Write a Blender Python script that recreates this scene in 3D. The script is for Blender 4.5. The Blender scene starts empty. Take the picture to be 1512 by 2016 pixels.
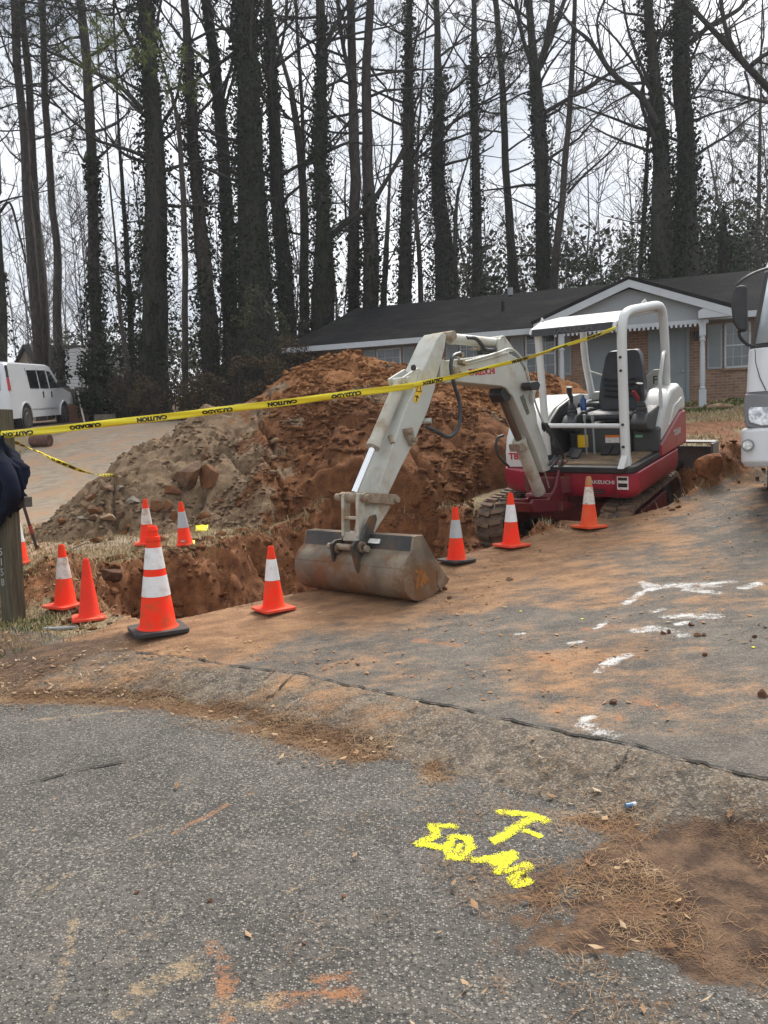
import bpy, bmesh, math, random
import numpy as np
from mathutils import Matrix, Vector
random.seed(7); RNG = np.random.default_rng(11)
scene = bpy.context.scene; C = scene.collection
R = math.radians
# ------------------------------------------------------------ camera, sky, sun, exposure
HC, FPX = 1.7, 1514.0
cam_d = bpy.data.cameras.new('camera'); cam = bpy.data.objects.new('camera', cam_d); C.objects.link(cam)
CAM_M = Matrix.Translation((0, 0, HC)) @ Matrix.Rotation(R(90-4.83), 4, 'X') @ Matrix.Rotation(R(-2.0), 4, 'Z')
cam.matrix_world = CAM_M
cam_d.sensor_width = 36; cam_d.lens = 36*FPX/2016; cam_d.clip_end = 3000; cam_d.clip_start = .05
scene.camera = cam
SUN_EL, SUN_AZ = 52, 24          # azimuth measured from straight ahead (+Y) to the right
w = bpy.data.worlds.new('World'); scene.world = w; w.use_nodes = True
nt = w.node_tree; nt.nodes.clear()
o_ = nt.nodes.new('ShaderNodeOutputWorld'); bg = nt.nodes.new('ShaderNodeBackground'); nt.links.new(bg.outputs[0], o_.inputs[0])
sky = nt.nodes.new('ShaderNodeTexSky'); sky.sky_type = 'NISHITA'; sky.sun_disc = False
sky.sun_elevation = R(SUN_EL); sky.sun_rotation = R(SUN_AZ); sky.dust_density = 3.0
tc = nt.nodes.new('ShaderNodeTexCoord'); mp = nt.nodes.new('ShaderNodeMapping'); mp.inputs['Scale'].default_value = (1, 1, 2.2)
nt.links.new(tc.outputs['Generated'], mp.inputs[0])
nz = nt.nodes.new('ShaderNodeTexNoise'); nz.inputs['Scale'].default_value = 3.2; nz.inputs['Detail'].default_value = 7; nz.inputs['Roughness'].default_value = .6
nt.links.new(mp.outputs[0], nz.inputs['Vector'])
cr = nt.nodes.new('ShaderNodeValToRGB'); e = cr.color_ramp.elements
e[0].position = .33; e[0].color = (3.3, 3.65, 4.2, 1); e[1].position = .66; e[1].color = (9.2, 9.3, 9.4, 1)
nt.links.new(nz.outputs[0], cr.inputs[0])
mx = nt.nodes.new('ShaderNodeMix'); mx.data_type = 'RGBA'; mx.inputs[0].default_value = .9
nt.links.new(sky.outputs[0], mx.inputs[6]); nt.links.new(cr.outputs[0], mx.inputs[7]); nt.links.new(mx.outputs[2], bg.inputs[0])
bg.inputs[1].default_value = .081
sun_d = bpy.data.lights.new('sun', 'SUN'); sun = bpy.data.objects.new('sun', sun_d); C.objects.link(sun)
sun_d.energy = 2.9; sun_d.angle = R(25); sun_d.color = (1, .95, .88)
sd = Vector((math.sin(R(SUN_AZ))*math.cos(R(SUN_EL)), math.cos(R(SUN_AZ))*math.cos(R(SUN_EL)), math.sin(R(SUN_EL))))
sun.rotation_euler = sd.to_track_quat('Z', 'Y').to_euler()
vs = scene.view_settings; vs.view_transform = 'Standard'; vs.look = 'None'; vs.gamma = 1; vs.exposure = 1.05
scene.cycles.max_bounces = 6; scene.cycles.transparent_max_bounces = 8
# ------------------------------------------------------------ small helpers
def ray(px, py):
    d = CAM_M.to_3x3() @ Vector(((px-756)/FPX, -(py-1008)/FPX, -1)); return d/d.y
def at(px, py, Y): return Vector((0, 0, HC)) + ray(px, py)*Y
def S(v): v = np.clip(v, 0, 1); return v*v*(3-2*v)
def _h(i, j, s):
    n = np.sin(i*127.1+j*311.7+s*74.7)*43758.5453; return n-np.floor(n)
def vn(x, y, s=0):
    i = np.floor(x); j = np.floor(y); u = S(x-i); v = S(y-j)
    a = _h(i, j, s); b = _h(i+1, j, s); c = _h(i, j+1, s); d = _h(i+1, j+1, s)
    return a+(b-a)*u+(c-a)*v+(a-b-c+d)*u*v
def fbm(x, y, o=4, s=0, g=.5):
    x = np.asarray(x, float); y = np.asarray(y, float); r = 0; a = 1; t = 0
    for k in range(o):
        r = r+a*vn(x*2**k+k*17.3, y*2**k-k*9.1, s+k); t += a; a *= g
    return r/t
def me_from(name, V, F, smooth=False):
    m = bpy.data.meshes.new(name); V = np.asarray(V, np.float32)
    m.from_pydata(V, [], F) if isinstance(F, list) else None
    if not isinstance(F, list):
        k = F.shape[1]; nf = len(F)
        m.vertices.add(len(V)); m.vertices.foreach_set('co', V.ravel())
        m.loops.add(nf*k); m.loops.foreach_set('vertex_index', F.astype(np.int32).ravel())
        m.polygons.add(nf); m.polygons.foreach_set('loop_start', np.arange(0, nf*k, k, dtype=np.int32))
        m.update(calc_edges=True)
    if smooth: m.polygons.foreach_set('use_smooth', np.ones(len(m.polygons), bool))
    m.update(); return m
def link(name, mesh, mat=None, parent=None):
    o = bpy.data.objects.new(name, mesh); C.objects.link(o)
    if mat is not None and mesh is not None and not mesh.materials: mesh.materials.append(mat)
    if parent is not None: o.parent = parent
    return o
def tag(o, label=None, cat=None, group=None, kind=None):
    for k, v in (('label', label), ('category', cat), ('group', group), ('kind', kind)):
        if v: o[k] = v
    return o
def empty(name, loc, label, cat, group=None, mw=None):
    o = bpy.data.objects.new(name, None); C.objects.link(o); o.empty_display_size = .2
    if mw is not None: o.matrix_world = mw
    else: o.location = loc
    return tag(o, label, cat, group)
def copy_tree(o, parent=None):
    c = o.copy(); C.objects.link(c)
    if parent is not None: c.parent = parent
    for ch in list(o.children): copy_tree(ch, c)
    return c
class MB:
    "collects shapes into one mesh; xf is applied to everything added"
    def __init__(s, xf=None): s.V = []; s.F = []; s.xf = xf
    def add(s, V, F):
        n = len(s.V)
        for v in V:
            v = Vector(v); s.V.append(tuple(s.xf @ v if s.xf is not None else v))
        s.F += [tuple(i+n for i in f) for f in F]; return s
    def box(s, c, d, rot=None):
        V = [Vector((x*d[0]/2, y*d[1]/2, z*d[2]/2)) for x in (-1, 1) for y in (-1, 1) for z in (-1, 1)]
        if rot is not None: V = [rot @ v for v in V]
        return s.add([Vector(c)+v for v in V], [(0, 1, 3, 2), (4, 6, 7, 5), (0, 4, 5, 1), (2, 3, 7, 6), (0, 2, 6, 4), (1, 5, 7, 3)])
    def bb(s, x0, x1, y0, y1, z0, z1): return s.box(((x0+x1)/2, (y0+y1)/2, (z0+z1)/2), (x1-x0, y1-y0, z1-z0))
    def tube(s, pts, r, n=10, cap=True):
        pts = [Vector(p) for p in pts]; rr = r if isinstance(r, (list, tuple)) else [r]*len(pts)
        V = []; F = []; u = None
        for i, p in enumerate(pts):
            t = (pts[min(i+1, len(pts)-1)]-pts[max(i-1, 0)]); t = t.normalized() if t.length > 1e-9 else Vector((0, 0, 1))
            if u is None: u = t.orthogonal().normalized()
            u = (u-t*u.dot(t)); u = u.normalized() if u.length > 1e-6 else t.orthogonal().normalized()
            v = t.cross(u)
            for k in range(n):
                a = 2*math.pi*k/n; V.append(p+(u*math.cos(a)+v*math.sin(a))*rr[i])
        for i in range(len(pts)-1):
            for k in range(n):
                F.append((i*n+k, i*n+(k+1) % n, (i+1)*n+(k+1) % n, (i+1)*n+k))
        if cap: F += [tuple(range(n-1, -1, -1)), tuple((len(pts)-1)*n+k for k in range(n))]
        return s.add(V, F)
    def lathe(s, prof, n=24, c=(0, 0, 0), sq=None):
        V = []; F = []
        for r, z in prof:
            for k in range(n):
                a = 2*math.pi*k/n; V.append((c[0]+r*math.cos(a), c[1]+r*math.sin(a), c[2]+z))
        m = len(prof)
        for i in range(m-1):
            for k in range(n): F.append((i*n+k, i*n+(k+1) % n, (i+1)*n+(k+1) % n, (i+1)*n+k))
        F += [tuple(range(n-1, -1, -1)), tuple((m-1)*n+k for k in range(n))]
        return s.add(V, F)
    def prism(s, poly, fr, w0, w1):
        "poly of (a, b) in the plane of frame fr = (origin, u, v, w), from offset w0 to w1"
        o, u, v, ww = [Vector(k) for k in fr]; n = len(poly)
        V = [o+u*a+v*b+ww*w0 for a, b in poly]+[o+u*a+v*b+ww*w1 for a, b in poly]
        F = [tuple(range(n-1, -1, -1)), tuple(range(n, 2*n))]+[(i, (i+1) % n, n+(i+1) % n, n+i) for i in range(n)]
        return s.add(V, F)
    def strip(s, pts, fr_w, w0, w1):
        pass
    def build(s, name, mat, parent=None, bevel=0, smooth=35, seg=2):
        m = bpy.data.meshes.new(name); m.from_pydata(s.V, [], s.F)
        bm = bmesh.new(); bm.from_mesh(m); bmesh.ops.recalc_face_normals(bm, faces=bm.faces); bm.to_mesh(m); bm.free()
        if smooth:
            m.polygons.foreach_set('use_smooth', np.ones(len(m.polygons), bool)); m.set_sharp_from_angle(angle=R(smooth))
        o = link(name, m, mat, parent)
        if bevel:
            b = o.modifiers.new('bevel', 'BEVEL'); b.width = bevel; b.segments = seg; b.limit_method = 'ANGLE'; b.angle_limit = R(35); b.harden_normals = True
        return o
XYZ = ((0, 0, 0), (1, 0, 0), (0, 1, 0), (0, 0, 1))
def curve_pts(pts, n=6):
    "Catmull-Rom through pts"
    P = [Vector(p) for p in pts]; P = [P[0]*2-P[1]]+P+[P[-1]*2-P[-2]]; out = []
    for i in range(1, len(P)-2):
        for k in range(n):
            t = k/n; a, b, c, d = P[i-1], P[i], P[i+1], P[i+2]
            out.append(.5*((2*b)+(c-a)*t+(2*a-5*b+4*c-d)*t*t+(3*b-a-3*c+d)*t**3))
    return out+[P[-2]]
# ------------------------------------------------------------ materials
class NT:
    def __init__(s, name):
        s.m = bpy.data.materials.new(name); s.m.use_nodes = True; s.t = s.m.node_tree; s.p = s.t.nodes['Principled BSDF']
        s.out = s.t.nodes['Material Output']
    def n(s, ty, ins=None, **kw):
        nd = s.t.nodes.new(ty)
        for k, v in kw.items(): setattr(nd, k, v)
        for k, v in (ins or {}).items(): s.set(nd.inputs[k], v)
        return nd
    def set(s, inp, v):
        if hasattr(v, 'is_linked') or isinstance(v, bpy.types.NodeSocket): s.t.links.new(v, inp)
        else: inp.default_value = v
    def P(s, k, v): s.set(s.p.inputs[k], v)
    def math(s, op, a, b=0, c=0, clamp=False):
        nd = s.n('ShaderNodeMath', {0: a, 1: b, 2: c}, operation=op); nd.use_clamp = clamp; return nd.outputs[0]
    def mix(s, f, a, b):
        nd = s.n('ShaderNodeMix', data_type='RGBA'); s.set(nd.inputs[0], f)
        for i, v in ((6, a), (7, b)):
            s.set(nd.inputs[i], v if not isinstance(v, tuple) else (v+(1,))[:4])
        return nd.outputs[2]
    def ramp(s, f, a, b, ca=0., cb=1.):
        nd = s.n('ShaderNodeMapRange', {0: f, 1: a, 2: b, 3: ca, 4: cb}, interpolation_type='SMOOTHSTEP'); return nd.outputs[0]
    def noise(s, scale, detail=4, vec=None, rough=.55, dist=0):
        nd = s.n('ShaderNodeTexNoise', {'Scale': scale, 'Detail': detail, 'Roughness': rough, 'Distortion': dist})
        s.set(nd.inputs['Vector'], vec if vec is not None else s.co()); return nd.outputs[0]
    def vor(s, scale, vec=None, out='Distance', feature='F1'):
        nd = s.n('ShaderNodeTexVoronoi', {'Scale': scale}, feature=feature); s.set(nd.inputs['Vector'], vec if vec is not None else s.co()); return nd.outputs[out]
    def co(s):
        if not hasattr(s, '_c'): s._c = s.n('ShaderNodeTexCoord').outputs['Object']
        return s._c
    def scaled(s, sc, rot=(0, 0, 0)):
        return s.n('ShaderNodeMapping', {'Vector': s.co(), 'Scale': sc, 'Rotation': rot}).outputs[0]
    def bump(s, h, strength=.5, dist=.01, prev=None):
        nd = s.n('ShaderNodeBump', {'Height': h, 'Strength': strength, 'Distance': dist})
        if prev is not None: s.set(nd.inputs['Normal'], prev)
        return nd.outputs[0]
def pmat(name, col, rough=.5, metal=0., var=.12, vs=3., dirt=None, ds=2.5, dt=.55, dw=.15, bump=0, bs=80, coat=0, spec=.5, grain=0):
    n = NT(name); c = n.mix(n.ramp(n.noise(vs, 5), .3, .7), tuple(k*(1-var) for k in col), tuple(min(1, k*(1+var)) for k in col))
    if grain: c = n.mix(n.math('MULTIPLY', n.ramp(n.noise(140, 2), .4, .75), grain), c, tuple(k*.4 for k in col))
    rg = rough
    if dirt:
        f = n.ramp(n.noise(ds, 7, rough=.65), dt-dw, dt+dw); c = n.mix(n.math('MULTIPLY', f, .85), c, dirt)
        rg = n.ramp(f, 0, 1, rough, .9)
    n.P('Base Color', c); n.P('Roughness', rg); n.P('Metallic', metal); n.P('Specular IOR Level', spec)
    if coat: n.P('Coat Weight', coat)
    if bump: n.P('Normal', n.bump(n.noise(bs, 4), bump, .01))
    return n.m
# ------------------------------------------------------------ ground heights
def edges(t):
    d = np.clip(-t-4.2, 0, 2); s0 = 3.25-.25*d-.18*d*d
    s1 = np.where(t > -3.6, 3.85-.035*(t+3.6), 3.85-.13*np.clip(-3.6-t, 0, 2.5)); return s0, s1
TRENCH = np.array([(-2.9, 7.75), (-2.42, 7.05), (-1.98, 6.86), (-1.69, 6.97), (-1.26, 7.2), (-.8, 7.41), (-.16, 7.65), (.54, 8.12), (1.02, 8.43), (1.65, 8.85),
                   (2.1, 9.4), (2.2, 10.4), (1.2, 11.2), (.2, 11.6), (-.9, 11.8), (-1.47, 11.2), (-2.1, 10.35), (-2.56, 9.75), (-3.1, 9.85), (-3.5, 9.3), (-3.35, 8.5)])
EDGE = np.array([(-3.2, 6.35), (-2.6, 6.72), (-2.42, 7.05), (-1.98, 6.86), (-1.69, 6.97), (-1.26, 7.2), (-.8, 7.41), (-.16, 7.65), (.54, 8.12), (1.02, 8.43), (1.69, 8.80), (2.46, 9.26), (3.5, 9.55), (4.9, 10.25), (7, 11.5), (9, 13)])
def polydist(x, y, P, closed=True):
    d = np.full(np.shape(x), 1e9); n = len(P); ins = np.zeros(np.shape(x), bool)
    for i in range(n if closed else n-1):
        ax, ay = P[i]; bx, by = P[(i+1) % n]; ex, ey = bx-ax, by-ay
        h = np.clip(((x-ax)*ex+(y-ay)*ey)/(ex*ex+ey*ey), 0, 1)
        d = np.minimum(d, np.hypot(x-ax-ex*h, y-ay-ey*h))
        if closed:
            c = ((ay > y) != (by > y)) & (x < ex*(y-ay)/(ey if abs(ey) > 1e-9 else 1e-9)+ax); ins ^= c
    return (np.where(ins, d, -d) if closed else d)
def edge_side(x, y):                     # > 0 beyond the driveway's broken edge (yard), < 0 on the driveway
    return y-np.interp(x, EDGE[:, 0], EDGE[:, 1])
def G0(x, y):
    s = .6*x+.8*y; t = .8*x-.6*y; s0, s1 = edges(t); u = (s-s0)/(s1-s0)
    z = np.where(s < s0, 0, .13*S(u))+np.where(s > s1, .11*(s-s1), 0)-.02*np.exp(-((s-s0)/.12)**2)
    lam = .45+.85*S((3-x)/10)+.35*S((-6-x)/8)
    z = z+lam*S((y-12.5)/10)+.12*S((x-2.8)/2)*S((y-7)/2)
    return z
# the excavator's frame: its tracks stand in a hollow dug beside the driveway
EX_O = Vector((2.95, 10.97, .346)); EX_S = 1.22
EX_U = Matrix.Translation(EX_O) @ Matrix.Rotation(R(-42), 4, 'Z') @ Matrix.Rotation(R(9.2), 4, 'X') @ Matrix.Rotation(R(2.2), 4, 'Y') @ Matrix.Scale(EX_S, 4)
EX_M = EX_U @ Matrix.Rotation(R(4.5), 4, 'Z'); EX_T = EX_U @ Matrix.Translation((-.10, .05, 0)) @ Matrix.Rotation(R(7), 4, 'Z')
_n = EX_U.to_3x3() @ Vector((0, 0, 1)); _a = EX_U.to_3x3() @ Vector((1, 0, 0)); _b = EX_U.to_3x3() @ Vector((0, 1, 0))
BERM = [(1.75, 9.05, .3, .22, .12), (2.2, 9.42, .4, .24, .22), (2.7, 9.66, .4, .22, .25), (3.2, 9.78, .4, .22, .24), (3.7, 9.95, .4, .25, .20)]
BUMPS = [(-3.45, 8.75, .5, .5, .30), (-3.85, 8.1, .45, .5, .24), (-2.45, 7.35, .22, .3, .10), (-3.1, 8.0, .4, .4, .14), (-1.0, 11.9, .5, .3, .2), (4.65, 10.6, .55, .4, .46), (5.3, 11.1, .6, .4, .25),
         (-2.75, 8.0, .3, .35, .18), (4.2, 10.2, .3, .3, .16)]
def G(x, y):
    x = np.asarray(x, float); y = np.asarray(y, float)
    z = G0(x, y); es = edge_side(x, y)
    yard = S(es/.12)
    z = z+yard*(.05*(fbm(x*1.3, y*1.3, 4, 3)-.5)+.035*(fbm(x*7, y*7, 3, 5)-.5))
    for bx, by, rx, ry, h in BUMPS:
        q = np.exp(-(((x-bx)/rx)**2+((y-by)/ry)**2)**1.4); z = z+h*q*(.55+.9*fbm(x*6, y*6, 4, 8))
    wob = (.55*(fbm(x*1.7, y*1.7, 5, 21)-.5)+.22*(fbm(x*7, y*7, 3, 22)-.5))*np.clip((es-.05)/.5, .12, 1)
    d = polydist(x, y, TRENCH)+wob
    depth = 1.15-.62*S((x-.6)/1.2)+.25*(fbm(x*3, y*3, 4, 33)-.5)
    bat = .07+(.42+.55*fbm(x*1.1, y*1.1, 3, 40))*S((es-.35)/.5); z = z-depth*S((d+.10*S((es-.3)/.3))/bat)+S((d+.12)/.15)*(.30*(fbm(x*3.5, y*3.5, 5, 41, .6)-.5)+.16*(np.abs(fbm(x*6, y*6, 4, 42)-.5)*2-.3))*S((es-.1)/.25)
    # hollow under the machine
    rx_, ry_ = x-EX_O.x, y-EX_O.y
    lx = (rx_*_a.x+ry_*_a.y)/EX_S**2; ly = (rx_*_b.x+ry_*_b.y)/EX_S**2
    zm = EX_O.z-(_n.x*rx_+_n.y*ry_)/_n.z-.03
    q = np.maximum(np.abs(lx)-.9, np.abs(ly+.05)-1.25)
    k = S((.42-q)/.42)*S((es+.02)/.15); z = np.where(z > zm, z+(zm-z)*k, z)
    for bx, by, rx, ry, h in BERM:
        q = np.exp(-(((x-bx)/rx)**2+((y-by)/ry)**2)**1.4); z = z+h*q*(.45+1.1*fbm(x*7, y*7, 4, 9))
    # asphalt and street unevenness
    z = z+(1-yard)*.012*(fbm(x*1.1, y*1.1, 3, 61)-.5)
    return z
def gz(x, y): return float(G(np.array([x]), np.array([y]))[0])
def hit(px, py, fn=None):
    d = ray(px, py); Y = np.arange(1.0, 70, .015); x = d.x*Y; y = Y; z = HC+d.z*Y
    k = np.nonzero(z < (fn or G0)(x, y))[0]; i = k[0] if len(k) else -1
    return Vector((x[i], y[i], float(G(x[i:i+1], y[i:i+1])[0])))
# ------------------------------------------------------------ ground material: several layers blended by masks
def ground_mat(name):
    n = NT(name); co = n.co()
    A = n.n('ShaderNodeAttribute', attribute_name='A'); B = n.n('ShaderNodeAttribute', attribute_name='B')
    sa = n.n('ShaderNodeSeparateColor', {0: A.outputs[0]}); sb = n.n('ShaderNodeSeparateColor', {0: B.outputs[0]})
    fine = n.noise(38, 6, rough=.7); mid = n.noise(7, 6, rough=.65); big = n.noise(1.3, 4)
    stre = n.noise(5.5, 8, n.scaled((.6, 1.15, 1), (0, 0, R(-20))), .72)
    def wgt(sock, k1=.5, k2=.5, lo=.42, hi=.62):
        v = n.math('ADD', sock, n.math('MULTIPLY', n.math('SUBTRACT', fine, .5), k1)); v = n.math('ADD', v, n.math('MULTIPLY', n.math('SUBTRACT', mid, .5), k2))
        return n.ramp(v, lo, hi)
    # asphalt with aggregate
    vc = n.n('ShaderNodeTexVoronoi', {'Scale': 105., 'Vector': co}); vr = n.n('ShaderNodeSeparateColor', {0: vc.outputs['Color']}).outputs[0]
    sp = n.ramp(vr, .35, .95); chip = n.math('MULTIPLY', sp, n.ramp(vc.outputs['Distance'], .60, .30))
    asph = n.mix(n.ramp(big, .35, .65), (.062, .057, .051), (.100, .092, .081))
    asph = n.mix(n.ramp(mid, .45, .8), asph, (.15, .135, .115))
    asph = n.mix(n.math('MULTIPLY', chip, .80), asph, (.37, .35, .315))
    v2 = n.n('ShaderNodeTexVoronoi', {'Scale': 62., 'Vector': co, 'Randomness': 1.}); r2_ = n.n('ShaderNodeSeparateColor', {0: v2.outputs['Color']}).outputs[2]; asph = n.mix(n.math('MULTIPLY', n.math('MULTIPLY', n.ramp(r2_, .72, .92), n.ramp(v2.outputs['Distance'], .5, .3)), .7), asph, (.34, .30, .25))
    asph = n.mix(n.math('MULTIPLY', n.ramp(n.noise(60, 3), .50, .66), .8), asph, (.024, .023, .022))
    # smooth driveway asphalt (attribute A.r)
    dspk = n.ramp(n.n('ShaderNodeSeparateColor', {0: n.vor(150., out='Color')}).outputs[0], .8, 1.0)
    drv = n.mix(n.ramp(stre, .3, .7), (.085, .076, .066), (.175, .152, .126)); drv = n.mix(n.math('MULTIPLY', n.ramp(n.noise(90, 3, rough=.7), .5, .68), .55), drv, (.030, .028, .026)); drv = n.mix(n.math('MULTIPLY', dspk, .5), drv, (.30, .27, .23))
    col = n.mix(wgt(sa.outputs[0], .3, .3), asph, drv)
    # pebbly concrete of the rolled kerb (A.g)
    cell = n.n('ShaderNodeTexVoronoi', {'Scale': 98., 'Vector': co}); cr_ = n.n('ShaderNodeSeparateColor', {0: cell.outputs['Color']}).outputs[1]
    conc = n.mix(n.ramp(mid, .35, .7), (.105, .086, .066), (.20, .160, .118)); conc = n.mix(n.math('MULTIPLY', n.ramp(cr_, .6, .95), .6), conc, (.34, .29, .23))
    conc = n.mix(n.math('MULTIPLY', n.ramp(n.noise(12, 6, rough=.7), .48, .62), .75), conc, (.060, .052, .044))
    col = n.mix(wgt(sa.outputs[1], .5, .5), col, conc)
    # orange clay dust (A.b)
    dust = n.mix(n.ramp(stre, .35, .7), (.205, .105, .048), (.38, .215, .108))
    grain = n.noise(75, 5, rough=.8); dw = n.math('ADD', n.math('MULTIPLY', n.math('SUBTRACT', grain, .5), 1.0), sa.outputs[2]); dw = n.math('ADD', dw, n.math('MULTIPLY', n.math('SUBTRACT', stre, .5), 1.25)); dw = n.math('ADD', dw, n.math('MULTIPLY', n.math('SUBTRACT', fine, .5), .55))
    col = n.mix(n.math('MULTIPLY', n.ramp(dw, .48, .92), .88), col, dust)
    lc_ = n.mix(n.ramp(stre, .3, .7), (.27, .215, .160), (.43, .345, .255)); lc_ = n.mix(n.ramp(big, .45, .62), lc_, (.42, .275, .175)); col = n.mix(n.ramp(n.math('ADD', A.outputs['Alpha'], n.math('MULTIPLY', n.math('SUBTRACT', mid, .5), .8)), .3, .75), col, lc_)
    # smears trodden and powdered on the paving (C)
    C_ = n.n('ShaderNodeAttribute', attribute_name='C'); sc_ = n.n('ShaderNodeSeparateColor', {0: C_.outputs[0]}); brk = n.noise(16, 5, n.scaled((.5, 1, 1), (0, 0, R(-35))), .7)
    def smear(sk, lo=.52, hi=.74): return n.ramp(n.math('ADD', n.math('MULTIPLY', sk, .62), n.math('ADD', n.math('MULTIPLY', n.math('SUBTRACT', grain, .5), 1.1), n.math('MULTIPLY', n.math('SUBTRACT', brk, .5), 1.1))), lo, hi)
    col = n.mix(n.math('MULTIPLY', smear(sc_.outputs[0]), .75), col, (.34, .155, .07)); col = n.mix(n.math('MULTIPLY', smear(sc_.outputs[1]), .72), col, (.34, .25, .15)); col = n.mix(n.math('MULTIPLY', smear(sc_.outputs[2], .46, .74), .86), col, (.66, .65, .63))
    # tan litter and dry turf (B.r)
    turf = n.mix(n.ramp(fine, .35, .65), (.13, .095, .05), (.36, .28, .165)); turf = n.mix(n.math('MULTIPLY', n.ramp(mid, .55, .75), .6), turf, (.085, .06, .03))
    col = n.mix(wgt(sb.outputs[0], .55, .55), col, turf)
    # brown mud (B.g)
    mud = n.mix(n.ramp(mid, .35, .68), (.045, .025, .015), (.145, .086, .049))
    col = n.mix(wgt(sb.outputs[1], .4, .6), col, mud)
    # raw red clay (B.b)
    clay = n.mix(n.ramp(mid, .3, .7), (.115, .042, .016), (.27, .115, .045)); clay = n.mix(n.math('MULTIPLY', n.ramp(fine, .55, .75), .6), clay, (.07, .028, .013))
    col = n.mix(wgt(sb.outputs[2], .4, .5), col, clay)
    n.P('Base Color', col); n.P('Roughness', .88); n.P('Specular IOR Level', .3)
    h = n.math('ADD', n.math('MULTIPLY', vr, n.ramp(vc.outputs['Distance'], .6, .2)), n.math('MULTIPLY', fine, 1.6))
    n.P('Normal', n.bump(h, .8, .010, n.bump(mid, .5, .03))); return n.m
GM = ground_mat('ground_layers')
YEL = None
def masks(x, y, z):
    s = .6*x+.8*y; t = .8*x-.6*y; s0, s1 = edges(t); es = edge_side(x, y)
    nb = fbm(x*1.7, y*1.7, 4, 71); nf = fbm(x*6, y*6, 4, 72)
    onst = S((s0+.02-s)/.08); drive = S((s-s1+.02)/.06)*S((.03-es)/.06); kerb = S((s-s0)/.1)*S((s1+.03-s)/.06)
    yard = S((es+.02)/.08)*S((s-s1)/.1)
    dr = drive*1.0
    cc = kerb*1.0
    # red dust: strong along the trench and the big cone, fading to the right and toward the street; streaks on the street
    de = -es
    dust = drive*(.80*np.exp(-np.clip(de, 0, 9)/1.1)*S((3.6-x)/3.0)+.42*np.exp(-np.clip(de, 0, 9)/2.6)+.62*(nb-.10)+.25*S((fbm(x*.7, y*.9, 3, 76)-.40)/.2)*S((5-x)/3))
    dust = dust+onst*(.02+.42*S((fbm(x*1.1, y*.8, 4, 77)-.46)/.2)*S((3.2-y)/1.4)*S((1.1-x)/1.2))+kerb*(.26+.42*S((nb-.4)/.2))
    # straw litter along the gutter, on the left verge
    lit = 1.15*np.exp(-((s-s0-.02)/(.16+.1*nb))**2)*S((nb-.30)/.18)*S((t+6.5)/.8)*S((-.2-t)/.8+.45)
    verge = S((-t-5.15)/.5)*S((s-s0)/.15)*S((s0+1.9+.6*(nb-.5)-s)/.6)
    lit = np.maximum(lit, verge*(.12+.75*S((fbm(x*2.2, y*2.2, 4, 75)-.42)/.2))); lit = np.maximum(lit, .5*np.exp(-((s-s0-.22)/.2)**2)*S((-t-4.2)/.6))
    lit0 = lit; turf = np.maximum(lit*.45, yard*.95)
    # mud in the gutter at right
    md = np.exp(-(((x-1.30)/.62)**2+((y-2.75)/.55)**2)**1.3)*1.2+.5*np.exp(-(((x-.55)/.55)**2+((y-2.5)/.7)**2))*S((nf-.35)/.3)
    md = md*S((s1-.1-s)/.2); md = np.maximum(md, verge*.62); md = np.maximum(md, .75*np.clip(lit0, 0, 1)); dust = np.maximum(dust, verge*.5); md = np.maximum(md, .75*S((s-s0+.25)/.2)*S((s0+.2-s)/.2)*S((t+1.2)/.8))
    # clay: trench, hollow and dug heaps
    tr = polydist(x, y, TRENCH)
    cl = S((tr+.22+.35*(nf-.5))/.2)*S((es+.06)/.1)
    for bx, by, rx, ry, h in BUMPS+BERM: cl = np.maximum(cl, 1.25*np.exp(-((x-bx)/(rx*1.25))**2-((y-by)/(ry*1.25))**2)*(.6+.5*nf)*S((es+.1)/.1))
    rx_, ry_ = x-EX_O.x, y-EX_O.y
    cl = np.maximum(cl, S((1.75-np.hypot(rx_, ry_))/.3)*S((es-.05)/.2)*.9)
    cl = np.maximum(cl, yard*.85*S((fbm(x*.9, y*.9, 4, 90)-.5)/.12)*S((x-1.5)/1.5))
    # dusty hard standing at left
    lane = S((np.minimum(x+9.2, -2.9-x)+.6*(nb-.5))/.35)*S((y-10.2-.35*(x+6)*.3)/.8)*S((24.5-y-.5*(nb-.5))/.5)*S((es-1.2)/.6)
    lane = np.maximum(lane, S((-5.15-x+.4*(nb-.5))/.3)*S((y-9.9)/.5)*S((12.6-y)/.5)*S((x+9.2)/.4))
    turf = turf*(1-lane); dust = np.maximum(dust*(1-lane), lane*(.80+.40*S((nb-.34)/.3)*S((18.5-y)/5)))
    dr = np.maximum(dr, lane*1.0); cc = np.maximum(cc*(1-lane), lane*.25*S((y-14.5)/2))
    wood = S((y-23.5-.06*x)/1.2); turf = np.maximum(turf, wood); md = np.maximum(md, wood*.60)
    A = np.stack([dr, cc, dust, lane], -1); B = np.stack([turf, md, np.clip(cl, 0, 1), np.ones_like(dr)], -1)
    return np.clip(A, 0, 1), np.clip(B, 0, 1)
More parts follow.
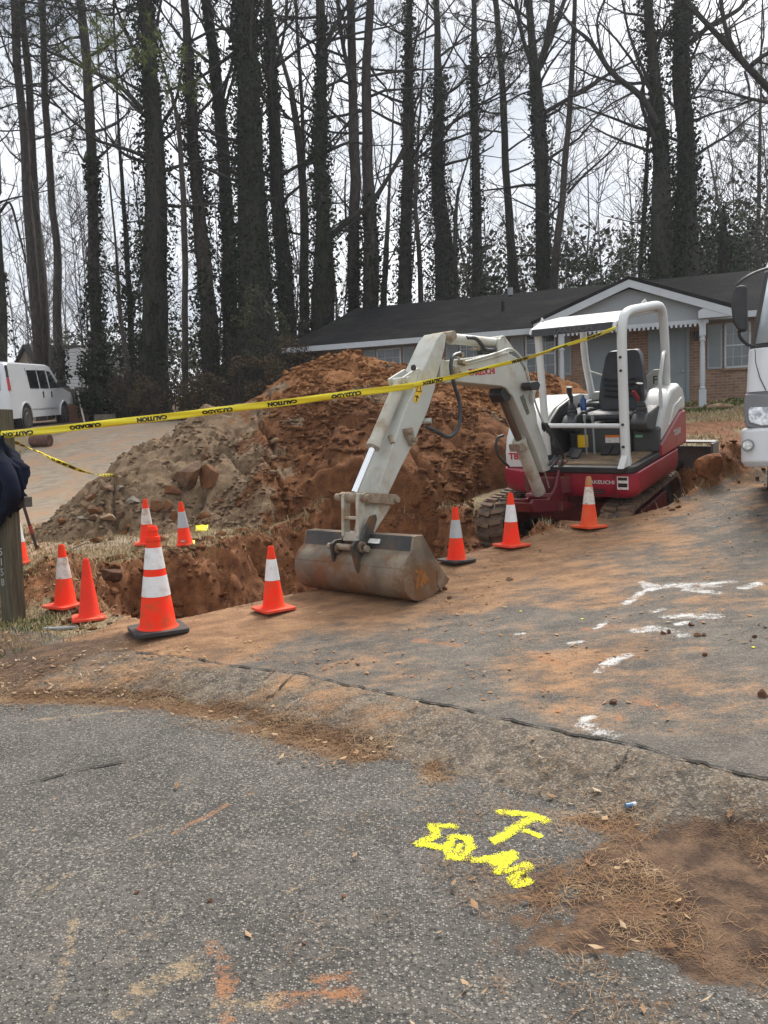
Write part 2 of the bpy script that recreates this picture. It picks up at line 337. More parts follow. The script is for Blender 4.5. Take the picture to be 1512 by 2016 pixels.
STROKES = [  # (channel, radius in metres, pixels): 0 orange clay, 1 tan clay, 2 white chalk
 (0, .035, [(432, 1592), (470, 1572), (495, 1562)]), (0, .04, [(340, 1640), (400, 1612), (430, 1596)]), (0, .06, [(418, 1860), (435, 1900), (440, 1950), (446, 2012)]), (0, .04, [(455, 1895), (470, 1955)]), (0, .06, [(620, 1930), (690, 1925)]), (0, .08, [(540, 1980), (700, 1960)]),
 (0, .06, [(1215, 1408), (1232, 1422)]), (0, .04, [(1150, 1392), (1160, 1398)]), (0, .04, [(1355, 1358), (1368, 1362)]), (0, .03, [(1155, 1515), (1162, 1522)]), (0, .14, [(1260, 1380), (1330, 1395)]), (0, .12, [(1060, 1290), (1110, 1310)]), (0, .14, [(1160, 1240), (1230, 1235)]), (0, .1, [(820, 1260), (900, 1270)]), (0, .12, [(1180, 1075), (1260, 1065)]),
 (1, .045, [(100, 1990), (118, 1940), (135, 1880), (150, 1800)]), (1, .05, [(230, 2005), (265, 1985)]), (1, .035, [(205, 1866), (235, 1840), (260, 1826)]), (1, .03, [(268, 1812), (295, 1802)]), (1, .03, [(275, 1850), (320, 1845)]), (1, .03, [(300, 1850), (325, 1808)]), (1, .05, [(380, 1930), (400, 1915)]), (1, .04, [(80, 1760), (140, 1722)]), (1, .035, [(290, 1708), (330, 1700)]), (1, .03, [(250, 1655), (320, 1625)]), (1, .025, [(560, 1760), (640, 1725)]), (1, .08, [(430, 1990), (540, 1980)]), (1, .09, [(270, 1960), (380, 1900)]), (1, .06, [(60, 1420), (250, 1400)]),
 (2, .07, [(1268, 1150), (1278, 1162), (1300, 1158)]), (2, .08, [(1262, 1147), (1290, 1152)]), (2, .10, [(1290, 1158), (1350, 1152), (1440, 1146)]), (2, .14, [(1320, 1153), (1400, 1153)]), (2, .10, [(1356, 1163), (1408, 1167)]), (2, .07, [(1263, 1167), (1230, 1190)]), (2, .10, [(1462, 1158), (1490, 1150)]), (2, .05, [(1282, 1206), (1308, 1198)]), (2, .11, [(1312, 1216), (1350, 1214), (1408, 1214)]), (2, .07, [(1336, 1230), (1352, 1226)]),
 (2, .10, [(1252, 1243), (1290, 1238), (1330, 1246), (1345, 1250)]), (2, .09, [(1195, 1308), (1215, 1298), (1235, 1292)]), (2, .06, [(1178, 1322), (1190, 1314)]), (2, .05, [(1120, 1268), (1145, 1263)]), (2, .05, [(1015, 1250), (1030, 1248)]), (2, .05, [(1170, 1240), (1195, 1225)]), (2, .10, [(1150, 1428), (1175, 1438), (1205, 1452)]), (2, .06, [(1155, 1415), (1165, 1410)])]
FAINT = [(2, .5, [(1440, 990), (1512, 985)]), (2, .4, [(1400, 1020), (1512, 1012)]), (2, .3, [(1310, 1045), (1430, 1030)])]
def stroke_masks(x, y):
    C3 = np.zeros((len(x), 4)); C3[:, 3] = 1; near = np.nonzero((np.abs(x) < 6) & (y > 1) & (y < 13))[0]; X, Y = x[near], y[near]
    for lst, amp in ((STROKES, 1.0), (FAINT, .55)):
        for ch, wd, pts in lst:
            P = [hit(*p) for p in pts]
            for a, b in zip(P, P[1:]):
                ex, ey = b.x-a.x, b.y-a.y; h = np.clip(((X-a.x)*ex+(Y-a.y)*ey)/(ex*ex+ey*ey+1e-9), 0, 1); d = np.hypot(X-a.x-ex*h, Y-a.y-ey*h); C3[near, ch] = np.maximum(C3[near, ch], amp*S(1.25-d/wd))
    return C3
def set_attr(m, A, B, C3=None):
    if C3 is not None: at_ = m.color_attributes.new('C', 'FLOAT_COLOR', 'POINT'); at_.data.foreach_set('color', C3.astype(np.float32).ravel())
    for nm, a in (('A', A), ('B', B)):
        at_ = m.color_attributes.new(nm, 'FLOAT_COLOR', 'POINT'); at_.data.foreach_set('color', a.astype(np.float32).ravel())
def axis(a, b, c, d, f, co_):
    mid_ = np.arange(b, c, f); lo = []; v = b; st = f
    while v > a: st = min(st*1.25, co_); v -= st; lo.append(v)
    hi = []; v = mid_[-1]; st = f
    while v < d: st = min(st*1.25, co_); v += st; hi.append(v)
    return np.array(lo[::-1]+list(mid_)+hi)
def build_ground():
    xs = axis(-120, -5.2, 5.6, 120, .03, 6.0); ys = axis(-6, 1.2, 12.6, 220, .03, 6.0)
    X, Y = np.meshgrid(xs, ys); Z = G(X, Y)
    s = .6*X+.8*Y; t = .8*X-.6*Y; s0, s1 = edges(t)
    # the crack between kerb and driveway
    jag = .07*(fbm(t*3, t*0+3, 4, 101)-.5); dc = np.abs(s-s1-jag); cw = .016+.012*fbm(t*2, t*0, 2, 102)
    Z = Z+0*jag
    Z = Z-.02*np.exp(-(((X-1.35)/.5)**2+((Y-2.65)/.4)**2))*1.0+.05*np.exp(-(((X-1.5)/.75)**2+((Y-2.5)/.5)**2))*(fbm(X*4, Y*4, 5, 55)-.35)*2
    low = S((G0(X, Y)-Z-.10)/.25)*S((edge_side(X, Y)-.0)/.15); XX = X+low*(.10*(fbm(Z*7+X*2, Y*6+Z*2, 4, 301, .6)-.5)); YY = Y+low*(.12*(fbm(Z*7+Y*2, X*6+Z*3, 4, 302, .6)-.5))
    V = np.stack([XX, YY, Z], -1).reshape(-1, 3); nx = len(xs); ny = len(ys)
    A, B = masks(X, Y, Z); A = A.reshape(-1, 4); B = B.reshape(-1, 4); C3 = stroke_masks(V[:, 0], V[:, 1])
    I = np.arange(nx*ny).reshape(ny, nx); Q = np.stack([I[:-1, :-1], I[:-1, 1:], I[1:, 1:], I[1:, :-1]], -1).reshape(-1, 4)
    c = V[Q].mean(1); cs = .6*c[:, 0]+.8*c[:, 1]; ct = .8*c[:, 0]-.6*c[:, 1]; c0, c1 = edges(ct); es = edge_side(c[:, 0], c[:, 1])
    cls = np.where(cs < c0, 0, np.where(cs < c1, 1, np.where(es < 0, 2, 3)))
    lane = (B[Q[:, 0], 0] < .5) & (A[Q[:, 0], 0] > .5); cls = np.where((cls == 3) & lane & (c[:, 0] < -2.5), 4, cls)
    for k, nm in enumerate(('street', 'rolled_kerb', 'driveway', 'yard', 'hardstanding')):
        q = Q[cls == k]; u, inv = np.unique(q, return_inverse=True); m = me_from(nm, V[u], inv.reshape(-1, 4), True)
        set_attr(m, A[u], B[u], C3[u]); tag(link(nm, m, GM), kind='structure')
build_ground()

def crack(pts_st, w0, w1, seed):
    "crack line drawn as a thin, nearly black ragged sheet just above the paving"
    V = []; F = []; rg = np.random.default_rng(seed)
    for i, (x, y) in enumerate(pts_st):
        j = min(i, len(pts_st)-2); dx, dy = pts_st[j+1][0]-pts_st[j][0], pts_st[j+1][1]-pts_st[j][1]; L = math.hypot(dx, dy); w_ = (w0+(w1-w0)*i/len(pts_st))*(.15+2.0*float(vn(i*.42, seed, seed))**1.5)/2
        for sg in (-1, 1): a, b = x-dy/L*w_*sg, y+dx/L*w_*sg; V.append((a, b, gz(a, b)+.009))
    F = [(2*i, 2*i+2, 2*i+3, 2*i+1) for i in range(len(pts_st)-1)]; return V, F
CV, CF = [], []
def addc(pts, w0, w1, seed):
    v, f = crack(pts, w0, w1, seed); n = len(CV); CV.extend(v); CF.extend([tuple(q+n for q in k) for k in f])
pts = []
for t in np.arange(-5.25, 2.0, .025):
    s0, s1 = edges(np.array([t])); s_ = float(s1[0])+.075*(float(fbm(t*3, 3, 4, 101))-.5)+.05*(float(fbm(t*16, 3, 4, 103, .7))-.5); pts.append((.6*s_+.8*t, .8*s_-.6*t))
addc(pts, .010, .024, 4)
for q in ([(1245, 1475), (1232, 1492), (1225, 1510), (1208, 1522), (1190, 1538)], [(545, 1318), (530, 1334), (515, 1342)], [(585, 1327), (562, 1345), (545, 1365), (520, 1380)], [(0, 1552), (80, 1540), (160, 1520), (260, 1500), (330, 1478)]):
    p_ = [hit(*k) for k in q]; c_ = curve_pts([Vector((p.x, p.y, 0)) for p in p_], 8); addc([(p.x+.012*(random.random()-.5), p.y+.012*(random.random()-.5)) for p in c_], .012, .010, 9)
tag(link('pavement_crack', me_from('pavement_crack', CV, CF), pmat('crack_dark', (.016, .013, .010), .95)), kind='structure')
# ------------------------------------------------------------ the heap of excavated soil
def soil_mat():
    n = NT('excavated_soil'); a = n.n('ShaderNodeAttribute', attribute_name='A'); sa = n.n('ShaderNodeSeparateColor', {0: a.outputs[0]})
    fine = n.noise(30, 7, rough=.72); mid = n.noise(6, 6, rough=.65)
    red = n.mix(n.ramp(mid, .3, .7), (.125, .052, .023), (.245, .108, .046)); red = n.mix(n.math('MULTIPLY', n.ramp(fine, .5, .72), .55), red, (.075, .032, .016))
    org = n.mix(n.ramp(mid, .3, .7), (.21, .088, .033), (.34, .160, .066)); org = n.mix(n.math('MULTIPLY', n.ramp(fine, .55, .75), .5), org, (.12, .045, .018))
    gry = n.mix(n.ramp(mid, .3, .7), (.165, .110, .067), (.31, .218, .137)); gry = n.mix(n.math('MULTIPLY', n.ramp(fine, .5, .72), .6), gry, (.11, .080, .052))
    def wg(sk): return n.ramp(n.math('ADD', sk, n.math('ADD', n.math('MULTIPLY', n.math('SUBTRACT', mid, .5), .7), n.math('MULTIPLY', n.math('SUBTRACT', fine, .5), .4))), .35, .65)
    c = n.mix(wg(sa.outputs[1]), red, org); c = n.mix(wg(sa.outputs[0]), c, gry)
    n.P('Base Color', c); n.P('Roughness', .95); n.P('Specular IOR Level', .15)
    n.P('Normal', n.bump(n.noise(95, 4, rough=.75), .8, .012, n.bump(fine, 1.0, .04, n.bump(mid, .6, .05)))); return n.m
SOIL = soil_mat()
RIDGES = [(at(648, 694, 15.6), at(690, 697, 15.6), .74), (at(690, 697, 15.6), at(812, 724, 15.3), .70), (at(812, 724, 15.3), at(1110, 752, 16.0), .66),
          (at(570, 783, 14.9), at(400, 814, 14.3), .70), (at(690, 770, 14.4), at(570, 785, 14.9), .66), (at(800, 800, 13.6), at(960, 830, 13.4), .66), (at(400, 814, 14.3), at(330, 885, 14.0), .70)]
def pile_h(x, y):
    wx = x+.22*(fbm(x*1.5, y*1.5, 3, 201)-.5)*2; wy = y+.22*(fbm(x*1.5+9, y*1.5, 3, 202)-.5)*2
    hs = []
    for a, b, sl in RIDGES:
        ex, ey = b.x-a.x, b.y-a.y; h = np.clip(((wx-a.x)*ex+(wy-a.y)*ey)/(ex*ex+ey*ey), 0, 1)
        d = np.hypot(wx-a.x-ex*h, wy-a.y-ey*h); hs.append(a.z+(b.z-a.z)*h-sl*(np.sqrt(d*d+.06)-.24)-.02*np.maximum(d-2, 0))
    hs = np.array(hs); k = 9.0; z = np.log(np.exp(k*(hs-hs.max(0))).sum(0))/k+hs.max(0)
    z = z+.34*(fbm(x*1.6, y*1.6, 5, 211)-.5)+.13*(1-.45*S((-1.2-x)/1.2))*(fbm(x*4.5, y*4.5, 5, 212, .6)-.5)+.05*(fbm(x*14, y*14, 3, 213)-.5)-.16*S((np.abs(fbm(x*.9+y*.25, y*.35, 3, 216)-.5)-.03)/-.03)
    z = z-1.25*S((polydist(x, y, TRENCH)+.25+.25*(fbm(x*3, y*3, 3, 215)-.5))/.55)
    z = z-3.0*S((1.95-np.hypot(x-EX_O.x, y-EX_O.y))/.8)
    rg = fbm(x*2.2, y*2.2, 3, 214); z = z-.10*S((np.abs(rg-.5)-.0)/-.04+1)
    return z
def pile_mask(x, y):
    nb = fbm(x*1.2, y*1.2, 4, 221); nf = fbm(x*4, y*4, 3, 222)
    g = S((-1.55-x-.40*(y-12.4)+.5+2.2*(nb-.5)+1.2*(nf-.5))/2.0)
    g = np.maximum(g, .75*S((fbm(x*.8, y*1.5, 4, 223)-.60)/.06))
    o = S((y-13.4+.6*(nb-.5))/.9)*S((x+3.4)/.8)
    return g*(1-.85*S((y-14.9)/.5)), o
def build_pile():
    xs = np.arange(-6.4, 4.6, .035); ys = np.arange(10.2, 20.5, .035); X, Y = np.meshgrid(xs, ys); H = pile_h(X, Y); g = G(X, Y)
    up = H-g; Z = np.where(up > -.12, H, g-.12); keep = (up > -.15)
    V = np.stack([X, Y, Z], -1).reshape(-1, 3); I = np.arange(X.size).reshape(X.shape)
    Q = np.stack([I[:-1, :-1], I[:-1, 1:], I[1:, 1:], I[1:, :-1]], -1).reshape(-1, 4); Q = Q[keep.ravel()[Q].any(1)]
    u, inv = np.unique(Q, return_inverse=True); m = me_from('dirt_pile', V[u], inv.reshape(-1, 4), True)
    gm, om = pile_mask(V[u][:, 0], V[u][:, 1]); A = np.stack([gm, om, gm*0, gm*0+1], -1); set_attr(m, A, A)
    return tag(link('dirt_pile', m, SOIL), 'big heap of red clay and grey sandy soil beside the open trench', 'dirt pile')
PILE = build_pile()
def clod_field(name, pts, sizes, mat, parent=None, A=None, flat=.7, seed=1):
    "many small broken lumps as one mesh"
    rg = np.random.default_rng(seed); bm = bmesh.new(); bmesh.ops.create_icosphere(bm, subdivisions=1, radius=1)
    v0 = np.array([v.co[:] for v in bm.verts]); f0 = np.array([[v.index for v in f.verts] for f in bm.faces]); bm.free()
    n = len(pts); k = len(v0); J = 1+.85*(rg.random((n, k, 1))-.5)
    sc = sizes[:, None, None]*np.stack([.7+.7*rg.random(n), .7+.7*rg.random(n), flat*(.5+.6*rg.random(n))], -1)[:, None, :]
    a = rg.random(n)*6.283; b = (rg.random(n)-.5)*1.2
    v = v0[None]*J*sc; ca, sa, cb, sb = np.cos(a)[:, None], np.sin(a)[:, None], np.cos(b)[:, None], np.sin(b)[:, None]
    x, y, z = v[..., 0], v[..., 1], v[..., 2]; x, z = x*cb+z*sb, -x*sb+z*cb; x, y = x*ca-y*sa, x*sa+y*ca
    V = (np.stack([x, y, z], -1)+pts[:, None, :]).reshape(-1, 3); F = (f0[None]+(np.arange(n)*k)[:, None, None]).reshape(-1, 3)
    m = me_from(name, V, F); 
    if A is not None: AA = np.repeat(A, k, 0); set_attr(m, AA, AA)
    return link(name, m, mat, parent)
def scatter_pile():
    rg = np.random.default_rng(5); n = 120000; x = rg.uniform(-5.8, 3.6, n); y = rg.uniform(10.6, 16.8, n); H = pile_h(x, y); g = G(x, y)
    k = (H > g+.02) & (rg.random(n) > .40*S((-1.2-x)/1.0)) & (fbm(x*1.5, y*1.5, 4, 231, .6)+.34*(rg.random(n)-.5) > .49) & (np.hypot(x-EX_O.x, y-EX_O.y) > 1.7); x, y, H = x[k], y[k], H[k]; n = len(x)
    s = .0045+.0062*rg.pareto(1.55, n).clip(0, 10); gm, om = pile_mask(x, y); jit = rg.uniform(-.25, .25, n)
    s = s*np.where(gm > .5, .70, 1.0); A = np.stack([np.clip(gm+jit, 0, 1), np.clip(om+jit, 0, 1), gm*0, gm*0+1], -1)
    tag(clod_field('clods', np.stack([x, y, H+s*.2], -1), s, SOIL, PILE, A), kind='stuff')
scatter_pile()
def scatter_clay():
    rg = np.random.default_rng(6); n = 30000; x = rg.uniform(-4.6, 5.8, n); y = rg.uniform(6.4, 12.6, n); d = polydist(x, y, TRENCH); es = edge_side(x, y)
    w_ = .9*(np.abs(d) < .5)*(es > .03)+.15*((es < .03) & (es > -.3))*(x > -2.2)*rg.random(n)
    for bx, by, rx, ry, h in BUMPS+BERM: w_ = np.maximum(w_, np.exp(-((x-bx)/rx)**2-((y-by)/ry)**2))
    w_ = np.maximum(w_, .35*(x > 2.0)*(es > .05)); w_ = w_*((np.hypot(x-EX_O.x, y-EX_O.y) > 1.6) | (edge_side(x, y) < .45))
    k = (rg.random(n) < w_*.75); x, y = x[k], y[k]; n = len(x); s = .006+.013*rg.pareto(2.2, n).clip(0, 5); s *= np.where(edge_side(x, y) < .03, .55, 1)
    z = G(x, y); A = np.stack([0*x+.1*rg.random(n), .5*rg.random(n), 0*x, 0*x+1], -1)
    tag(clod_field('clay_crumbs', np.stack([x, y, z+s*.2], -1), s, SOIL, None, A, seed=9), 'crumbled red clay scattered along the trench edges', 'soil', kind='stuff')
scatter_clay()
def rubble():
    rg = np.random.default_rng(15); n = 2600; x = rg.uniform(-6.0, -1.6, n); y = rg.uniform(11.2, 14.6, n); up = pile_h(x, y)-G(x, y); k = (up > -.25) & (up < .38) & (rg.random(n) < np.exp(-np.maximum(up, 0)/.16)*(.25+.9*S((-3.0-x)/1.0))*S((fbm(x*2, y*2, 3, 240)-.36)/.15)); x, y = x[k], y[k]; n = len(x)
    s = .012+.016*rg.pareto(1.9, n).clip(0, 4.5); z = np.maximum(pile_h(x, y), G(x, y)); c = rg.random((n, 1)); A = np.concatenate([(c > .55)*1., (c < .25)*1., 0*c, 0*c+1], 1); tag(clod_field('rubble', np.stack([x, y, z+s*.3], -1), s, SOIL, None, A, .75, 16), 'broken brown stones and crumbs spilled along the left toe of the heap', 'rubble', kind='stuff')
rubble()
# ------------------------------------------------------------ single rocks
def rock_mesh(name, seed, dims, ang=.50):
    rg = np.random.default_rng(seed); bm = bmesh.new(); bmesh.ops.create_icosphere(bm, subdivisions=3, radius=1)
    nrm = [Vector(rg.normal(size=3)).normalized() for _ in range(9)]
    for v in bm.verts:
        p = v.co.copy()
        for q in nrm:
            d = p.dot(q)-ang
            if d > 0: p -= q*d
        v.co = Vector((p.x*dims[0], p.y*dims[1], p.z*dims[2]))*1.25*(1+.05*(float(fbm(p.x*5, p.y*5+p.z*3, 3, seed))-.5))
    m = bpy.data.meshes.new(name); bm.to_mesh(m); bm.free(); return m
ROCKM = {'umber': pmat('umber_stone', (.105, .055, .030), .9, var=.35, vs=9, dirt=(.20, .10, .045), ds=6, dt=.6, bump=.5, bs=40), 'orange': pmat('orange_clay', (.27, .105, .038), .95, var=.4, vs=9, dirt=(.12, .045, .02), ds=7, bump=.7, bs=40), 'rust': pmat('rusty_stone', (.20, .085, .032), .9, var=.3, vs=9, dirt=(.09, .045, .025), ds=6, dt=.55, bump=.5, bs=40), 'brown': pmat('brown_stone', (.12, .065, .034), .9, var=.3, vs=9, dirt=(.24, .16, .10), ds=7, bump=.5, bs=40),
         'dark': pmat('dark_clod', (.085, .038, .020), .95, var=.35, vs=12, bump=.6, bs=45), 'tan': pmat('tan_stone', (.28, .20, .12), .9, var=.3, vs=9, dirt=(.18, .09, .045), ds=7, bump=.5, bs=40), 'grey': pmat('grey_stone', (.17, .145, .115), .9, var=.25, vs=10, bump=.5, bs=50)}
def rock(px, py, wpx, hpx, kind, label, onpile=False, group=None, dpt=.8):
    if onpile:
        d = ray(px, py+hpx*.3); Y = np.arange(9, 20, .02); k = np.nonzero(HC+d.z*Y < pile_h(d.x*Y, Y))[0][0]; p = Vector((d.x*Y[k], Y[k], HC+d.z*Y[k]))
    else: p = hit(px, py+hpx*.35, lambda x, y: np.maximum(G0(x, y), pile_h(x, y)-.05)); p.z = max(p.z, float(pile_h(np.array([p.x]), np.array([p.y]))[0]))
    sc = p.y/FPX; m = rock_mesh('rock', int(px*7+py), (wpx*sc*.56, wpx*sc*.56*dpt, hpx*sc*.56)); o = link('rock', m, ROCKM[kind])
    o.location = p+Vector((0, 0, hpx*sc*(.34 if onpile else .26))); o.rotation_euler = (0, 0, (px*37 % 60-30)/57.)
    return tag(o, label, 'rock', group)
rock(372, 943, 50, 54, 'umber', 'large brown boulder in the grey face of the soil heap', True)
rock(413, 938, 34, 58, 'rust', 'tall rust orange boulder in the grey face of the soil heap', True)
rock(342, 966, 26, 22, 'rust', 'small rust coloured rock just left below the large brown boulder', True)
for px, py, w_, h_, k_, l_ in [(214, 966, 24, 15, 'brown', 'flat topped brown rock on the hardstanding, farthest from the heap toe'), (180, 985, 24, 17, 'rust', 'reddish brown rock on the hardstanding above the tan stone'),
        (170, 1001, 17, 17, 'tan', 'round tan stone at the left end of the rock spill'), (191, 1011, 26, 18, 'rust', 'rusty block with a flat top at the left of the rock spill'),
        (188, 1027, 24, 16, 'brown', 'brown block in front of the rusty block in the rock spill'), (215, 1025, 25, 17, 'tan', 'pale round tan stone with orange tint at the front of the rock spill'),
        (240, 1018, 18, 13, 'dark', 'dark brown rock right of the pale round tan stone'), (308, 1006, 26, 26, 'rust', 'square rusty rock behind the dirty collar of the far cone'),
        (330, 1004, 18, 20, 'rust', 'small rusty rock between the two far cones'), (341, 1026, 17, 20, 'rust', 'upright rusty rock touching the grey collared far cone'),
        (320, 1061, 20, 16, 'rust', 'small rust rock on the grass between the two far cones'), (237, 970, 14, 9, 'grey', 'small grey stone right of the flat topped brown rock'),
        (164, 1024, 18, 8, 'grey', 'thin grey slab at the left front of the rock spill'), (262, 991, 22, 14, 'grey', 'grey stone in the rock spill behind the tan ones')]:
    rock(px, py, w_, h_, k_, l_, group='rocks spilled at the toe of the heap')
rock(212, 1112, 40, 34, 'dark', 'big dark clay lump at the left end of the trench')
rock(1402, 948, 52, 42, 'orange', 'large orange clay lump on the mound beside the white truck')
rock(1005, 1139, 13, 10, 'brown', 'lone brown clod on the driveway in front of the two collared cones')
rock(1500, 1365, 22, 20, 'dark', 'dark clod on the driveway at the right edge of the view')
rock(1206, 1382, 15, 11, 'dark', 'small dark clod on the driveway near the white smear by the crack')
for i, (px, py) in enumerate([(1306, 1247), (1317, 1245), (1360, 1230), (1372, 1252), (1385, 1250), (1487, 1252), (1386, 1289), (876, 1158), (862, 1162), (884, 1176), (598, 1862), (412, 1777), (676, 1768), (270, 1760)]):
    rock(px, py, 9+i % 4, 8, 'dark' if i % 3 else 'rust', 'small clay clod lying loose on the asphalt', group='small clods loose on the asphalt')
# ------------------------------------------------------------ paint and powder on the asphalt, litter, turf
def flat_mat(name, col, rough=.8, var=.15): return pmat(name, col, rough, var=var, vs=20, spec=.2)
M_YPAINT = flat_mat('yellow_marking_paint', (.80, .78, .012), .6, .06); M_WPOW = flat_mat('white_powder', (.72, .71, .69), .9, .06)
def spray(name, strokes, mat, label, cell=.006, soft=.5, thr=.5, seed=3, nsc=55, lift=.004):
    "paint flecks left where the strokes pass: a sheet of small cells just above the asphalt"
    segs = []
    for pts, wd in strokes:
        P = [hit(*p) for p in pts]
        for a, b in zip(P, P[1:]): segs.append((a.x, a.y, b.x, b.y, wd))
    ar = np.array(segs); pad = .08; x0 = min(ar[:, 0].min(), ar[:, 2].min())-pad; x1 = max(ar[:, 0].max(), ar[:, 2].max())+pad; y0 = min(ar[:, 1].min(), ar[:, 3].min())-pad; y1 = max(ar[:, 1].max(), ar[:, 3].max())+pad
    X, Y = np.meshgrid(np.arange(x0, x1, cell), np.arange(y0, y1, cell)); D = np.full(X.shape, -9.)
    for ax, ay, bx, by, wd in segs:
        ex, ey = bx-ax, by-ay; h = np.clip(((X-ax)*ex+(Y-ay)*ey)/(ex*ex+ey*ey+1e-9), 0, 1); D = np.maximum(D, 1-np.hypot(X-ax-ex*h, Y-ay-ey*h)/(wd*.78))
    rg_ = np.random.default_rng(seed); val = S((D+1.1)/1.75)+.9*(fbm(X*45, Y*45, 3, seed)-.5); keep = (val*.74 > rg_.random(X.shape)*.95+.05) & (D > -1.15)
    X = X+cell*.5*(_h(X*997, Y*991, 3.)-.5); Y = Y+cell*.5*(_h(X*887, Y*883, 5.)-.5)
    V = np.stack([X, Y, G(X, Y)+lift], -1).reshape(-1, 3); I = np.arange(X.size).reshape(X.shape); Q = np.stack([I[:-1, :-1], I[:-1, 1:], I[1:, 1:], I[1:, :-1]], -1).reshape(-1, 4)
    Q = Q[keep[:-1, :-1].ravel()]; u, inv = np.unique(Q, return_inverse=True)
    return tag(link(name, me_from(name, V[u], inv.reshape(-1, 4)), mat), kind='structure')
spray('yellow_paint_marking', [([(988, 1602), (1048, 1608), (1072, 1618)], .026), ([(1048, 1612), (975, 1658)], .026), ([(1035, 1640), (1062, 1648)], .016),
    ([(850, 1628), (893, 1632)], .019), ([(853, 1630), (858, 1650), (824, 1664), (872, 1674)], .022), ([(893, 1650), (880, 1672), (884, 1694), (908, 1694), (926, 1672), (920, 1654), (893, 1650)], .019), ([(905, 1668), (893, 1690)], .014),
    ([(935, 1700), (965, 1696), (1008, 1684)], .021), ([(960, 1694), (972, 1704), (1010, 1690), (978, 1722), (1000, 1722), (1036, 1706), (1040, 1712), (1006, 1738), (1018, 1748), (1040, 1742)], .020)], M_YPAINT, None, cell=.0026, nsc=120)
# pine straw: thin needles lying along the gutter and on the muddy corner
def needles(name, n, wfn, mat, label, length=(.02, .085), wd=.00065, seed=1, box=(-4, 3, 1.2, 8), lift=.012):
    rg = np.random.default_rng(seed); x = rg.uniform(box[0], box[1], n); y = rg.uniform(box[2], box[3], n); k = rg.random(n) < wfn(x, y); x, y = x[k], y[k]; n = len(x)
    a = rg.random(n)*6.283; L = rg.uniform(*length, n)/2; z = G(x, y)+lift*rg.random(n)+.003; dx, dy = np.cos(a), np.sin(a); tl = (rg.random(n)-.5)*.25; bend = (rg.random(n)-.5)*.5
    w_ = wd*(1+y*.10)*(.7+.6*rg.random(n)); mx_, my_ = x-dy*bend*L, y+dx*bend*L
    def pt(cx, cy, cz, s): return np.stack([cx-dy*w_*s, cy+dx*w_*s, cz], -1)
    e0 = (x-dx*L, y-dy*L, z-tl*L+.002); e1 = (x+dx*L, y+dy*L, z+tl*L+.002)
    V = np.stack([pt(*e0, -1), pt(*e0, 1), pt(mx_, my_, z+.004, -1), pt(mx_, my_, z+.004, 1), pt(*e1, -1), pt(*e1, 1)], 1).reshape(-1, 3)
    b_ = np.arange(n)[:, None]*6; F = np.concatenate([b_+np.array([[0, 2, 3, 1]]), b_+np.array([[2, 4, 5, 3]])])
    o = link(name, me_from(name, V, F), mat); return tag(o, label, 'pine straw' if label else None, kind='stuff')
def hue(name, a, b, c, rough=.8, sc=3.7):
    n = NT(name); r_ = n.noise(sc, 3); g_ = n.n('ShaderNodeNewGeometry').outputs['Random Per Island']
    col = n.mix(g_, a, b); col = n.mix(n.ramp(r_, .45, .7), col, c); n.P('Base Color', col); n.P('Roughness', rough); n.P('Specular IOR Level', .2); return n.m
M_STRAW = hue('pine_straw', (.235, .135, .066), (.150, .080, .037), (.33, .22, .125)); M_LITTER = hue('dead_leaf', (.34, .22, .12), (.17, .085, .045), (.42, .33, .22)); M_DRY = hue('dry_grass', (.45, .36, .21), (.27, .205, .11), (.36, .26, .14)); M_GRN = hue('green_grass', (.09, .13, .035), (.055, .09, .025), (.16, .16, .06))
def w_straw(x, y):
    s = .6*x+.8*y; t = .8*x-.6*y; s0, s1 = edges(t); nb = fbm(x*1.7, y*1.7, 4, 71)
    a = np.exp(-((s-s0-.03)/(.15+.10*nb))**2)*S((nb-.30)/.15)*S((t+6.8)/.8)*S((.5-t)/.6)
    a = np.maximum(a, .35*np.exp(-((s-s0-.15)/.35)**2)*S((-t-4.0)/.6))
    a = np.maximum(a, .75*np.exp(-(((x-1.0)/.7)**2+((y-2.8)/.6)**2))*S((fbm(x*3.2, y*3.2, 4, 78)-.47)/.12)); a = np.maximum(a, .8*np.exp(-(((x-1.5)/.35)**2+((y-2.1)/.35)**2))*S((fbm(x*3.2, y*3.2, 4, 81)-.38)/.15))
    return a*S((s1-.02-s)/.1)
needles('pine_straw', 300000, w_straw, M_STRAW, 'brown pine straw lying along the gutter and over the muddy corner', box=(-4, 2.6, 1.3, 8))
def leaves(name, n, wfn, mat, label, size, seed, box, cat='litter', lift=.02):
    rg = np.random.default_rng(seed); x = rg.uniform(box[0], box[1], n); y = rg.uniform(box[2], box[3], n); k = rg.random(n) < wfn(x, y); x, y = x[k], y[k]; n = len(x); z = G(x, y)+.004+lift*rg.random(n)
    a = rg.random(n)*6.283; L = rg.uniform(*size, n); asp = rg.uniform(.25, .7, n); dx, dy = np.cos(a), np.sin(a); tz = (rg.random((2, n))-.5)*.7
    c = np.stack([x, y, z+L*.25], -1); u = np.stack([dx, dy, tz[0]], -1)*L[:, None]; v = np.stack([-dy, dx, tz[1]], -1)*(L*asp)[:, None]; cu = np.array([0, 0, 1])*(L*.25)[:, None]
    V = np.stack([c-u, c-v*.8-cu*.6, c+u*.4-v*.3+cu*0, c+u, c+v*.8-cu*.3], 1).reshape(-1, 3); b_ = np.arange(n)[:, None]*5
    F = np.concatenate([b_+np.array([[0, 1, 2]]), b_+np.array([[2, 1, 3]]), b_+np.array([[0, 2, 4]]), b_+np.array([[2, 3, 4]])])
    return tag(link(name, me_from(name, V, F), mat), label, cat, kind='stuff')
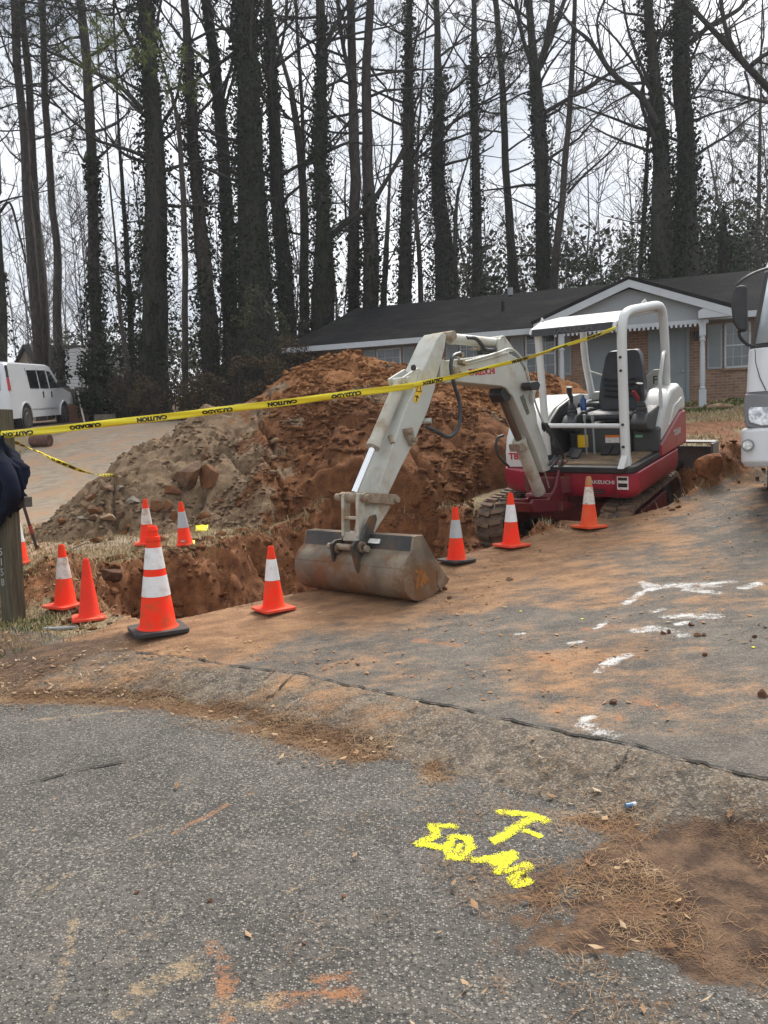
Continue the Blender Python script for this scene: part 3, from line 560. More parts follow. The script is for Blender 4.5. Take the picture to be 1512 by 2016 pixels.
def w_leaf(x, y):
    s = .6*x+.8*y; t = .8*x-.6*y; s0, s1 = edges(t); return np.clip(.95*S((s-s0+.05)/.2)*S((s0+1.2-s)/.5)*S((-t-4.3)/.7)*(.35+.65*(fbm(x*3, y*3, 3, 84) > .47))+.35*w_straw(x, y)+.5*S((edge_side(x, y))/.1)*(fbm(x*2, y*2, 3, 79) > .5)+.012, 0, 1)
leaves('leaf_litter', 26000, w_leaf, M_LITTER, 'small dead leaves and wood chips scattered over the verge and gutter', (.010, .030), 4, (-5, 5, 1.4, 12.5))
def w_fleck(x, y): return .5*S((-edge_side(x, y))/.05)*S((.6*x+.8*y-3.9)/.1)*S((fbm(x*1.5, y*1.5, 3, 83)-.42)/.15)
leaves('clay_fleck', 6000, w_fleck, hue('clay_fleck', (.34, .15, .06), (.22, .10, .045), (.42, .24, .11)), 'flat flecks of orange clay trodden over the driveway', (.006, .030), 14, (-2.5, 5, 3.5, 9.5), lift=.0)
# turf: short dry blades
def blades(name, n, wfn, mat, label, h, seed, box, wd=.004, lean=.8):
    rg = np.random.default_rng(seed); x = rg.uniform(box[0], box[1], n); y = rg.uniform(box[2], box[3], n); k = rg.random(n) < wfn(x, y); x, y = x[k], y[k]; n = len(x); z = G(x, y)-.005
    a = rg.random(n)*6.283; H = rg.uniform(*h, n); l = lean*rg.random(n); b = rg.random(n)*6.283; w_ = wd*(.6+.08*y); dx, dy = np.cos(a)*w_, np.sin(a)*w_
    m_ = np.stack([x+np.cos(b)*l*H*.4, y+np.sin(b)*l*H*.4, z+H*.6], -1); tp = np.stack([x+np.cos(b)*l*H, y+np.sin(b)*l*H, z+H*(1-.3*l)], -1)
    V = np.stack([np.stack([x-dx, y-dy, z], -1), np.stack([x+dx, y+dy, z], -1), m_-np.stack([dx, dy, 0*dx], -1)*.7, m_+np.stack([dx, dy, 0*dx], -1)*.7, tp], 1).reshape(-1, 3); b_ = np.arange(n)[:, None]*5
    m = me_from(name, V, [(0, 1, 2)]) if n == 0 else None
    F3 = np.concatenate([b_+np.array([[0, 1, 3]]), b_+np.array([[0, 3, 2]]), b_+np.array([[2, 3, 4]])]); return tag(link(name, me_from(name, V, F3), mat), label, 'grass', kind='stuff')
def yardw(x, y):
    es = edge_side(x, y); d = polydist(x, y, TRENCH); s = .6*x+.8*y; t = .8*x-.6*y; s0, s1 = edges(t); _, B = masks(x, y, None)
    w_ = B[:, 0]*S((es-.02)/.1)*(d < -.06)*(1-B[:, 2]); w_ = w_*((pile_h(x, y) < G(x, y)+.03)*(np.hypot(x-EX_O.x, y-EX_O.y) > 1.75))
    return np.clip(w_*(.35+1.1*S((fbm(x*1.6, y*1.6, 3, 88)-.35)/.25)), 0, 1)
def verge(x, y):
    s = .6*x+.8*y; t = .8*x-.6*y; s0, s1 = edges(t); return S((-t-5.9)/.5)*S((s-s0-.45)/.3)*(polydist(x, y, TRENCH) < -.1)
blades('dry_grass', 90000, lambda x, y: np.maximum(yardw(x, y), .6*verge(x, y)), M_DRY, 'short straw coloured winter grass on the yard', (.025, .085), 21, (-6.5, 6.5, 6.3, 13.5))
blades('dry_grass', 60000, yardw, M_DRY, 'straw coloured winter grass on the lawn in front of the house', (.04, .10), 22, (-9, 14, 13.5, 21), wd=.007)
def tuft(x, y):                      # dead turf hanging over the trench and on the dug clods
    d = polydist(x, y, TRENCH); w_ = (np.abs(d+.03) < .10)*(edge_side(x, y) > .5)*S((fbm(x*2.3, y*2.3, 3, 97)-.42)/.1)
    for bx, by, rx, ry, h in BERM: w_ = np.maximum(w_, .8*np.exp(-((x-bx)/rx)**2-((y-by)/ry)**2)*(fbm(x*4, y*4, 3, 98) > .46))
    return w_
blades('dead_turf', 40000, tuft, M_DRY, 'dead turf roots fringing the trench lip and the berm', (.05, .14), 23, (-4.2, 4.3, 7.0, 12.2), wd=.003, lean=1.6)
blades('green_grass', 26000, lambda x, y: verge(x, y)*S((fbm(x*2.4, y*2.4, 3, 99)-.5)/.12), M_GRN, 'green weeds and grass at the foot of the wooden post', (.02, .07), 24, (-5.5, -2.3, 4.4, 8.6), wd=.004)
blades('green_grass', 9000, lambda x, y: S((fbm(x*1.4, y*2, 3, 99)-.45)/.12)*.9, M_GRN, 'strip of green grass along the front wall of the brick house', (.03, .09), 25, (5.5, 12, 18.2, 20.2), wd=.01)
# ------------------------------------------------------------ the excavator
def text_mesh(txt, size, extrude=.002, bold=0.0, shear=0., space=1.0):
    c = bpy.data.curves.new('lettering', 'FONT'); c.body = txt; c.size = size; c.extrude = extrude; c.offset = bold; c.shear = shear; c.space_character = space
    c.align_x = 'CENTER'; c.align_y = 'CENTER'; c.resolution_u = 3
    o = bpy.data.objects.new('tmp', c); C.objects.link(o); dg = bpy.context.evaluated_depsgraph_get(); m = bpy.data.meshes.new_from_object(o.evaluated_get(dg))
    bpy.data.objects.remove(o); return m
def text_on(name, txt, size, o, u, v, mat, parent, bold=0, inv=None, extrude=.002, shear=0, space=1., sx=1.):
    "lettering at o with its baseline along u and its height along v"
    u = Vector(u).normalized(); w_ = u.cross(Vector(v)).normalized(); v = w_.cross(u)
    m = text_mesh(txt, size, extrude, bold, shear, space); M = Matrix(((u.x*sx, v.x, w_.x, o[0]), (u.y*sx, v.y, w_.y, o[1]), (u.z*sx, v.z, w_.z, o[2]), (0, 0, 0, 1)))
    m.transform(inv @ M if inv is not None else M); return link(name, m, mat, parent)
M_GREY = pmat('boom_paint', (.45, .455, .41), .42, var=.07, vs=2.5, dirt=(.30, .225, .145), ds=3.5, dt=.64, dw=.16, bump=.08, bs=200)
M_GREYD = pmat('dirty_boom_paint', (.44, .42, .35), .5, var=.1, vs=4, dirt=(.27, .17, .09), ds=6, dt=.58, dw=.14, bump=.15, bs=120)
M_WHITE = pmat('body_white_paint', (.58, .59, .575), .38, var=.05, vs=3, dirt=(.36, .27, .19), ds=4, dt=.72, dw=.1, coat=.2)
M_RED = pmat('body_red_paint', (.30, .014, .034), .38, var=.1, vs=3, dirt=(.20, .085, .05), ds=5, dt=.68, dw=.12, coat=.25)
M_DKRED = pmat('dark_red_casting', (.12, .010, .016), .5, var=.15, vs=5, dirt=(.15, .06, .03), ds=6, dt=.6)
M_BLACK = pmat('black_plastic', (.020, .020, .022), .55, var=.2, vs=6, dirt=(.09, .06, .04), ds=5, dt=.66)
M_DGREY = pmat('dark_grey_plastic', (.048, .050, .052), .55, var=.12, vs=5, dirt=(.14, .10, .07), ds=6, dt=.66)
M_MGREY = pmat('mid_grey_panel', (.22, .235, .24), .5, var=.06, vs=4)
M_SEAT = pmat('seat_vinyl', (.016, .018, .024), .42, var=.2, vs=6, bump=.2, bs=60)
M_CHROME = pmat('chrome_rod', (.78, .79, .80), .12, 1., var=.03)
M_RUBBER = pmat('track_rubber', (.060, .050, .043), .85, var=.25, vs=12, dirt=(.20, .12, .07), ds=9, dt=.47, dw=.16, bump=.4, bs=60)
M_HOSE = pmat('rubber_hose', (.030, .031, .034), .5, var=.1)
M_BUCKET = pmat('worn_bucket_steel', (.185, .153, .112), .48, .3, var=.4, vs=4, dirt=(.19, .088, .036), ds=3.6, dt=.53, dw=.10, bump=.35, bs=50)
M_BKTDARK = pmat('bucket_dark_steel', (.055, .052, .048), .5, .3, var=.3, vs=5, dirt=(.17, .085, .035), ds=5, dt=.56, dw=.08, bump=.3, bs=60)
M_PINS = pmat('muddy_pin_steel', (.36, .31, .23), .55, .3, var=.25, vs=12, dirt=(.20, .13, .08), ds=12, dt=.5)
M_FLOOR = pmat('muddy_floor_mat', (.21, .145, .085), .85, var=.3, vs=5, dirt=(.05, .045, .04), ds=4, dt=.58, bump=.3)
M_LETRED = pmat('red_lettering', (.42, .012, .030), .4); M_LETGREY = pmat('grey_lettering', (.50, .50, .50), .4); M_LETBLK = pmat('black_lettering', (.012, .012, .012), .5)
M_YELLOWD = pmat('yellow_decal', (.80, .50, .015), .4); M_DECALW = pmat('white_decal', (.68, .66, .62), .5, dirt=(.35, .3, .25), ds=30, dt=.6); M_ORANGED = pmat('orange_decal', (.75, .20, .03), .4)
M_BLADE = pmat('dozer_blade_grey', (.13, .135, .135), .42, .4, var=.2, vs=3, dirt=(.19, .12, .07), ds=5, dt=.6)
M_GLASSD = pmat('lamp_glass', (.05, .05, .055), .1)
EXR = empty('mini_excavator', None, 'white and red mini excavator with open canopy parked nose down in the dug trench', 'excavator', mw=EX_M)
EXI = EX_M.inverted()
UR = EX_M.inverted() @ EX_U                       # undercarriage frame seen from the upper body's frame
# undercarriage ---------------------------------------------------------------
UT = EX_M.inverted() @ EX_T
def track(sx):
    r = .275; L = .78; w2 = .165
    def path(n):                                    # point and tangent along the belt
        per = 2*2*L+2*math.pi*r; u = (n % 1)*per
        if u < 2*L: return (-L+u, 2*r), (1, 0)
        u -= 2*L
        if u < math.pi*r: a = math.pi/2-u/r; return (L+r*math.cos(a), r+r*math.sin(a)), (math.sin(a), -math.cos(a))
        u -= math.pi*r
        if u < 2*L: return (L-u, 0), (-1, 0)
        u -= 2*L; a = -math.pi/2-u/r; return (-L+r*math.cos(a), r+r*math.sin(a)), (math.sin(a), -math.cos(a))
    b = MB(UT); N = 96; V = []; F = []
    for i in range(N):
        (y, z), (ty, tz) = path(i/N); ny, nz = -tz, ty
        if True: nz2, ny2 = ty, -tz
        for off in (0, -.035):
            for xx in (-w2, w2): V.append((sx+xx, y+ny2*off, z+nz2*off))
    for i in range(N):
        a = i*4; c = ((i+1) % N)*4
        F += [(a, a+1, c+1, c), (a+2, c+2, c+3, a+3), (a, c, c+2, a+2), (a+1, a+3, c+3, c+1)]
    b.add(V, F)
    lugs = MB(UT); NL = 40
    for i in range(NL):
        for side in (-1, 1):
            (y, z), (ty, tz) = path((i+(.25 if side > 0 else 0))/NL); nn = Vector((0, -tz, ty)); tt = Vector((0, ty, tz)); ax = Vector((1, 0, 0))
            rot = Matrix((ax, tt, nn)).transposed()
            sk = Matrix.Rotation(side*.22, 3, 'Z')
            lugs.box(Vector((sx+side*.082, y, z))+nn*.014, (.150, .052, .04), rot @ sk)
            lugs.box(Vector((sx+side*.150, y, z))+nn*.008, (.036, .085, .028), rot)
    o = b.build('track', M_RUBBER, EXR); lugs.build('lug', M_RUBBER, o, bevel=.006); tag(o.children[0], kind='stuff') if False else None
    fr = MB(UT); fr.bb(sx-.08, sx+.08, -.72, .72, .17, .38); fr.build('track_frame', M_DKRED, o, bevel=.02)
    ro = MB(UT)
    for yy in (-.78, .78): ro.tube([(sx-.07, yy, r), (sx+.07, yy, r)], .225, 24); ro.tube([(sx-.10, yy, r), (sx+.10, yy, r)], .08, 16)
    for yy in (-.42, -.14, .14, .42): ro.tube([(sx-.1, yy, .12), (sx+.1, yy, .12)], .075, 16)
    ro.build('roller', M_BLACK, o)
track(-.70); track(.70)
b = MB(UR); b.bb(-.58, .58, -.38, .38, .26, .5); b.tube([(0, 0, .48), (0, 0, .66)], .42, 32); b.build('undercarriage_frame', M_DKRED, EXR, bevel=.02)
# dozer blade (behind: the upper body is turned half round)
b = MB(UR); prof = []
for k in range(9):
    a = -0.9+1.8*k/8; prof.append((1.78+.10*math.cos(a)*1.0-.12, .55+.19*math.sin(a)/.78))
fr = ((0, 0, 0), (0, 1, 0), (0, 0, 1), (1, 0, 0)); face = prof+[(y+.03, z) for y, z in prof[::-1]]
b.prism(face, fr, -.87, .87); bl = b.build('dozer_blade', M_BLADE, EXR)
e_ = MB(UR)
for x in (-.87, .85): e_.prism([(1.58, .36), (1.80, .36), (1.80, .80), (1.60, .80)], fr, x, x+.03)
e_.bb(-.87, .87, 1.66, 1.80, .79, .81); e_.build('end_plate', M_BLADE, bl)
a_ = MB(UR)
for x in (-.42, .42): a_.tube([(x, .4, .40), (x, 1.72, .52)], .055, 8)
a_.prism([(.9, .40), (1.70, .43), (1.70, .50), (.9, .48)], fr, -.40, .40); a_.build('push_arm', M_BLACK, bl, bevel=.01)
# upper body ------------------------------------------------------------------
ZF = (0, 0, 0), (1, 0, 0), (0, 1, 0), (0, 0, 1)
sk = [(-.80, -.42), (-.70, -.66), (-.42, -.80), (-.18, -.84), (.20, -.86), (.80, -.86), (.87, -.78), (.88, .50), (.80, .74), (.60, .92), (.30, 1.02), (-.30, 1.02), (-.60, .92), (-.80, .72), (-.86, .45)]
b = MB(); n_ = len(sk)
V = []; F = []
for z, k in ((.66, .93), (.72, .985), (.80, 1.0), (.93, 1.0)):
    for x, y in sk: V.append((x*k, y*k, z))
F.append(tuple(range(n_-1, -1, -1))); F.append(tuple(range(3*n_, 4*n_)))
for r_ in range(3):
    for k in range(n_): F.append((r_*n_+k, r_*n_+(k+1) % n_, (r_+1)*n_+(k+1) % n_, (r_+1)*n_+k))
b.add(V, F); SK = b.build('lower_body', M_RED, EXR, bevel=.015)
text_on('maker_lettering', 'TAKEUCHI', .052, (.50, -.8625, .835), (1, 0, 0), (0, 0, 1), M_LETGREY, SK, bold=.001, sx=1.2)
for k in range(3): MB().bb(.42, .54, -.864, -.858, .71+.022*k, .72+.022*k).build('vent_slot', M_BLACK, SK)
b = MB(); b.bb(.675, .79, -.864, -.860, .765, .90); d_ = b.build('warning_decal', M_DECALW, SK)
b = MB(); b.bb(.685, .78, -.867, -.865, .79, .83); b.bb(.685, .78, -.867, -.865, .86, .89); b.build('decal_text', M_LETBLK, d_)
for q in ((.64, .648, -.864, -.858, .67, .93), (.18, .186, -.863, -.857, .68, .93)): MB().bb(*q).build('panel_seam', M_BLACK, SK)
# floor
b = MB(); b.prism([(-.20, -.90), (.80, -.90), (.86, -.84), (.86, .12), (-.20, .12)], ZF, .935, 1.0); FL = b.build('floor_plate', M_BLACK, EXR, bevel=.012)
b = MB(); b.bb(-.16, .80, -.80, .10, 1.001, 1.012)
for k in range(12): b.bb(-.14, .78, -.78+.07*k, -.755+.07*k, 1.012, 1.018)
b.build('floor_mat', M_FLOOR, FL)
for x, y in ((.02, -.42), (.10, -.5), (.36, -.30), (.47, -.30)):
    b = MB(); b.box((x, y, 1.06), (.09, .15, .025), Matrix.Rotation(.5, 3, 'X')); b.bb(x-.015, x+.015, y-.0, y+.03, 1.0, 1.06); b.build('pedal', M_BLACK, FL, bevel=.006)
# right hood (tank and engine cover)
YZ = ((0, 0, 0), (0, 1, 0), (0, 0, 1), (1, 0, 0))
def hood(name, x0, x1, prof, mat, top_in=.0):
    bm_ = MB(); n2 = len(prof); V = []; F = []
    zmin = min(p[1] for p in prof); zmax = max(p[1] for p in prof)
    cy = sum(p[0] for p in prof)/n2
    xs_ = [(x0+.07, .97), (x0+.02, .99), (x0, 1), (x0, 1)][:0] or [x0, x1]
    lay = [(x0+.10, .80), (x0+.035, .93), (x0, 1.0), (x1, 1.0)]
    for x, k in lay:
        for y, z in prof: V.append((x, cy+(y-cy)*(1-(1-k)*.35), zmin+(z-zmin)*(1-(1-k)*.55)))
    L = len(lay); F.append(tuple(range(n2-1, -1, -1))); F.append(tuple(range((L-1)*n2, L*n2)))
    for r2 in range(L-1):
        for k in range(n2): F.append((r2*n2+k, r2*n2+(k+1) % n2, (r2+1)*n2+(k+1) % n2, (r2+1)*n2+k))
    bm_.add(V, F); return bm_.build(name, mat, EXR, bevel=.012, smooth=50)
hp = [(-.66, .935), (-.66, 1.10), (-.60, 1.28), (-.46, 1.44), (-.25, 1.54), (.1, 1.60), (.5, 1.60), (.82, 1.55), (.95, 1.42), (.98, 1.2), (.98, .935)]
HD = hood('tank_cover', -.68, -.24, hp, M_WHITE)
text_on('model_lettering', 'TB260', .10, (-.50, -.664, 1.06), (1, 0, 0), (0, 0, 1), M_LETRED, HD, bold=.003)
b = MB(); b.prism([(-.62, .935), (-.62, 1.12), (-.56, 1.27), (-.43, 1.42), (-.24, 1.515), (.1, 1.575), (.1, .935)], YZ, -.238, -.222); b.build('inner_panel', M_DGREY, HD)
b = MB(); b.tube([(-.215, -.64, 1.06), (-.215, -.57, 1.27), (-.215, -.43, 1.425), (-.215, -.2, 1.53), (-.215, .1, 1.58)], .014, 8); b.build('edge_trim', M_GREY, HD)
# rear engine cover and left quarter
b = MB(); b.prism([(-.26, .40), (.62, .40), (.62, .98), (-.26, .98)], ZF, .935, 1.50); b.build('engine_cover', M_DGREY, EXR, bevel=.03)
LQ = [(-.06, .935), (-.06, 1.08), (.34, 1.22), (.66, 1.33), (.88, 1.32), (.88, .935)]
b = MB(); b.prism(LQ, YZ, .60, .875); RQ = b.build('rear_quarter_panel', M_RED, EXR, bevel=.03, seg=3)
b = MB(); b.prism([(-.06, 1.082), (.34, 1.222), (.66, 1.332), (.878, 1.322), (.87, 1.46), (.80, 1.58), (.66, 1.65), (.36, 1.62), (.12, 1.46), (-.02, 1.28)], YZ, .60, .873); WQ = b.build('rear_shoulder_cover', M_WHITE, EXR, bevel=.05, seg=3)
b = MB(); b.tube([(.874, .22, 1.24), (.874, .40, 1.42), (.874, .70, 1.48)], .012, 8); b.build('moulding', M_WHITE, WQ)
text_on('model_lettering', 'TB260', .10, (.8765, .50, 1.12), (0, 1, 0), (0, 0, 1), M_LETGREY, RQ, bold=.001)
# seat base, seat
b = MB(); b.bb(-.06, .58, -.16, .40, 1.0, 1.30); SB = b.build('seat_base', M_DGREY, EXR, bevel=.025)
b = MB(); b.bb(-.02, .10, -.166, -.162, 1.07, 1.21); b.build('yellow_sticker', M_YELLOWD, SB)
b = MB(); b.bb(.30, .46, -.166, -.162, 1.12, 1.20); s_ = b.build('notice_sticker', M_DECALW, SB)
b = MB(); b.bb(.30, .46, -.169, -.167, 1.18, 1.205); b.build('orange_band', M_ORANGED, s_)
b = MB(); b.bb(.58, .86, -.12, .2, 1.0, 1.27); b.build('side_step_box', M_DGREY, EXR, bevel=.03)
b = MB(); b.bb(.62, .70, -.124, -.122, 1.17, 1.195); b.build('green_label', pmat('green_label', (.15, .45, .25), .4), EXR)
st = MB(); fr_ = ((0, 0, 0), (0, 1, 0), (0, 0, 1), (1, 0, 0))
st.prism([(-.18, 1.36), (-.20, 1.42), (-.12, 1.46), (.24, 1.44), (.30, 1.36)], fr_, .08, .62); SEAT = st.build('seat', M_SEAT, EXR, bevel=.035, seg=3)
bk = MB(); V = []; F = []; rows = [(1.40, .20, .21), (1.55, .235, .235), (1.72, .225, .275), (1.88, .20, .31), (2.02, .175, .335), (2.08, .14, .345)]
for z, hw, y in rows:
    for k in range(9):
        u = -1+2*k/8; V.append((.36+u*hw*1.12, y-.05*(1-u*u)*0+.045*abs(u)**3*-1, z))
    for k in range(8, -1, -1):
        u = -1+2*k/8; V.append((.36+u*hw*1.09, y+.10, z))
m_ = 18; F.append(tuple(range(m_-1, -1, -1))); F.append(tuple(range((len(rows)-1)*m_, len(rows)*m_)))
for r2 in range(len(rows)-1):
    for k in range(m_): F.append((r2*m_+k, r2*m_+(k+1) % m_, (r2+1)*m_+(k+1) % m_, (r2+1)*m_+k))
bk.add(V, F); bk.build('backrest', M_SEAT, SEAT, bevel=.025, seg=3)
ri = MB()
for k in range(4): ri.tube([(.18, .172+.006*k, 1.60+.06*k), (.36, .205+.008*k, 1.58+.06*k), (.54, .172+.006*k, 1.60+.06*k)], .012, 6)
ri.build('seat_crease', M_SEAT, SEAT)
for x, nm in ((-.06, 1), (.72, 2)):
    b = MB(); b.prism([(-.30, 1.28), (-.34, 1.36), (-.24, 1.44), (.15, 1.48), (.28, 1.46), (.28, 1.26), (-.1, 1.22)], fr_, x-.09, x+.09); cn = b.build('armrest_console', M_DGREY, EXR, bevel=.03)
    b = MB(); b.lathe([(.065, 0), (.055, .03), (.06, .04), (.045, .07), (.05, .08), (.03, .12), (.02, .13)], 14, (x, -.18, 1.44)); b.build('rubber_boot', M_BLACK, cn)
    b = MB(); b.tube(curve_pts([(x, -.18, 1.56), (x, -.19, 1.64), (x-.01, -.21, 1.70), (x, -.22, 1.76)], 4), [.02]*4+[.026]*4+[.03]*4+[.036], 10); b.build('joystick', M_BLACK, cn)
b = MB(); b.tube([(.66, .06, 1.47), (.58, -.02, 1.66)], .02, 8); b.build('red_lever', pmat('red_lever', (.35, .02, .02), .5), EXR)
b = MB(); b.lathe([(.035, 0), (.035, .12), (.014, .15), (.014, .17)], 12, (.02, -.05, 1.47)); b.build('water_bottle', pmat('blue_bottle', (.02, .06, .22), .15), EXR)
for x in (.16, .25): MB().tube([(x, -.36, 1.02), (x, -.37, 1.40), (x, -.37, 1.401), (x, -.375, 1.47)], [.011, .011, .018, .018], 8).build('travel_lever', M_MGREY, EXR)
# canopy
def post(name, pts, r, flat=1, n=12):
    b2 = MB(); b2.tube(curve_pts(pts, 6), r, n); return b2
b = post('', [(.76, -.82, 1.0), (.745, -.78, 1.4), (.735, -.74, 2.0), (.735, -.72, 2.31), (.735, -.66, 2.45), (.735, -.50, 2.505), (.735, -.1, 2.52), (.735, .36, 2.525), (.735, .52, 2.48), (.735, .585, 2.35), (.735, .62, 2.0), (.72, .66, 1.60)], .048)
CAN = b.build('canopy_frame', M_WHITE, EXR)
b = MB(); b.prism([(-.98, 1.0), (-.72, 1.0), (-.75, 1.10), (-.80, 1.16)], fr_, .72, .79); b.build('post_foot', M_WHITE, CAN, bevel=.01)
b = post('', [(-.17, -.64, 1.08), (-.17, -.66, 1.5), (-.17, -.68, 2.1), (-.17, -.69, 2.40)], .040); b.build('post', M_WHITE, CAN)
b = MB(); b.tube(curve_pts([(-.19, .56, 2.38), (-.19, .58, 2.0), (-.14, .62, 1.52)], 5), .042, 10); b.build('post', M_WHITE, CAN)
b = MB(); RF = [(-.78, 2.37), (-.74, 2.43), (-.50, 2.49), (.0, 2.515), (.52, 2.51), (.56, 2.47), (.50, 2.45), (-.4, 2.44), (-.70, 2.40)]
b.prism(RF, fr_, -.24, .70); RO = b.build('roof', M_WHITE, CAN, bevel=.015)
fu = Vector((0, .04, .10)).normalized()
b = MB(); b.prism([(-.793, 2.355), (-.762, 2.425), (-.746, 2.425), (-.78, 2.355)], fr_, -.20, .66); b.build('visor', M_BLACK, RO)
text_on('maker_lettering', 'TAKEUCHI', .075, (.26, -.782, 2.39), (1, 0, 0), fu, M_DGREY, RO, bold=.002, sx=1.25)
for q in ([(.70, .0, 2.57), (.72, .04, 2.60), (.72, .08, 2.57)], [(-.22, -.5, 2.48), (-.22, -.46, 2.53), (-.22, -.42, 2.49)]): MB().tube(q, .01, 6).build('lifting_eye', M_WHITE, RO)
b = MB(); b.tube([(-.19, -.66, 1.40), (.745, -.78, 1.40)], .024, 10); b.build('front_bar', M_WHITE, CAN)
b = MB(); b.prism([(-.14, 1.50), (.72, 1.56), (.72, 1.60), (-.14, 1.60)], ((0, .58, 0), (1, 0, 0), (0, 0, 1), (0, 1, 0)), 0, .10); b.prism([(.05, 1.60), (.16, 1.69), (.44, 1.69), (.60, 1.82), (.70, 1.82), (.72, 1.60)], ((0, .60, 0), (1, 0, 0), (0, 0, 1), (0, 1, 0)), 0, .03); RP = b.build('rear_panel', M_GREY, EXR, bevel=.008)
text_on('letter_decal', 'F', .13, (.62, .597, 1.70), (1, 0, 0), (0, 0, 1), M_LETBLK, RP)
b = MB(); b.tube([(-.16, .57, 1.86), (.05, .58, 1.78), (.2, .60, 1.66)], .010, 8); b.build('cable_edge', M_GREY, RP)
b = MB(); b.tube(curve_pts([(.74, .60, 1.98), (.78, .42, 2.02), (.82, .22, 1.92), (.82, .14, 1.72), (.83, .12, 1.32), (.84, .10, 1.20), (.80, .0, 1.16)], 6), .020, 10); b.build('handrail', M_WHITE, EXR)
for q in ((.745, -.834, 1.42), (.735, -.795, 1.95), (.733, -.79, 2.08), (.75, -.86, 1.2)): MB().tube([(q[0], q[1]+.03, q[2]), (q[0], q[1]-.004, q[2])], .014, 8).build('bolt', M_BLACK, CAN)
# boom, stick and bucket: profiles in the boom's own plane -----------------------
PB = Vector((-.29, 7.08, 0)); YB = R(40); BB = Vector((math.sin(YB), math.cos(YB), 0)); BL = Vector((math.cos(YB), -math.sin(YB), 0)); BZ = Vector((0, 0, 1))
BFR = (PB, BB, BZ, BL); INV = EXI
def bq(px, py, w_=0.):
    d = ray(px, py); t_ = ((PB-Vector((0, 0, HC))).dot(BL)+w_)/d.dot(BL); p = Vector((0, 0, HC))+d*t_-PB; return (p.dot(BB), p.z)
def c1(x, y, w_=0.): return bq(580+x/3.024, 560+y/3.024, w_)
def c2(x, y, w_=0.): return bq(900+x/2.7, 560+y/2.7, w_)
def P3(a, w_=0.): return PB+BB*a[0]+BZ*a[1]+BL*w_
def pb(): return MB(INV)
HW = .12
# boom
bo = [c1(872, 440, HW), c1(905, 452, HW), c1(1170, 418, HW), c1(1262, 398, HW), c1(1330, 440, HW), c1(1375, 520, HW), c1(1402, 620, HW), c1(1440, 760, HW), c2(428, 735, HW), c2(478, 880, HW), c2(498, 985, HW), c2(462, 1000, HW),
      c2(420, 880, HW), c2(350, 715, HW), c2(295, 590, HW), c1(1285, 650, HW), c1(1262, 618, HW), c1(1232, 606, HW), c1(960, 580, HW), c1(900, 590, HW), c1(870, 560, HW)]
b = pb(); b.prism(bo, BFR, -HW, HW); BOOM = b.build('boom', M_GREY, EXR, bevel=.012)
text_on('maker_lettering', 'TAKEUCHI', .098, P3(c1(1118, 520, HW+.002), HW+.002), P3(c1(1190, 514, HW+.002), HW+.002)-P3(c1(1050, 524, HW+.002), HW+.002), BZ, M_LETRED, BOOM, bold=.003, inv=INV, sx=1.12)
b = pb(); b.tube([P3(c1(1205, 345), -.09), P3(c1(1205, 345), .09)], .07, 18); b.prism([c1(1170, 425), c1(1178, 330), c1(1200, 312), c1(1225, 330), c1(1275, 400)], BFR, .05, .09); b.prism([c1(1170, 425), c1(1178, 330), c1(1200, 312), c1(1225, 330), c1(1275, 400)], BFR, -.09, -.05); b.build('cylinder_bracket', M_GREY, BOOM, bevel=.006)
b = pb(); b.tube([P3(c1(890, 535), -.17), P3(c1(890, 535), .165)], .045, 16); b.tube([P3(c1(890, 535), .16), P3(c1(890, 535), .175)], .06, 16); b.build('boom_tip_pin', M_PINS, BOOM)
b = pb(); b.prism([c1(1340, 670, HW), c1(1362, 655, HW), c1(1398, 765, HW), c1(1382, 778, HW)], BFR, HW+.001, HW+.004); b.build('data_decal', pmat('dark_decal', (.10, .10, .07), .4, var=.5, vs=60), BOOM)
# pipes along the boom
def pipe(name, pts, r, mat, parent, n=8, sm=5): 
    b3 = pb(); b3.tube(curve_pts(pts, sm), r, n); return b3.build(name, mat, parent)
pipe('hydraulic_pipe', [P3(c1(960, 425, HW), HW+.02), P3(c1(985, 460, HW), HW+.02), P3(c1(1050, 450, HW), HW+.02), P3(c1(1200, 408, HW), HW+.02), P3(c1(1275, 385, HW), HW+.02), P3(c1(1330, 425, HW), HW+.02), P3(c1(1372, 500, HW), HW+.02), P3(c1(1385, 560, HW), HW+.02), P3(c1(1430, 720, HW), HW+.02), P3(c2(455, 760, HW), HW+.03)], .012, M_GREY, BOOM)
pipe('hydraulic_pipe', [P3(c1(945, 490, HW), HW+.015), P3(c1(1000, 480, HW), HW+.015), P3(c1(1180, 432, HW), HW+.015), P3(c1(1268, 405, HW), HW+.015)], .009, M_GREY, BOOM)
for q in ((915, 430), (920, 470), (905, 540), (880, 545), (935, 480)): pb().tube([P3(c1(*q), HW), P3(c1(*q), HW+.07)], .025, 8).build('hose_coupling', M_PINS, BOOM)
b = pb(); b.prism([c1(1340, 585, HW), c1(1385, 580, HW), c1(1400, 600, HW), c1(1392, 632, HW), c1(1348, 635, HW), c1(1336, 612, HW)], BFR, HW+.02, HW+.15); LAMP = b.build('work_lamp', M_BLACK, BOOM, bevel=.012)
b = pb(); b.prism([c1(1402, 635, HW), c1(1420, 620, HW), c1(1410, 660, HW), c1(1402, 720, HW), c1(1392, 660, HW)], BFR, HW+.01, HW+.05); b.build('lamp_bracket', M_GREY, LAMP)
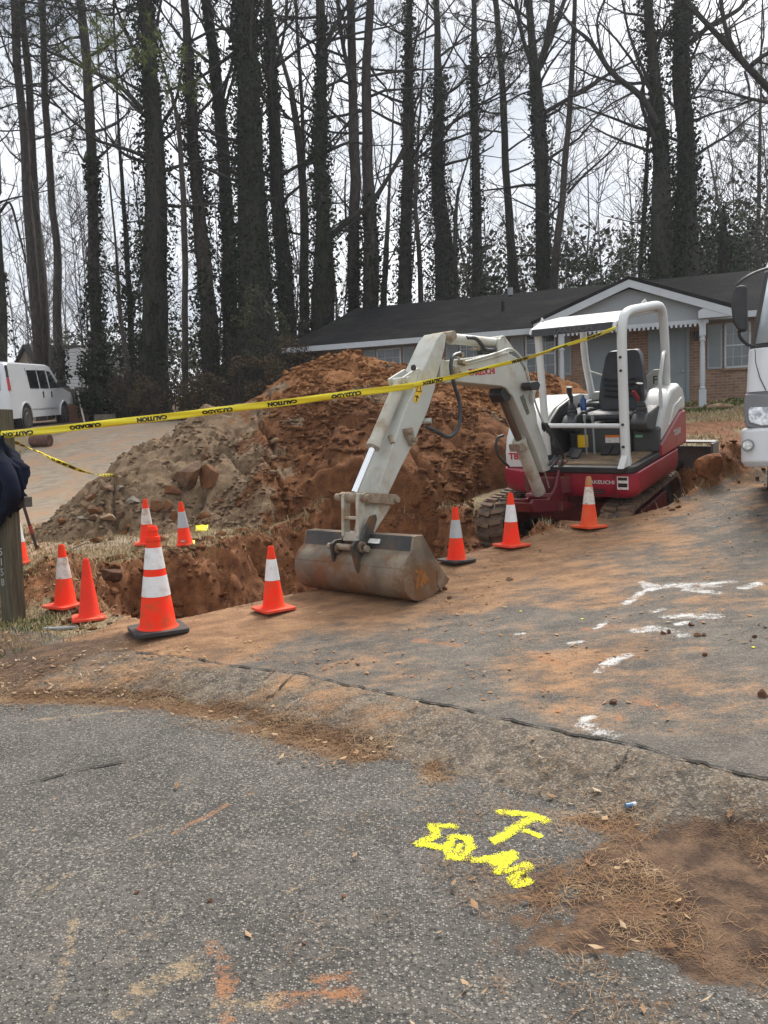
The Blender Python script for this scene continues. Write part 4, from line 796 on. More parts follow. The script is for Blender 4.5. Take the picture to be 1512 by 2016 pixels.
# stick
so = [c1(880, 285, HW), c1(905, 300, HW), c1(895, 380, HW), c1(850, 545, HW), c1(836, 620, HW), c1(795, 750, HW), c1(705, 955, HW), c1(640, 1080, HW), c1(545, 1280, HW), c1(520, 1310, HW), c1(490, 1300, HW), c1(492, 1235, HW), c1(570, 1000, HW), c1(652, 760, HW), c1(700, 650, HW), c1(745, 545, HW), c1(790, 455, HW), c1(845, 330, HW)]
b = pb(); b.prism(so, BFR, -HW, HW); STICK = b.build('stick', M_GREY, EXR, bevel=.010)
b = pb(); b.prism([c1(735, 575, HW), c1(752, 580, HW), c1(758, 640, HW), c1(725, 710, HW), c1(705, 690, HW)], BFR, HW+.001, HW+.004); wd = b.build('warning_decal', M_YELLOWD, STICK)
b = pb(); tri = [c1(740, 588, HW), c1(752, 640, HW), c1(722, 635, HW)]
for i in range(3): b.tube([P3(tri[i], HW+.005), P3(tri[(i+1) % 3], HW+.005)], .004, 5)
b.tube([P3(c1(728, 660, HW), HW+.005), P3(c1(722, 695, HW), HW+.005)], .006, 5); b.tube([P3(c1(735, 672, HW), HW+.005), P3(c1(715, 665, HW), HW+.005)], .006, 5); b.build('decal_symbol', M_LETBLK, wd)
b = pb(); b.tube([P3(c1(712, 495, HW), HW-.02), P3(c1(712, 495, HW), HW+.002)], .03, 14); b.build('grease_hole', M_BLACK, STICK)
b = pb()
for w0, w1 in ((-.10, -.07), (.07, .10)): b.prism([c1(690, 500), c1(640, 530), c1(595, 560), c1(610, 600), c1(700, 640), c1(760, 560)], BFR, w0, w1)
b.tube([P3(c1(622, 575), -.12), P3(c1(622, 575), .13)], .035, 16); b.build('cylinder_mount', M_GREY, STICK, bevel=.006)
b = pb(); b.tube([P3(c1(885, 312), -.14), P3(c1(885, 312), .14)], .05, 18); b.build('stick_pin', M_PINS, STICK)
b = pb(); b.prism([c1(640, 860, HW), c1(680, 850, HW), c1(692, 905, HW), c1(705, 945, HW), c1(682, 965, HW), c1(650, 905, HW)], BFR, HW, HW+.05)
for q in ((655, 880), (680, 925)): b.tube([P3(c1(*q, HW), HW+.03), P3(c1(*q, HW), HW+.10)], .024, 8)
b.build('hose_coupling', M_PINS, STICK, bevel=.005)
b = pb(); b.tube([P3(c1(790, 812, HW), HW-.05), P3(c1(805, 812, HW), HW+.02)], .028, 10); b.prism([c1(770, 800, HW), c1(795, 745, HW), c1(800, 830, HW)], BFR, HW-.08, HW-.06); b.build('hook_eye', M_GREY, STICK)
# bucket cylinder in front of the stick
def cyl(name, a, m1, e1, rb, rr, parent=EXR, mb_=None, mr=None, w_=0):
    b4 = pb(); b4.tube([P3(a, w_), P3(m1, w_)], rb, 20); q = P3(m1, w_)+(P3(a, w_)-P3(m1, w_)).normalized()*.05; b4.tube([q, P3(m1, w_)+(P3(m1, w_)-P3(a, w_)).normalized()*.02], rb*1.1, 20)
    o = b4.build(name, mb_ or M_GREYD, parent, bevel=.004); b5 = pb(); b5.tube([P3(m1, w_), P3(e1, w_)], rr, 16); b5.build('piston_rod', mr or M_CHROME, o); return o
BC = cyl('bucket_cylinder', c1(628, 590), c1(470, 962), c1(356, 1240), .064, .032)
pipe('oil_pipe', [P3(c1(648, 690), .09), P3(c1(618, 770), .09), P3(c1(560, 900), .09), P3(c1(540, 935), .09)], .011, M_GREYD, BC)
b = pb(); b.tube([P3(c1(545, 905), .05), P3(c1(532, 950), .11)], .024, 8); b.build('oil_port', M_PINS, BC)
AC = cyl('stick_cylinder', c1(1200, 350), c1(930, 322), c1(885, 312), .058, .034, mr=M_PINS, mb_=M_GREY)
pipe('rubber_hose', [P3(c1(1000, 320), .05), P3(c1(1050, 325), .06), P3(c1(1090, 365), .06), P3(c1(1110, 390), .06), P3(c1(1180, 390), .05)], .022, M_HOSE, AC)
b = pb(); b.prism([c1(1090, 395), c1(1165, 385), c1(1170, 415), c1(1095, 420)], BFR, -.02, .06); b.build('hose_guard', M_BLACK, AC, bevel=.01)
b = pb(); b.tube([P3(c1(1040, 385), .03), P3(c1(1085, 385), .03)], .018, 8); b.build('valve', M_PINS, AC)
pipe('rubber_hose', [P3(c1(905, 420), HW+.05), P3(c1(850, 440), HW+.08), P3(c1(832, 500), HW+.09), P3(c1(850, 600), HW+.09), P3(c1(885, 720), HW+.09), P3(c1(875, 850), HW+.10), P3(c1(815, 912), HW+.10), P3(c1(755, 885), HW+.09), P3(c1(700, 850), HW+.06)], .021, M_HOSE, STICK)
# boom cylinder under the boom
LC = cyl('boom_cylinder', c2(440, 1110), c2(330, 830), c2(235, 600), .078, .042, mr=pmat('oily_rod', (.12, .085, .06), .35, .5))
b = pb(); b.prism([c2(300, 850), c2(345, 835), c2(352, 880), c2(308, 890)], BFR, -.075, .075); b.build('clamp', M_PINS, LC, bevel=.005)
b = pb(); b.prism([c1(1200, 612), c1(1190, 660), c1(1215, 705), c1(1245, 690), c1(1262, 640)], BFR, -.09, .09); b.build('rod_bracket', M_BLACK, LC, bevel=.01)
pipe('oil_pipe', [P3(c2(385, 870), .08), P3(c2(425, 980), .09), P3(c2(455, 1080), .09)], .010, M_PINS, LC)
# swing bracket and hoses
b = pb()
for w0, w1 in ((-.17, -.13), (.13, .17)): b.prism([c2(495, 940), c2(520, 935), c2(535, 1000), c2(530, 1180), c2(505, 1205), c2(345, 1212), c2(328, 1165), c2(342, 1140), c2(425, 1140), c2(462, 1080), c2(480, 1000)], BFR, w0, w1)
b.prism([c2(330, 1160), c2(500, 1165), c2(500, 1205), c2(345, 1210)], BFR, -.13, .13); b.prism([c2(470, 1150), c2(545, 1160), c2(555, 1185), c2(470, 1205)], BFR, -.24, .24); SWB = b.build('swing_bracket', M_DKRED, EXR, bevel=.012)
b = pb(); b.tube([P3(c2(515, 955), -.19), P3(c2(515, 955), .19)], .045, 14); b.tube([P3(c2(440, 1125), -.19), P3(c2(440, 1125), .19)], .04, 14); b.build('pivot_pin', M_DKRED, SWB)
b = MB(); b.prism([(-.42, -.78), (.18, -.84), (.02, -.96), (-.26, -.96)], ZF, .70, .90); b.build('king_post', M_DKRED, EXR, bevel=.02)
for k, (dx, dz) in enumerate([(0, 0), (12, 10), (26, 0), (40, 18)]):
    pipe('rubber_hose', [P3(c2(445+dx*.3, 770+dz, HW), HW+.03+.01*k), P3(c2(430+dx*.6, 740+dz*1.5, HW), HW+.07), P3(c2(468+dx*.5, 820+dz, HW), HW+.10), P3(c2(470+dx, 860+dz, HW), HW+.10), P3(c2(500+dx, 905+dz, HW), HW+.06), P3(c2(478+dx*1.2, 960+dz, HW), HW+.03)], .016, M_HOSE, BOOM)
pipe('rubber_hose', [P3(c2(300, 800), -.14), P3(c2(272, 820), -.16), P3(c2(280, 900), -.17), P3(c2(320, 968), -.12)], .016, M_HOSE, BOOM)
# link and bucket
b = pb()
for w_ in (-.095, .085): b.prism([c1(332, 1240), c1(362, 1240), c1(372, 1280), c1(368, 1420), c1(372, 1500), c1(345, 1520), c1(330, 1500), c1(328, 1300)], BFR, w_-.018, w_+.018)
b.prism([c1(332, 1380), c1(368, 1380), c1(368, 1400), c1(332, 1400)], BFR, -.08, .07); b.prism([c1(335, 1475), c1(370, 1475), c1(368, 1530), c1(338, 1530)], BFR, -.11, .10); LK = b.build('bucket_link', M_GREYD, EXR, bevel=.008)
b = pb(); b.tube([P3(c1(352, 1268), -.22), P3(c1(352, 1268), .20)], .034, 14); b.tube([P3(c1(352, 1268), -.10), P3(c1(352, 1268), .09)], .050, 14); b.build('link_pin', M_PINS, LK)
b = pb()
for w0, w1 in ((-.155, -.125), (.125, .155)): b.prism([c1(330, 1250), c1(352, 1235), c1(540, 1250), c1(552, 1285), c1(520, 1310), c1(345, 1295)], BFR, w0, w1)
b.tube([P3(c1(528, 1280), -.19), P3(c1(528, 1280), .19)], .032, 14); b.build('side_link', M_PINS, LK, bevel=.006)
b = pb(); b.prism([c1(460, 1290), c1(530, 1290), c1(520, 1340), c1(455, 1440), c1(420, 1500), c1(395, 1480), c1(410, 1400)], BFR, -.10, .10); b.build('stick_nose', M_GREYD, STICK, bevel=.015)
BW = .66
def cb(x, y): return c1(x, y, BW)
ep = [cb(703, 1500), cb(757, 1490), cb(800, 1575), cb(850, 1660), cb(913, 1752), cb(880, 1790), cb(850, 1822), cb(800, 1862), cb(740, 1884), cb(690, 1872), cb(655, 1830), cb(640, 1770), cb(640, 1700), cb(655, 1640), cb(690, 1590)]
# shell of the bucket: back sheet from the top rail round the heel to the cutting edge
sh = [cb(757, 1490), cb(703, 1500), cb(690, 1590), cb(655, 1640), cb(640, 1700), cb(640, 1770), cb(655, 1830), cb(690, 1872), cb(740, 1884), cb(800, 1862), cb(850, 1822), cb(880, 1790), cb(913, 1752)]
cen = (sum(p[0] for p in sh)/len(sh), sum(p[1] for p in sh)/len(sh))
inn = [(p[0]+(cen[0]-p[0])*.05, p[1]+(cen[1]-p[1])*.05) for p in sh]
sm_ = [tuple(v)[:2] for v in curve_pts([(a, z_, 0) for a, z_ in sh[2:]], 4)]; smi = [(p[0]+(cen[0]-p[0])*.05, p[1]+(cen[1]-p[1])*.05) for p in sm_]
b = pb(); b.prism(sm_+smi[::-1], BFR, -BW, BW); BK = b.build('bucket', M_BUCKET, EXR, smooth=30)
b = pb(); b.prism([sh[0], sh[1], sh[2], inn[2], (inn[1][0], inn[1][1]), inn[0]], BFR, -BW+.001, BW-.001); b.build('back_plate', M_BKTDARK, BK, bevel=.006)
b = pb(); b.prism([sh[0], sh[1], (sh[1][0]+.005, sh[1][1]-.03), (sh[0][0], sh[0][1]-.03)], BFR, -BW-.006, BW+.006); b.build('top_rail', M_BUCKET, BK, bevel=.004)
for w0, w1 in ((-BW-.012, -BW+.008), (BW-.008, BW+.012)):
    b = pb(); b.prism([ep[0], ep[1], ep[2], ep[3], ep[4]]+[tuple(v)[:2] for v in sm_[::-1][1:]], BFR, w0, w1); pl = b.build('side_plate', M_BUCKET, BK, bevel=.004)
b = pb(); b.prism([cb(840, 1700), cb(913, 1748), cb(905, 1775), cb(862, 1815), cb(838, 1790)], BFR, -BW-.02, BW+.02); b.build('cutting_edge', M_BUCKET, BK, bevel=.004)
b = pb(); b.prism([(p[0]-.003, p[1]) for p in (cb(641, 1690), cb(641, 1700), cb(655, 1700), cb(655, 1690))], BFR, -BW, BW); b.build('wear_strip', M_BUCKET, BK)
b = pb(); b.prism([c1(742+38*math.cos(a)*(1+.35*math.sin(a*3+1)+.2*math.sin(a*7)), 1745+56*math.sin(a)*(1+.25*math.sin(a*4)+.2*math.sin(a*9+2)), BW) for a in np.linspace(0, 2*math.pi, 30, endpoint=False)], BFR, BW+.012, BW+.018); b.build('rust_patch', pmat('flaked_rust', (.22, .085, .02), .85, var=.4, vs=14), BK)
for w_ in (-.155, .155):
    b = pb()
    if w_ < 0: q = [c1(212, 1545, w_), c1(240, 1520, w_), c1(275, 1515, w_), c1(305, 1450, w_), c1(320, 1470, w_), c1(300, 1560, w_), c1(292, 1640, w_), c1(278, 1700, w_), c1(262, 1745, w_), c1(240, 1690, w_), c1(225, 1620, w_)]
    else: q = [c1(335, 1560, w_), c1(355, 1530, w_), c1(395, 1520, w_), c1(415, 1455, w_), c1(450, 1380, w_), c1(480, 1368, w_), c1(485, 1400, w_), c1(455, 1500, w_), c1(448, 1560, w_), c1(425, 1640, w_), c1(405, 1720, w_), c1(392, 1755, w_), c1(370, 1700, w_), c1(345, 1620, w_)]
    b.prism(q, BFR, w_-.016, w_+.016); ear = b.build('bucket_ear', M_BKTDARK, BK, bevel=.005)
    b = pb(); cc_ = c1(250, 1572, w_) if w_ < 0 else c1(386, 1562, w_); b.tube([P3(cc_, w_-.03), P3(cc_, w_+.045)], .050, 18); b.build('pin_boss', M_BUCKET, ear)
    b = pb(); b.tube([P3(cc_, w_+.03), P3(cc_, w_+.052)], .026, 14); b.build('pin', M_BKTDARK, ear)
b = pb(); b.tube([P3(c1(432, 1512), .10), P3(c1(432, 1512), .21)], .045, 14); b.tube([P3(c1(320, 1565), -.25), P3(c1(320, 1565), .24)], .03, 12); b.build('bucket_pin', M_PINS, BK)
b = pb(); u0, u1 = c1(466, 1528, .3), c1(466, 1570, .3); b.prism([(sh[1][0]-.012, sh[1][1]-.04), (sh[1][0]+.03, sh[1][1]-.04), (sh[2][0]+.03, sh[2][1]+.05), (sh[2][0]-.006, sh[2][1]+.05)], BFR, .02, .30); b.build('identity_plate', M_DECALW, BK)
# ------------------------------------------------------------ traffic cones
M_CONE = pmat('fluorescent_orange_pvc', (.90, .030, .005), .65, spec=.25, var=.04, vs=4, dirt=(.42, .095, .035), ds=8, dt=.57)
M_CONEOLD = pmat('faded_orange_pvc', (.72, .070, .018), .65, spec=.25, var=.10, vs=5, dirt=(.50, .13, .055), ds=5, dt=.55)
M_CONEPLAIN = pmat('plain_red_orange_pvc', (.76, .036, .014), .65, spec=.25, var=.06, vs=6, dirt=(.30, .06, .035), ds=8, dt=.66)
M_CBASE = pmat('cone_base_pink', (.74, .060, .030), .65, spec=.25, var=.1, vs=6, dirt=(.42, .15, .08), ds=5, dt=.58)
M_CRUB = pmat('black_rubber_base', (.030, .029, .030), .75, var=.2, vs=8, dirt=(.11, .075, .05), ds=5, dt=.6)
M_REFW = pmat('white_reflective_collar', (.74, .73, .72), .35, var=.04, vs=8, dirt=(.50, .42, .34), ds=9, dt=.64)
M_REFD = pmat('scuffed_white_collar', (.66, .61, .56), .5, var=.08, vs=8, dirt=(.34, .22, .14), ds=11, dt=.57, dw=.1)
M_REFG = pmat('silver_collar', (.42, .43, .44), .3, var=.08, vs=7)
M_CTOP = pmat('dirty_cone_tip', (.55, .20, .055), .7, var=.15, vs=9, dirt=(.30, .19, .10), ds=9, dt=.5)
def cone(px, py, hpx, label, bodym=M_CONE, basem=M_CBASE, collars=(), tip=None, rot=20, base_k=1., topring=False, tag_=False, tilt=(0, 0), pos=None):
    p = pos or hit(px, py); H = hpx*p.y/FPX; p = p+Vector((0, 0, .012)); o = empty('traffic_cone', p, label, 'traffic cone', 'traffic cones around the trench'); o.rotation_euler = (R(tilt[0]), R(tilt[1]), R(rot))
    rb, rt = .168*H*1.02, .045*H; bh = .028*H+.012
    def rr(z): return rb+(rt-rb)*((z-bh)/(H-bh))
    b = MB(); w_ = .27*H*base_k; c = .06*H
    poly = []
    for sx, sy in ((1, 1), (-1, 1), (-1, -1), (1, -1)):
        cx, cy = sx*(w_-c), sy*(w_-c); a0 = math.atan2(sy, sx)-math.pi/4
        for k in range(4): a = a0+math.pi/2*k/3; poly.append((cx+c*math.cos(a), cy+c*math.sin(a)))
    b.prism(poly, XYZ, .002, bh); b.build('base', basem, o, bevel=.006)
    b = MB(); prof = [(rb*1.16, bh-.004), (rb*1.06, bh+.012*H), (rr(bh+.03*H), bh+.03*H)]
    if topring: prof += [(rr(.86*H), .86*H), (rr(.86*H)+.006, .865*H), (rr(.90*H)+.007, .90*H), (rr(.905*H)-.004, .905*H), (rr(.95*H)-.003, .95*H), (rr(.955*H)+.003, .957*H), (rt+.003, .985*H), (rt-.004, H), (rt-.016, H), (rt-.018, .93*H), (.0015, .92*H)]
    else: prof += [(rr(.965*H), .965*H), (rt*1.0, .985*H), (rt*.85, H), (rt*.55, H), (rt*.5, .95*H), (.0015, .94*H)]
    b.lathe(prof, 28); bo_ = b.build('body', bodym, o, smooth=40)
    for f0, f1, m_ in collars:
        b = MB(); z0, z1 = f0*H, f1*H; b.lathe([(rr(z0)-.003, z0), (rr(z0)+.0022, z0+.001), (rr(z1)+.0022, z1-.001), (rr(z1)-.003, z1)], 28); b.build('reflective_collar', m_, o, smooth=40)
    if tip: b = MB(); b.lathe([(rr(.83*H)-.002, .83*H), (rr(.83*H)+.0018, .832*H), (rr(.965*H)+.002, .965*H), (rt*.87, H+.002), (rt*.55, H+.002), (.002, .96*H)], 24); b.build('tip', tip, o, smooth=40)
    if tag_: b = MB(); b.box((0, -rr(.12*H)-.002, .13*H), (.085*H, .004, .035*H), Matrix.Rotation(-.12, 3, 'X')); l_ = b.build('label_patch', M_REFG, o)
    return o
cone(312, 1246, 211, 'tall orange cone with two white collars on a black rubber base at the driveway corner', collars=((.345, .535, M_REFW), (.60, .80, M_REFW)), basem=M_CRUB, rot=28, base_k=.92, topring=True)
cone(130, 1202, 124, 'orange cone with one scuffed white collar behind the plain orange cone', collars=((.46, .80, M_REFD),), rot=62)
cone(177, 1222, 121, 'plain faded orange cone with no collar at all', bodym=M_CONEPLAIN, rot=20)
cone(291, 1074, 90, 'far orange cone with dirty white collar standing behind the tall cone', collars=((.45, .80, M_REFD),), rot=15)
cone(365, 1078, 88, 'far orange cone with silver grey collar leaning on the dead grass', collars=((.42, .78, M_REFG),), rot=0, base_k=.62, tag_=True, tilt=(0, -3))
cone(539, 1203, 128, 'orange cone with dusty white collar left of the excavator bucket', collars=((.47, .80, M_REFW),), rot=36)
cone(899, 1108, 108, 'orange cone with silver collar on a black base right of the bucket', collars=((.44, .77, M_REFG),), basem=M_CRUB, rot=32, base_k=1.02)
cone(1007, 1078, 106, 'bright orange cone with white collar in front of the rubber track', collars=((.46, .78, M_REFW),), rot=34)
cone(1160, 1041, 101, 'weathered orange cone with tan tip before the red excavator body', bodym=M_CONEOLD, basem=M_CONEOLD, collars=((.46, .80, M_REFD),), tip=M_CTOP, rot=30, base_k=1.0)
cone(38, 1112, 105, 'orange cone mostly hidden behind the wooden post', collars=((.42, .78, M_REFW),), rot=10, base_k=.62, tag_=True)
# ------------------------------------------------------------ wooden post with house number, jacket, tools
M_POST = pmat('weathered_post_wood', (.085, .080, .045), .85, var=.3, vs=6, dirt=(.045, .040, .022), ds=5, dt=.5, bump=.5, bs=70)
def wood(name, a, b_, sc=(3, 3, .35)):
    n = NT(name); g = n.noise(14, 6, n.scaled(sc), .65); c = n.mix(n.ramp(g, .3, .7), a, b_); n.P('Base Color', c); n.P('Roughness', .85); n.P('Normal', n.bump(g, .5, .01)); return n.m
M_POST = wood('weathered_post_wood', (.038, .034, .020), (.115, .098, .060), (5, 5, .25)); M_PLANK = wood('old_fence_boards', (.022, .021, .018), (.085, .070, .055), (6, 6, .3)); M_BEAM = wood('crossarm_wood', (.045, .040, .034), (.12, .105, .085), (.3, 5, 5))
pp = hit(28, 1222); up = (at(6, 806, pp.y)-pp); PH = up.length; PD = up.normalized()
pr = empty('number_post', None, 'weathered square wooden post with house number 5158 and a crossarm', 'post', mw=Matrix.Translation(pp) @ PD.to_track_quat('Z', 'Y').to_matrix().to_4x4() @ Matrix.Rotation(R(0), 4, 'Z'))
pw = .078
def prot(o): return o
_q = PD.to_track_quat('Z', 'Y').to_matrix(); fx = Vector((.90, -.43, 0)).normalized(); pr.matrix_world = Matrix.Translation(pp) @ Matrix(((fx.x, -fx.y, PD.x, 0), (fx.y, fx.x, PD.y, 0), (0, 0, PD.z, 0), (0, 0, 0, 1)))
b = MB(); b.bb(-pw, pw, -pw, pw, -.1, PH); b.build('upright', M_POST, pr, bevel=.008)
arm = MB(); arm.bb(pw, .30, -.045, .045, 1.11, 1.205); arm.build('crossarm', M_BEAM, pr, bevel=.006)
for k, ch in enumerate('5158'):
    o = text_on('numeral', ch, .10, (-.02, -pw-.003, .68-.098*k), (1, 0, 0), (0, 0, 1), pmat('numeral_grey', (.34, .34, .33), .5) if k == 0 else bpy.data.materials['numeral_grey'], pr)
# jacket thrown over the crossarm and the post
M_JKT = pmat('navy_cloth', (.0075, .010, .022), .9, var=.35, vs=4, bump=.5, bs=160, spec=.15)
def jacket():
    "cloth hanging in folds: a closed wrinkled surface draped over the crossarm"
    NU, NV = 72, 56; V = []; F = []
    for j in range(NV):
        t = j/(NV-1)
        for i in range(NU):
            a = 2*math.pi*i/NU; ca, sa = math.cos(a), math.sin(a)
            if t < .5: wx = .215+.05*math.sin(3*t); 
            else: wx = .215+.05*math.sin(3*t)-.36*(t-.5)
            fold = .034*math.sin(a*5+t*5)+.020*math.sin(a*9-t*9)+.040*(float(fbm(i*.16, t*7, 3, 5))-.5)*2
            top = min(1, t/.13)**.5; bot = min(1, (1-t)/.10)**.5; k = top*bot
            x = .05-.20*t*(1 if t > .4 else .6)+(wx+fold)*ca*k; y = -.03+(.125+fold*.9)*sa*k
            z = 1.68-.66*t-.22*t*max(0, -ca)*1.0+.10*ca*(1-t)*-1-.10*max(0, ca)*t
            V.append((x, y, z))
    for j in range(NV-1):
        for i in range(NU): F.append((j*NU+i, j*NU+(i+1) % NU, (j+1)*NU+(i+1) % NU, (j+1)*NU+i))
    F.append(tuple(range(NU-1, -1, -1))); F.append(tuple((NV-1)*NU+i for i in range(NU)))
    b5 = MB(); b5.add(V, F); o = b5.build('jacket', M_JKT, None, smooth=180)
    o.matrix_world = pr.matrix_world @ Matrix.Translation((.05, -.03, -.16)) @ Matrix.Diagonal((1.08, 1.1, 1.1, 1)); tag(o, 'dark navy jacket hanging over the crossarm of the wooden post', 'jacket')
    s5 = MB(); s5.tube(curve_pts([(.16, -.13, 1.52), (.24, -.15, 1.40), (.26, -.14, 1.27), (.21, -.13, 1.24), (.17, -.14, 1.30)], 6), [.055, .058, .06, .064, .066, .066, .066, .066, .066, .066, .066, .064, .064, .062, .06, .06, .058, .056, .054, .052, .05, .05, .048, .046, .04], 14); s5.build('sleeve', M_JKT, o, smooth=180)
    s6 = MB(); s6.tube(curve_pts([(-.06, -.14, 1.45), (-.10, -.155, 1.25), (-.13, -.15, 1.02), (-.12, -.14, .90)], 6), [.06]*6+[.058]*6+[.05]*6+[.03], 14); s6.build('sleeve', M_JKT, o, smooth=180)
jacket()
sp = hit(74, 1082); sp.z -= .24; st_ = at(40, 975, sp.y-.35); sh_ = empty('shovel', sp, 'dark handled shovel with a red band stuck in the dirt behind the post', 'shovel')
b = MB(); b.tube([st_-sp, Vector((0, 0, .20))], .022, 10); b.build('handle', pmat('dark_handle', (.05, .032, .025), .6), sh_); d_ = (Vector((0, 0, .20))-(st_-sp))
b = MB(); b.tube([(st_-sp)+d_*.52, (st_-sp)+d_*.66], .026, 10); b.build('red_band', pmat('red_band', (.30, .03, .03), .6), sh_)
b = MB(); b.prism([(-.02, .30), (.02, .30), (.05, .24), (.12, .20), (.115, -.02), (.0, -.12), (-.115, -.02), (-.12, .20), (-.05, .24)], ((0, 0, 0), (.9, .3, 0), (.05, -.1, 1), (-.3, .9, 0)), -.006, .006); b.build('blade', pmat('rusty_blade', (.12, .05, .028), .8), sh_)
# ------------------------------------------------------------ caution tape
M_TAPE = pmat('yellow_tape', (.86, .72, .035), .35, var=.05, vs=3)
def tape(name, pts, wd, roll, label, words, tpx=None, upside=True, fold=0.55):
    "a ribbon of plastic film through pts; roll(t) tilts it about its length; printed words lie on both sides"
    P = curve_pts(pts, 24); n = len(P); L = [0]
    for i in range(1, n): L.append(L[-1]+(P[i]-P[i-1]).length)
    fr = []
    for i in range(n):
        t = (P[min(i+1, n-1)]-P[max(i-1, 0)]).normalized(); side = t.cross(Vector((0, 0, 1))).normalized(); upv = side.cross(t).normalized(); a = roll(L[i]/L[-1]); v = upv*math.cos(a)+side*math.sin(a); fr.append((t, v, t.cross(v)))
    NVV = 5; V = []
    for i in range(n):
        for k in range(NVV):
            u = (k/(NVV-1)-.5); V.append(P[i]+fr[i][1]*u*wd+fr[i][2]*.006*math.cos(u*6+i*.25))
    F = [(i*NVV+k, (i+1)*NVV+k, (i+1)*NVV+k+1, i*NVV+k+1) for i in range(n-1) for k in range(NVV-1)]
    m = me_from(name, [tuple(v) for v in V], F, True); o = tag(link(name, m, M_TAPE), label, 'caution tape'); sol = o.modifiers.new('solid', 'SOLIDIFY'); sol.thickness = .0006
    pos = words[1]; k = 0; Ls = np.array(L)
    while pos < L[-1]-.3:
        wtxt = ('CAUTION', 'CUIDADO')[k % 2]; tm = text_mesh(wtxt, wd*.72, 0.0, .0035, 0, 1.02); co = np.array([v.co[:] for v in tm.vertices])
        out = []
        for x, y, z in co:
            s_ = pos+(-x if upside else x)*1.25; i = int(np.clip(np.searchsorted(Ls, s_)-1, 0, n-2)); f = (s_-L[i])/(L[i+1]-L[i]); c_ = P[i].lerp(P[i+1], f); v = fr[i][1].lerp(fr[i+1][1], f); nn = fr[i][2].lerp(fr[i+1][2], f)
            yy = (-y if upside else y); s2 = c_+v*yy+nn*(.006*math.cos(yy/wd*6+(i+f)*.25)); toc = (Vector((0, 0, HC))-s2); s2 = s2+nn*(.003 if toc.dot(nn) > 0 else -.003); out.append(tuple(s2))
        for v_, c in zip(tm.vertices, out): v_.co = c
        link('printed_word', tm, M_LETBLK, o); pos += words[0]; k += 1
    return o
pA = at(4, 856, pp.y-.10); sB = P3(c1(672, 606, .10), .17); pC = EX_M @ Vector((.70, -.80, 2.36))
midA = [pA.lerp(sB, f)-Vector((0, 0, .015*4*f*(1-f)))for f in (.25, .5, .75)]
tape('caution_tape', [pA-Vector((.5, -.1, -.03)), pA]+midA+[sB], .068, lambda t: .10+.45*t, 'long yellow caution tape stretched from the post to the excavator stick', (.62, .66))
tape('caution_tape', [sB+Vector((0, 0, .0)), sB.lerp(pC, .33)-Vector((0, 0, .04)), sB.lerp(pC, .66)-Vector((0, 0, .04)), pC], .062, lambda t: .55+.35*math.sin(t*3), 'yellow caution tape rising from the excavator stick to its canopy corner', (.62, .25))
q0 = at(22, 868, pp.y+.05); q4 = hit(268, 941)+Vector((0, 0, .06)); ql = [at(75, 890, 8.6), at(130, 915, 10.0), at(190, 934, 11.3)]
tape('caution_tape', [q0]+ql+[q4], .05, lambda t: 1.1+9*t, 'thin twisted yellow and black tape drooping from the post to the heap', (.30, .2), upside=False)
# scraps
def scrap(px, py, w_, h_, label, mat, name='tape_scrap', cat='scrap'):
    p = hit(px, py); k = p.y/FPX; V = []; nx, ny = 7, 4
    for j in range(ny):
        for i in range(nx): V.append(((i/(nx-1)-.5)*w_*k, (j/(ny-1)-.5)*h_*k*2.2, .025+.03*math.sin(i*1.7+j)*k*30+.012*j))
    F = [(j*nx+i, j*nx+i+1, (j+1)*nx+i+1, (j+1)*nx+i) for j in range(ny-1) for i in range(nx-1)]
    o = link(name, me_from(name, V, F, True), mat); o.location = p; o.rotation_euler = (.2, 0, .2); o.modifiers.new('solid', 'SOLIDIFY').thickness = .002; return tag(o, label, cat)
scrap(398, 1046, 24, 12, 'crumpled yellow tape scrap beside the far silver collared cone', M_TAPE)
scrap(380, 1076, 8, 6, 'tiny yellow scrap at the foot of the far silver collared cone', M_TAPE)
for px, py in ((1146, 1220), (1483, 1276), (1025, 1205)): 
    b = MB(); p = hit(px, py); b.lathe([(.010, .003), (.011, .005), (.005, .006)], 9); o = b.build('paint_dot', M_YPAINT, None); o.location = p; tag(o, kind='structure')
p = hit(1243, 1593); b = MB(); b.tube([(-.028, 0, .011), (.006, 0, .011)], .010, 12); o = empty('bottle_cap', p, 'small blue and white plastic tube lying on the muddy gutter', 'litter'); o.rotation_euler = (0, 0, .25); b.build('blue_body', pmat('blue_plastic', (.10, .22, .36), .4), o); b = MB(); b.tube([(.006, 0, .011), (.022, 0, .011)], .0105, 12); b.build('white_end', pmat('white_plastic', (.6, .62, .64), .4), o)
ps = [hit(*q)+Vector((0, 0, .02)) for q in ((88, 1243), (115, 1244), (150, 1241))]; b = MB(); b.tube(curve_pts(ps, 6), .012, 8); tag(b.build('hose_piece', pmat('grey_hose', (.30, .33, .35), .5), None), 'short grey hose piece lying on the grass by the post', 'hose')
for (a_, c_, l_) in (((140, 1086), (174, 1075), 'thin grey stick lying behind the scuffed collar cone'),): 
    b = MB(); b.tube([hit(*a_)+Vector((0, 0, .03)), hit(*c_)+Vector((0, 0, .05))], [.012, .008], 6); tag(b.build('stick', M_BEAM, None), l_, 'stick')
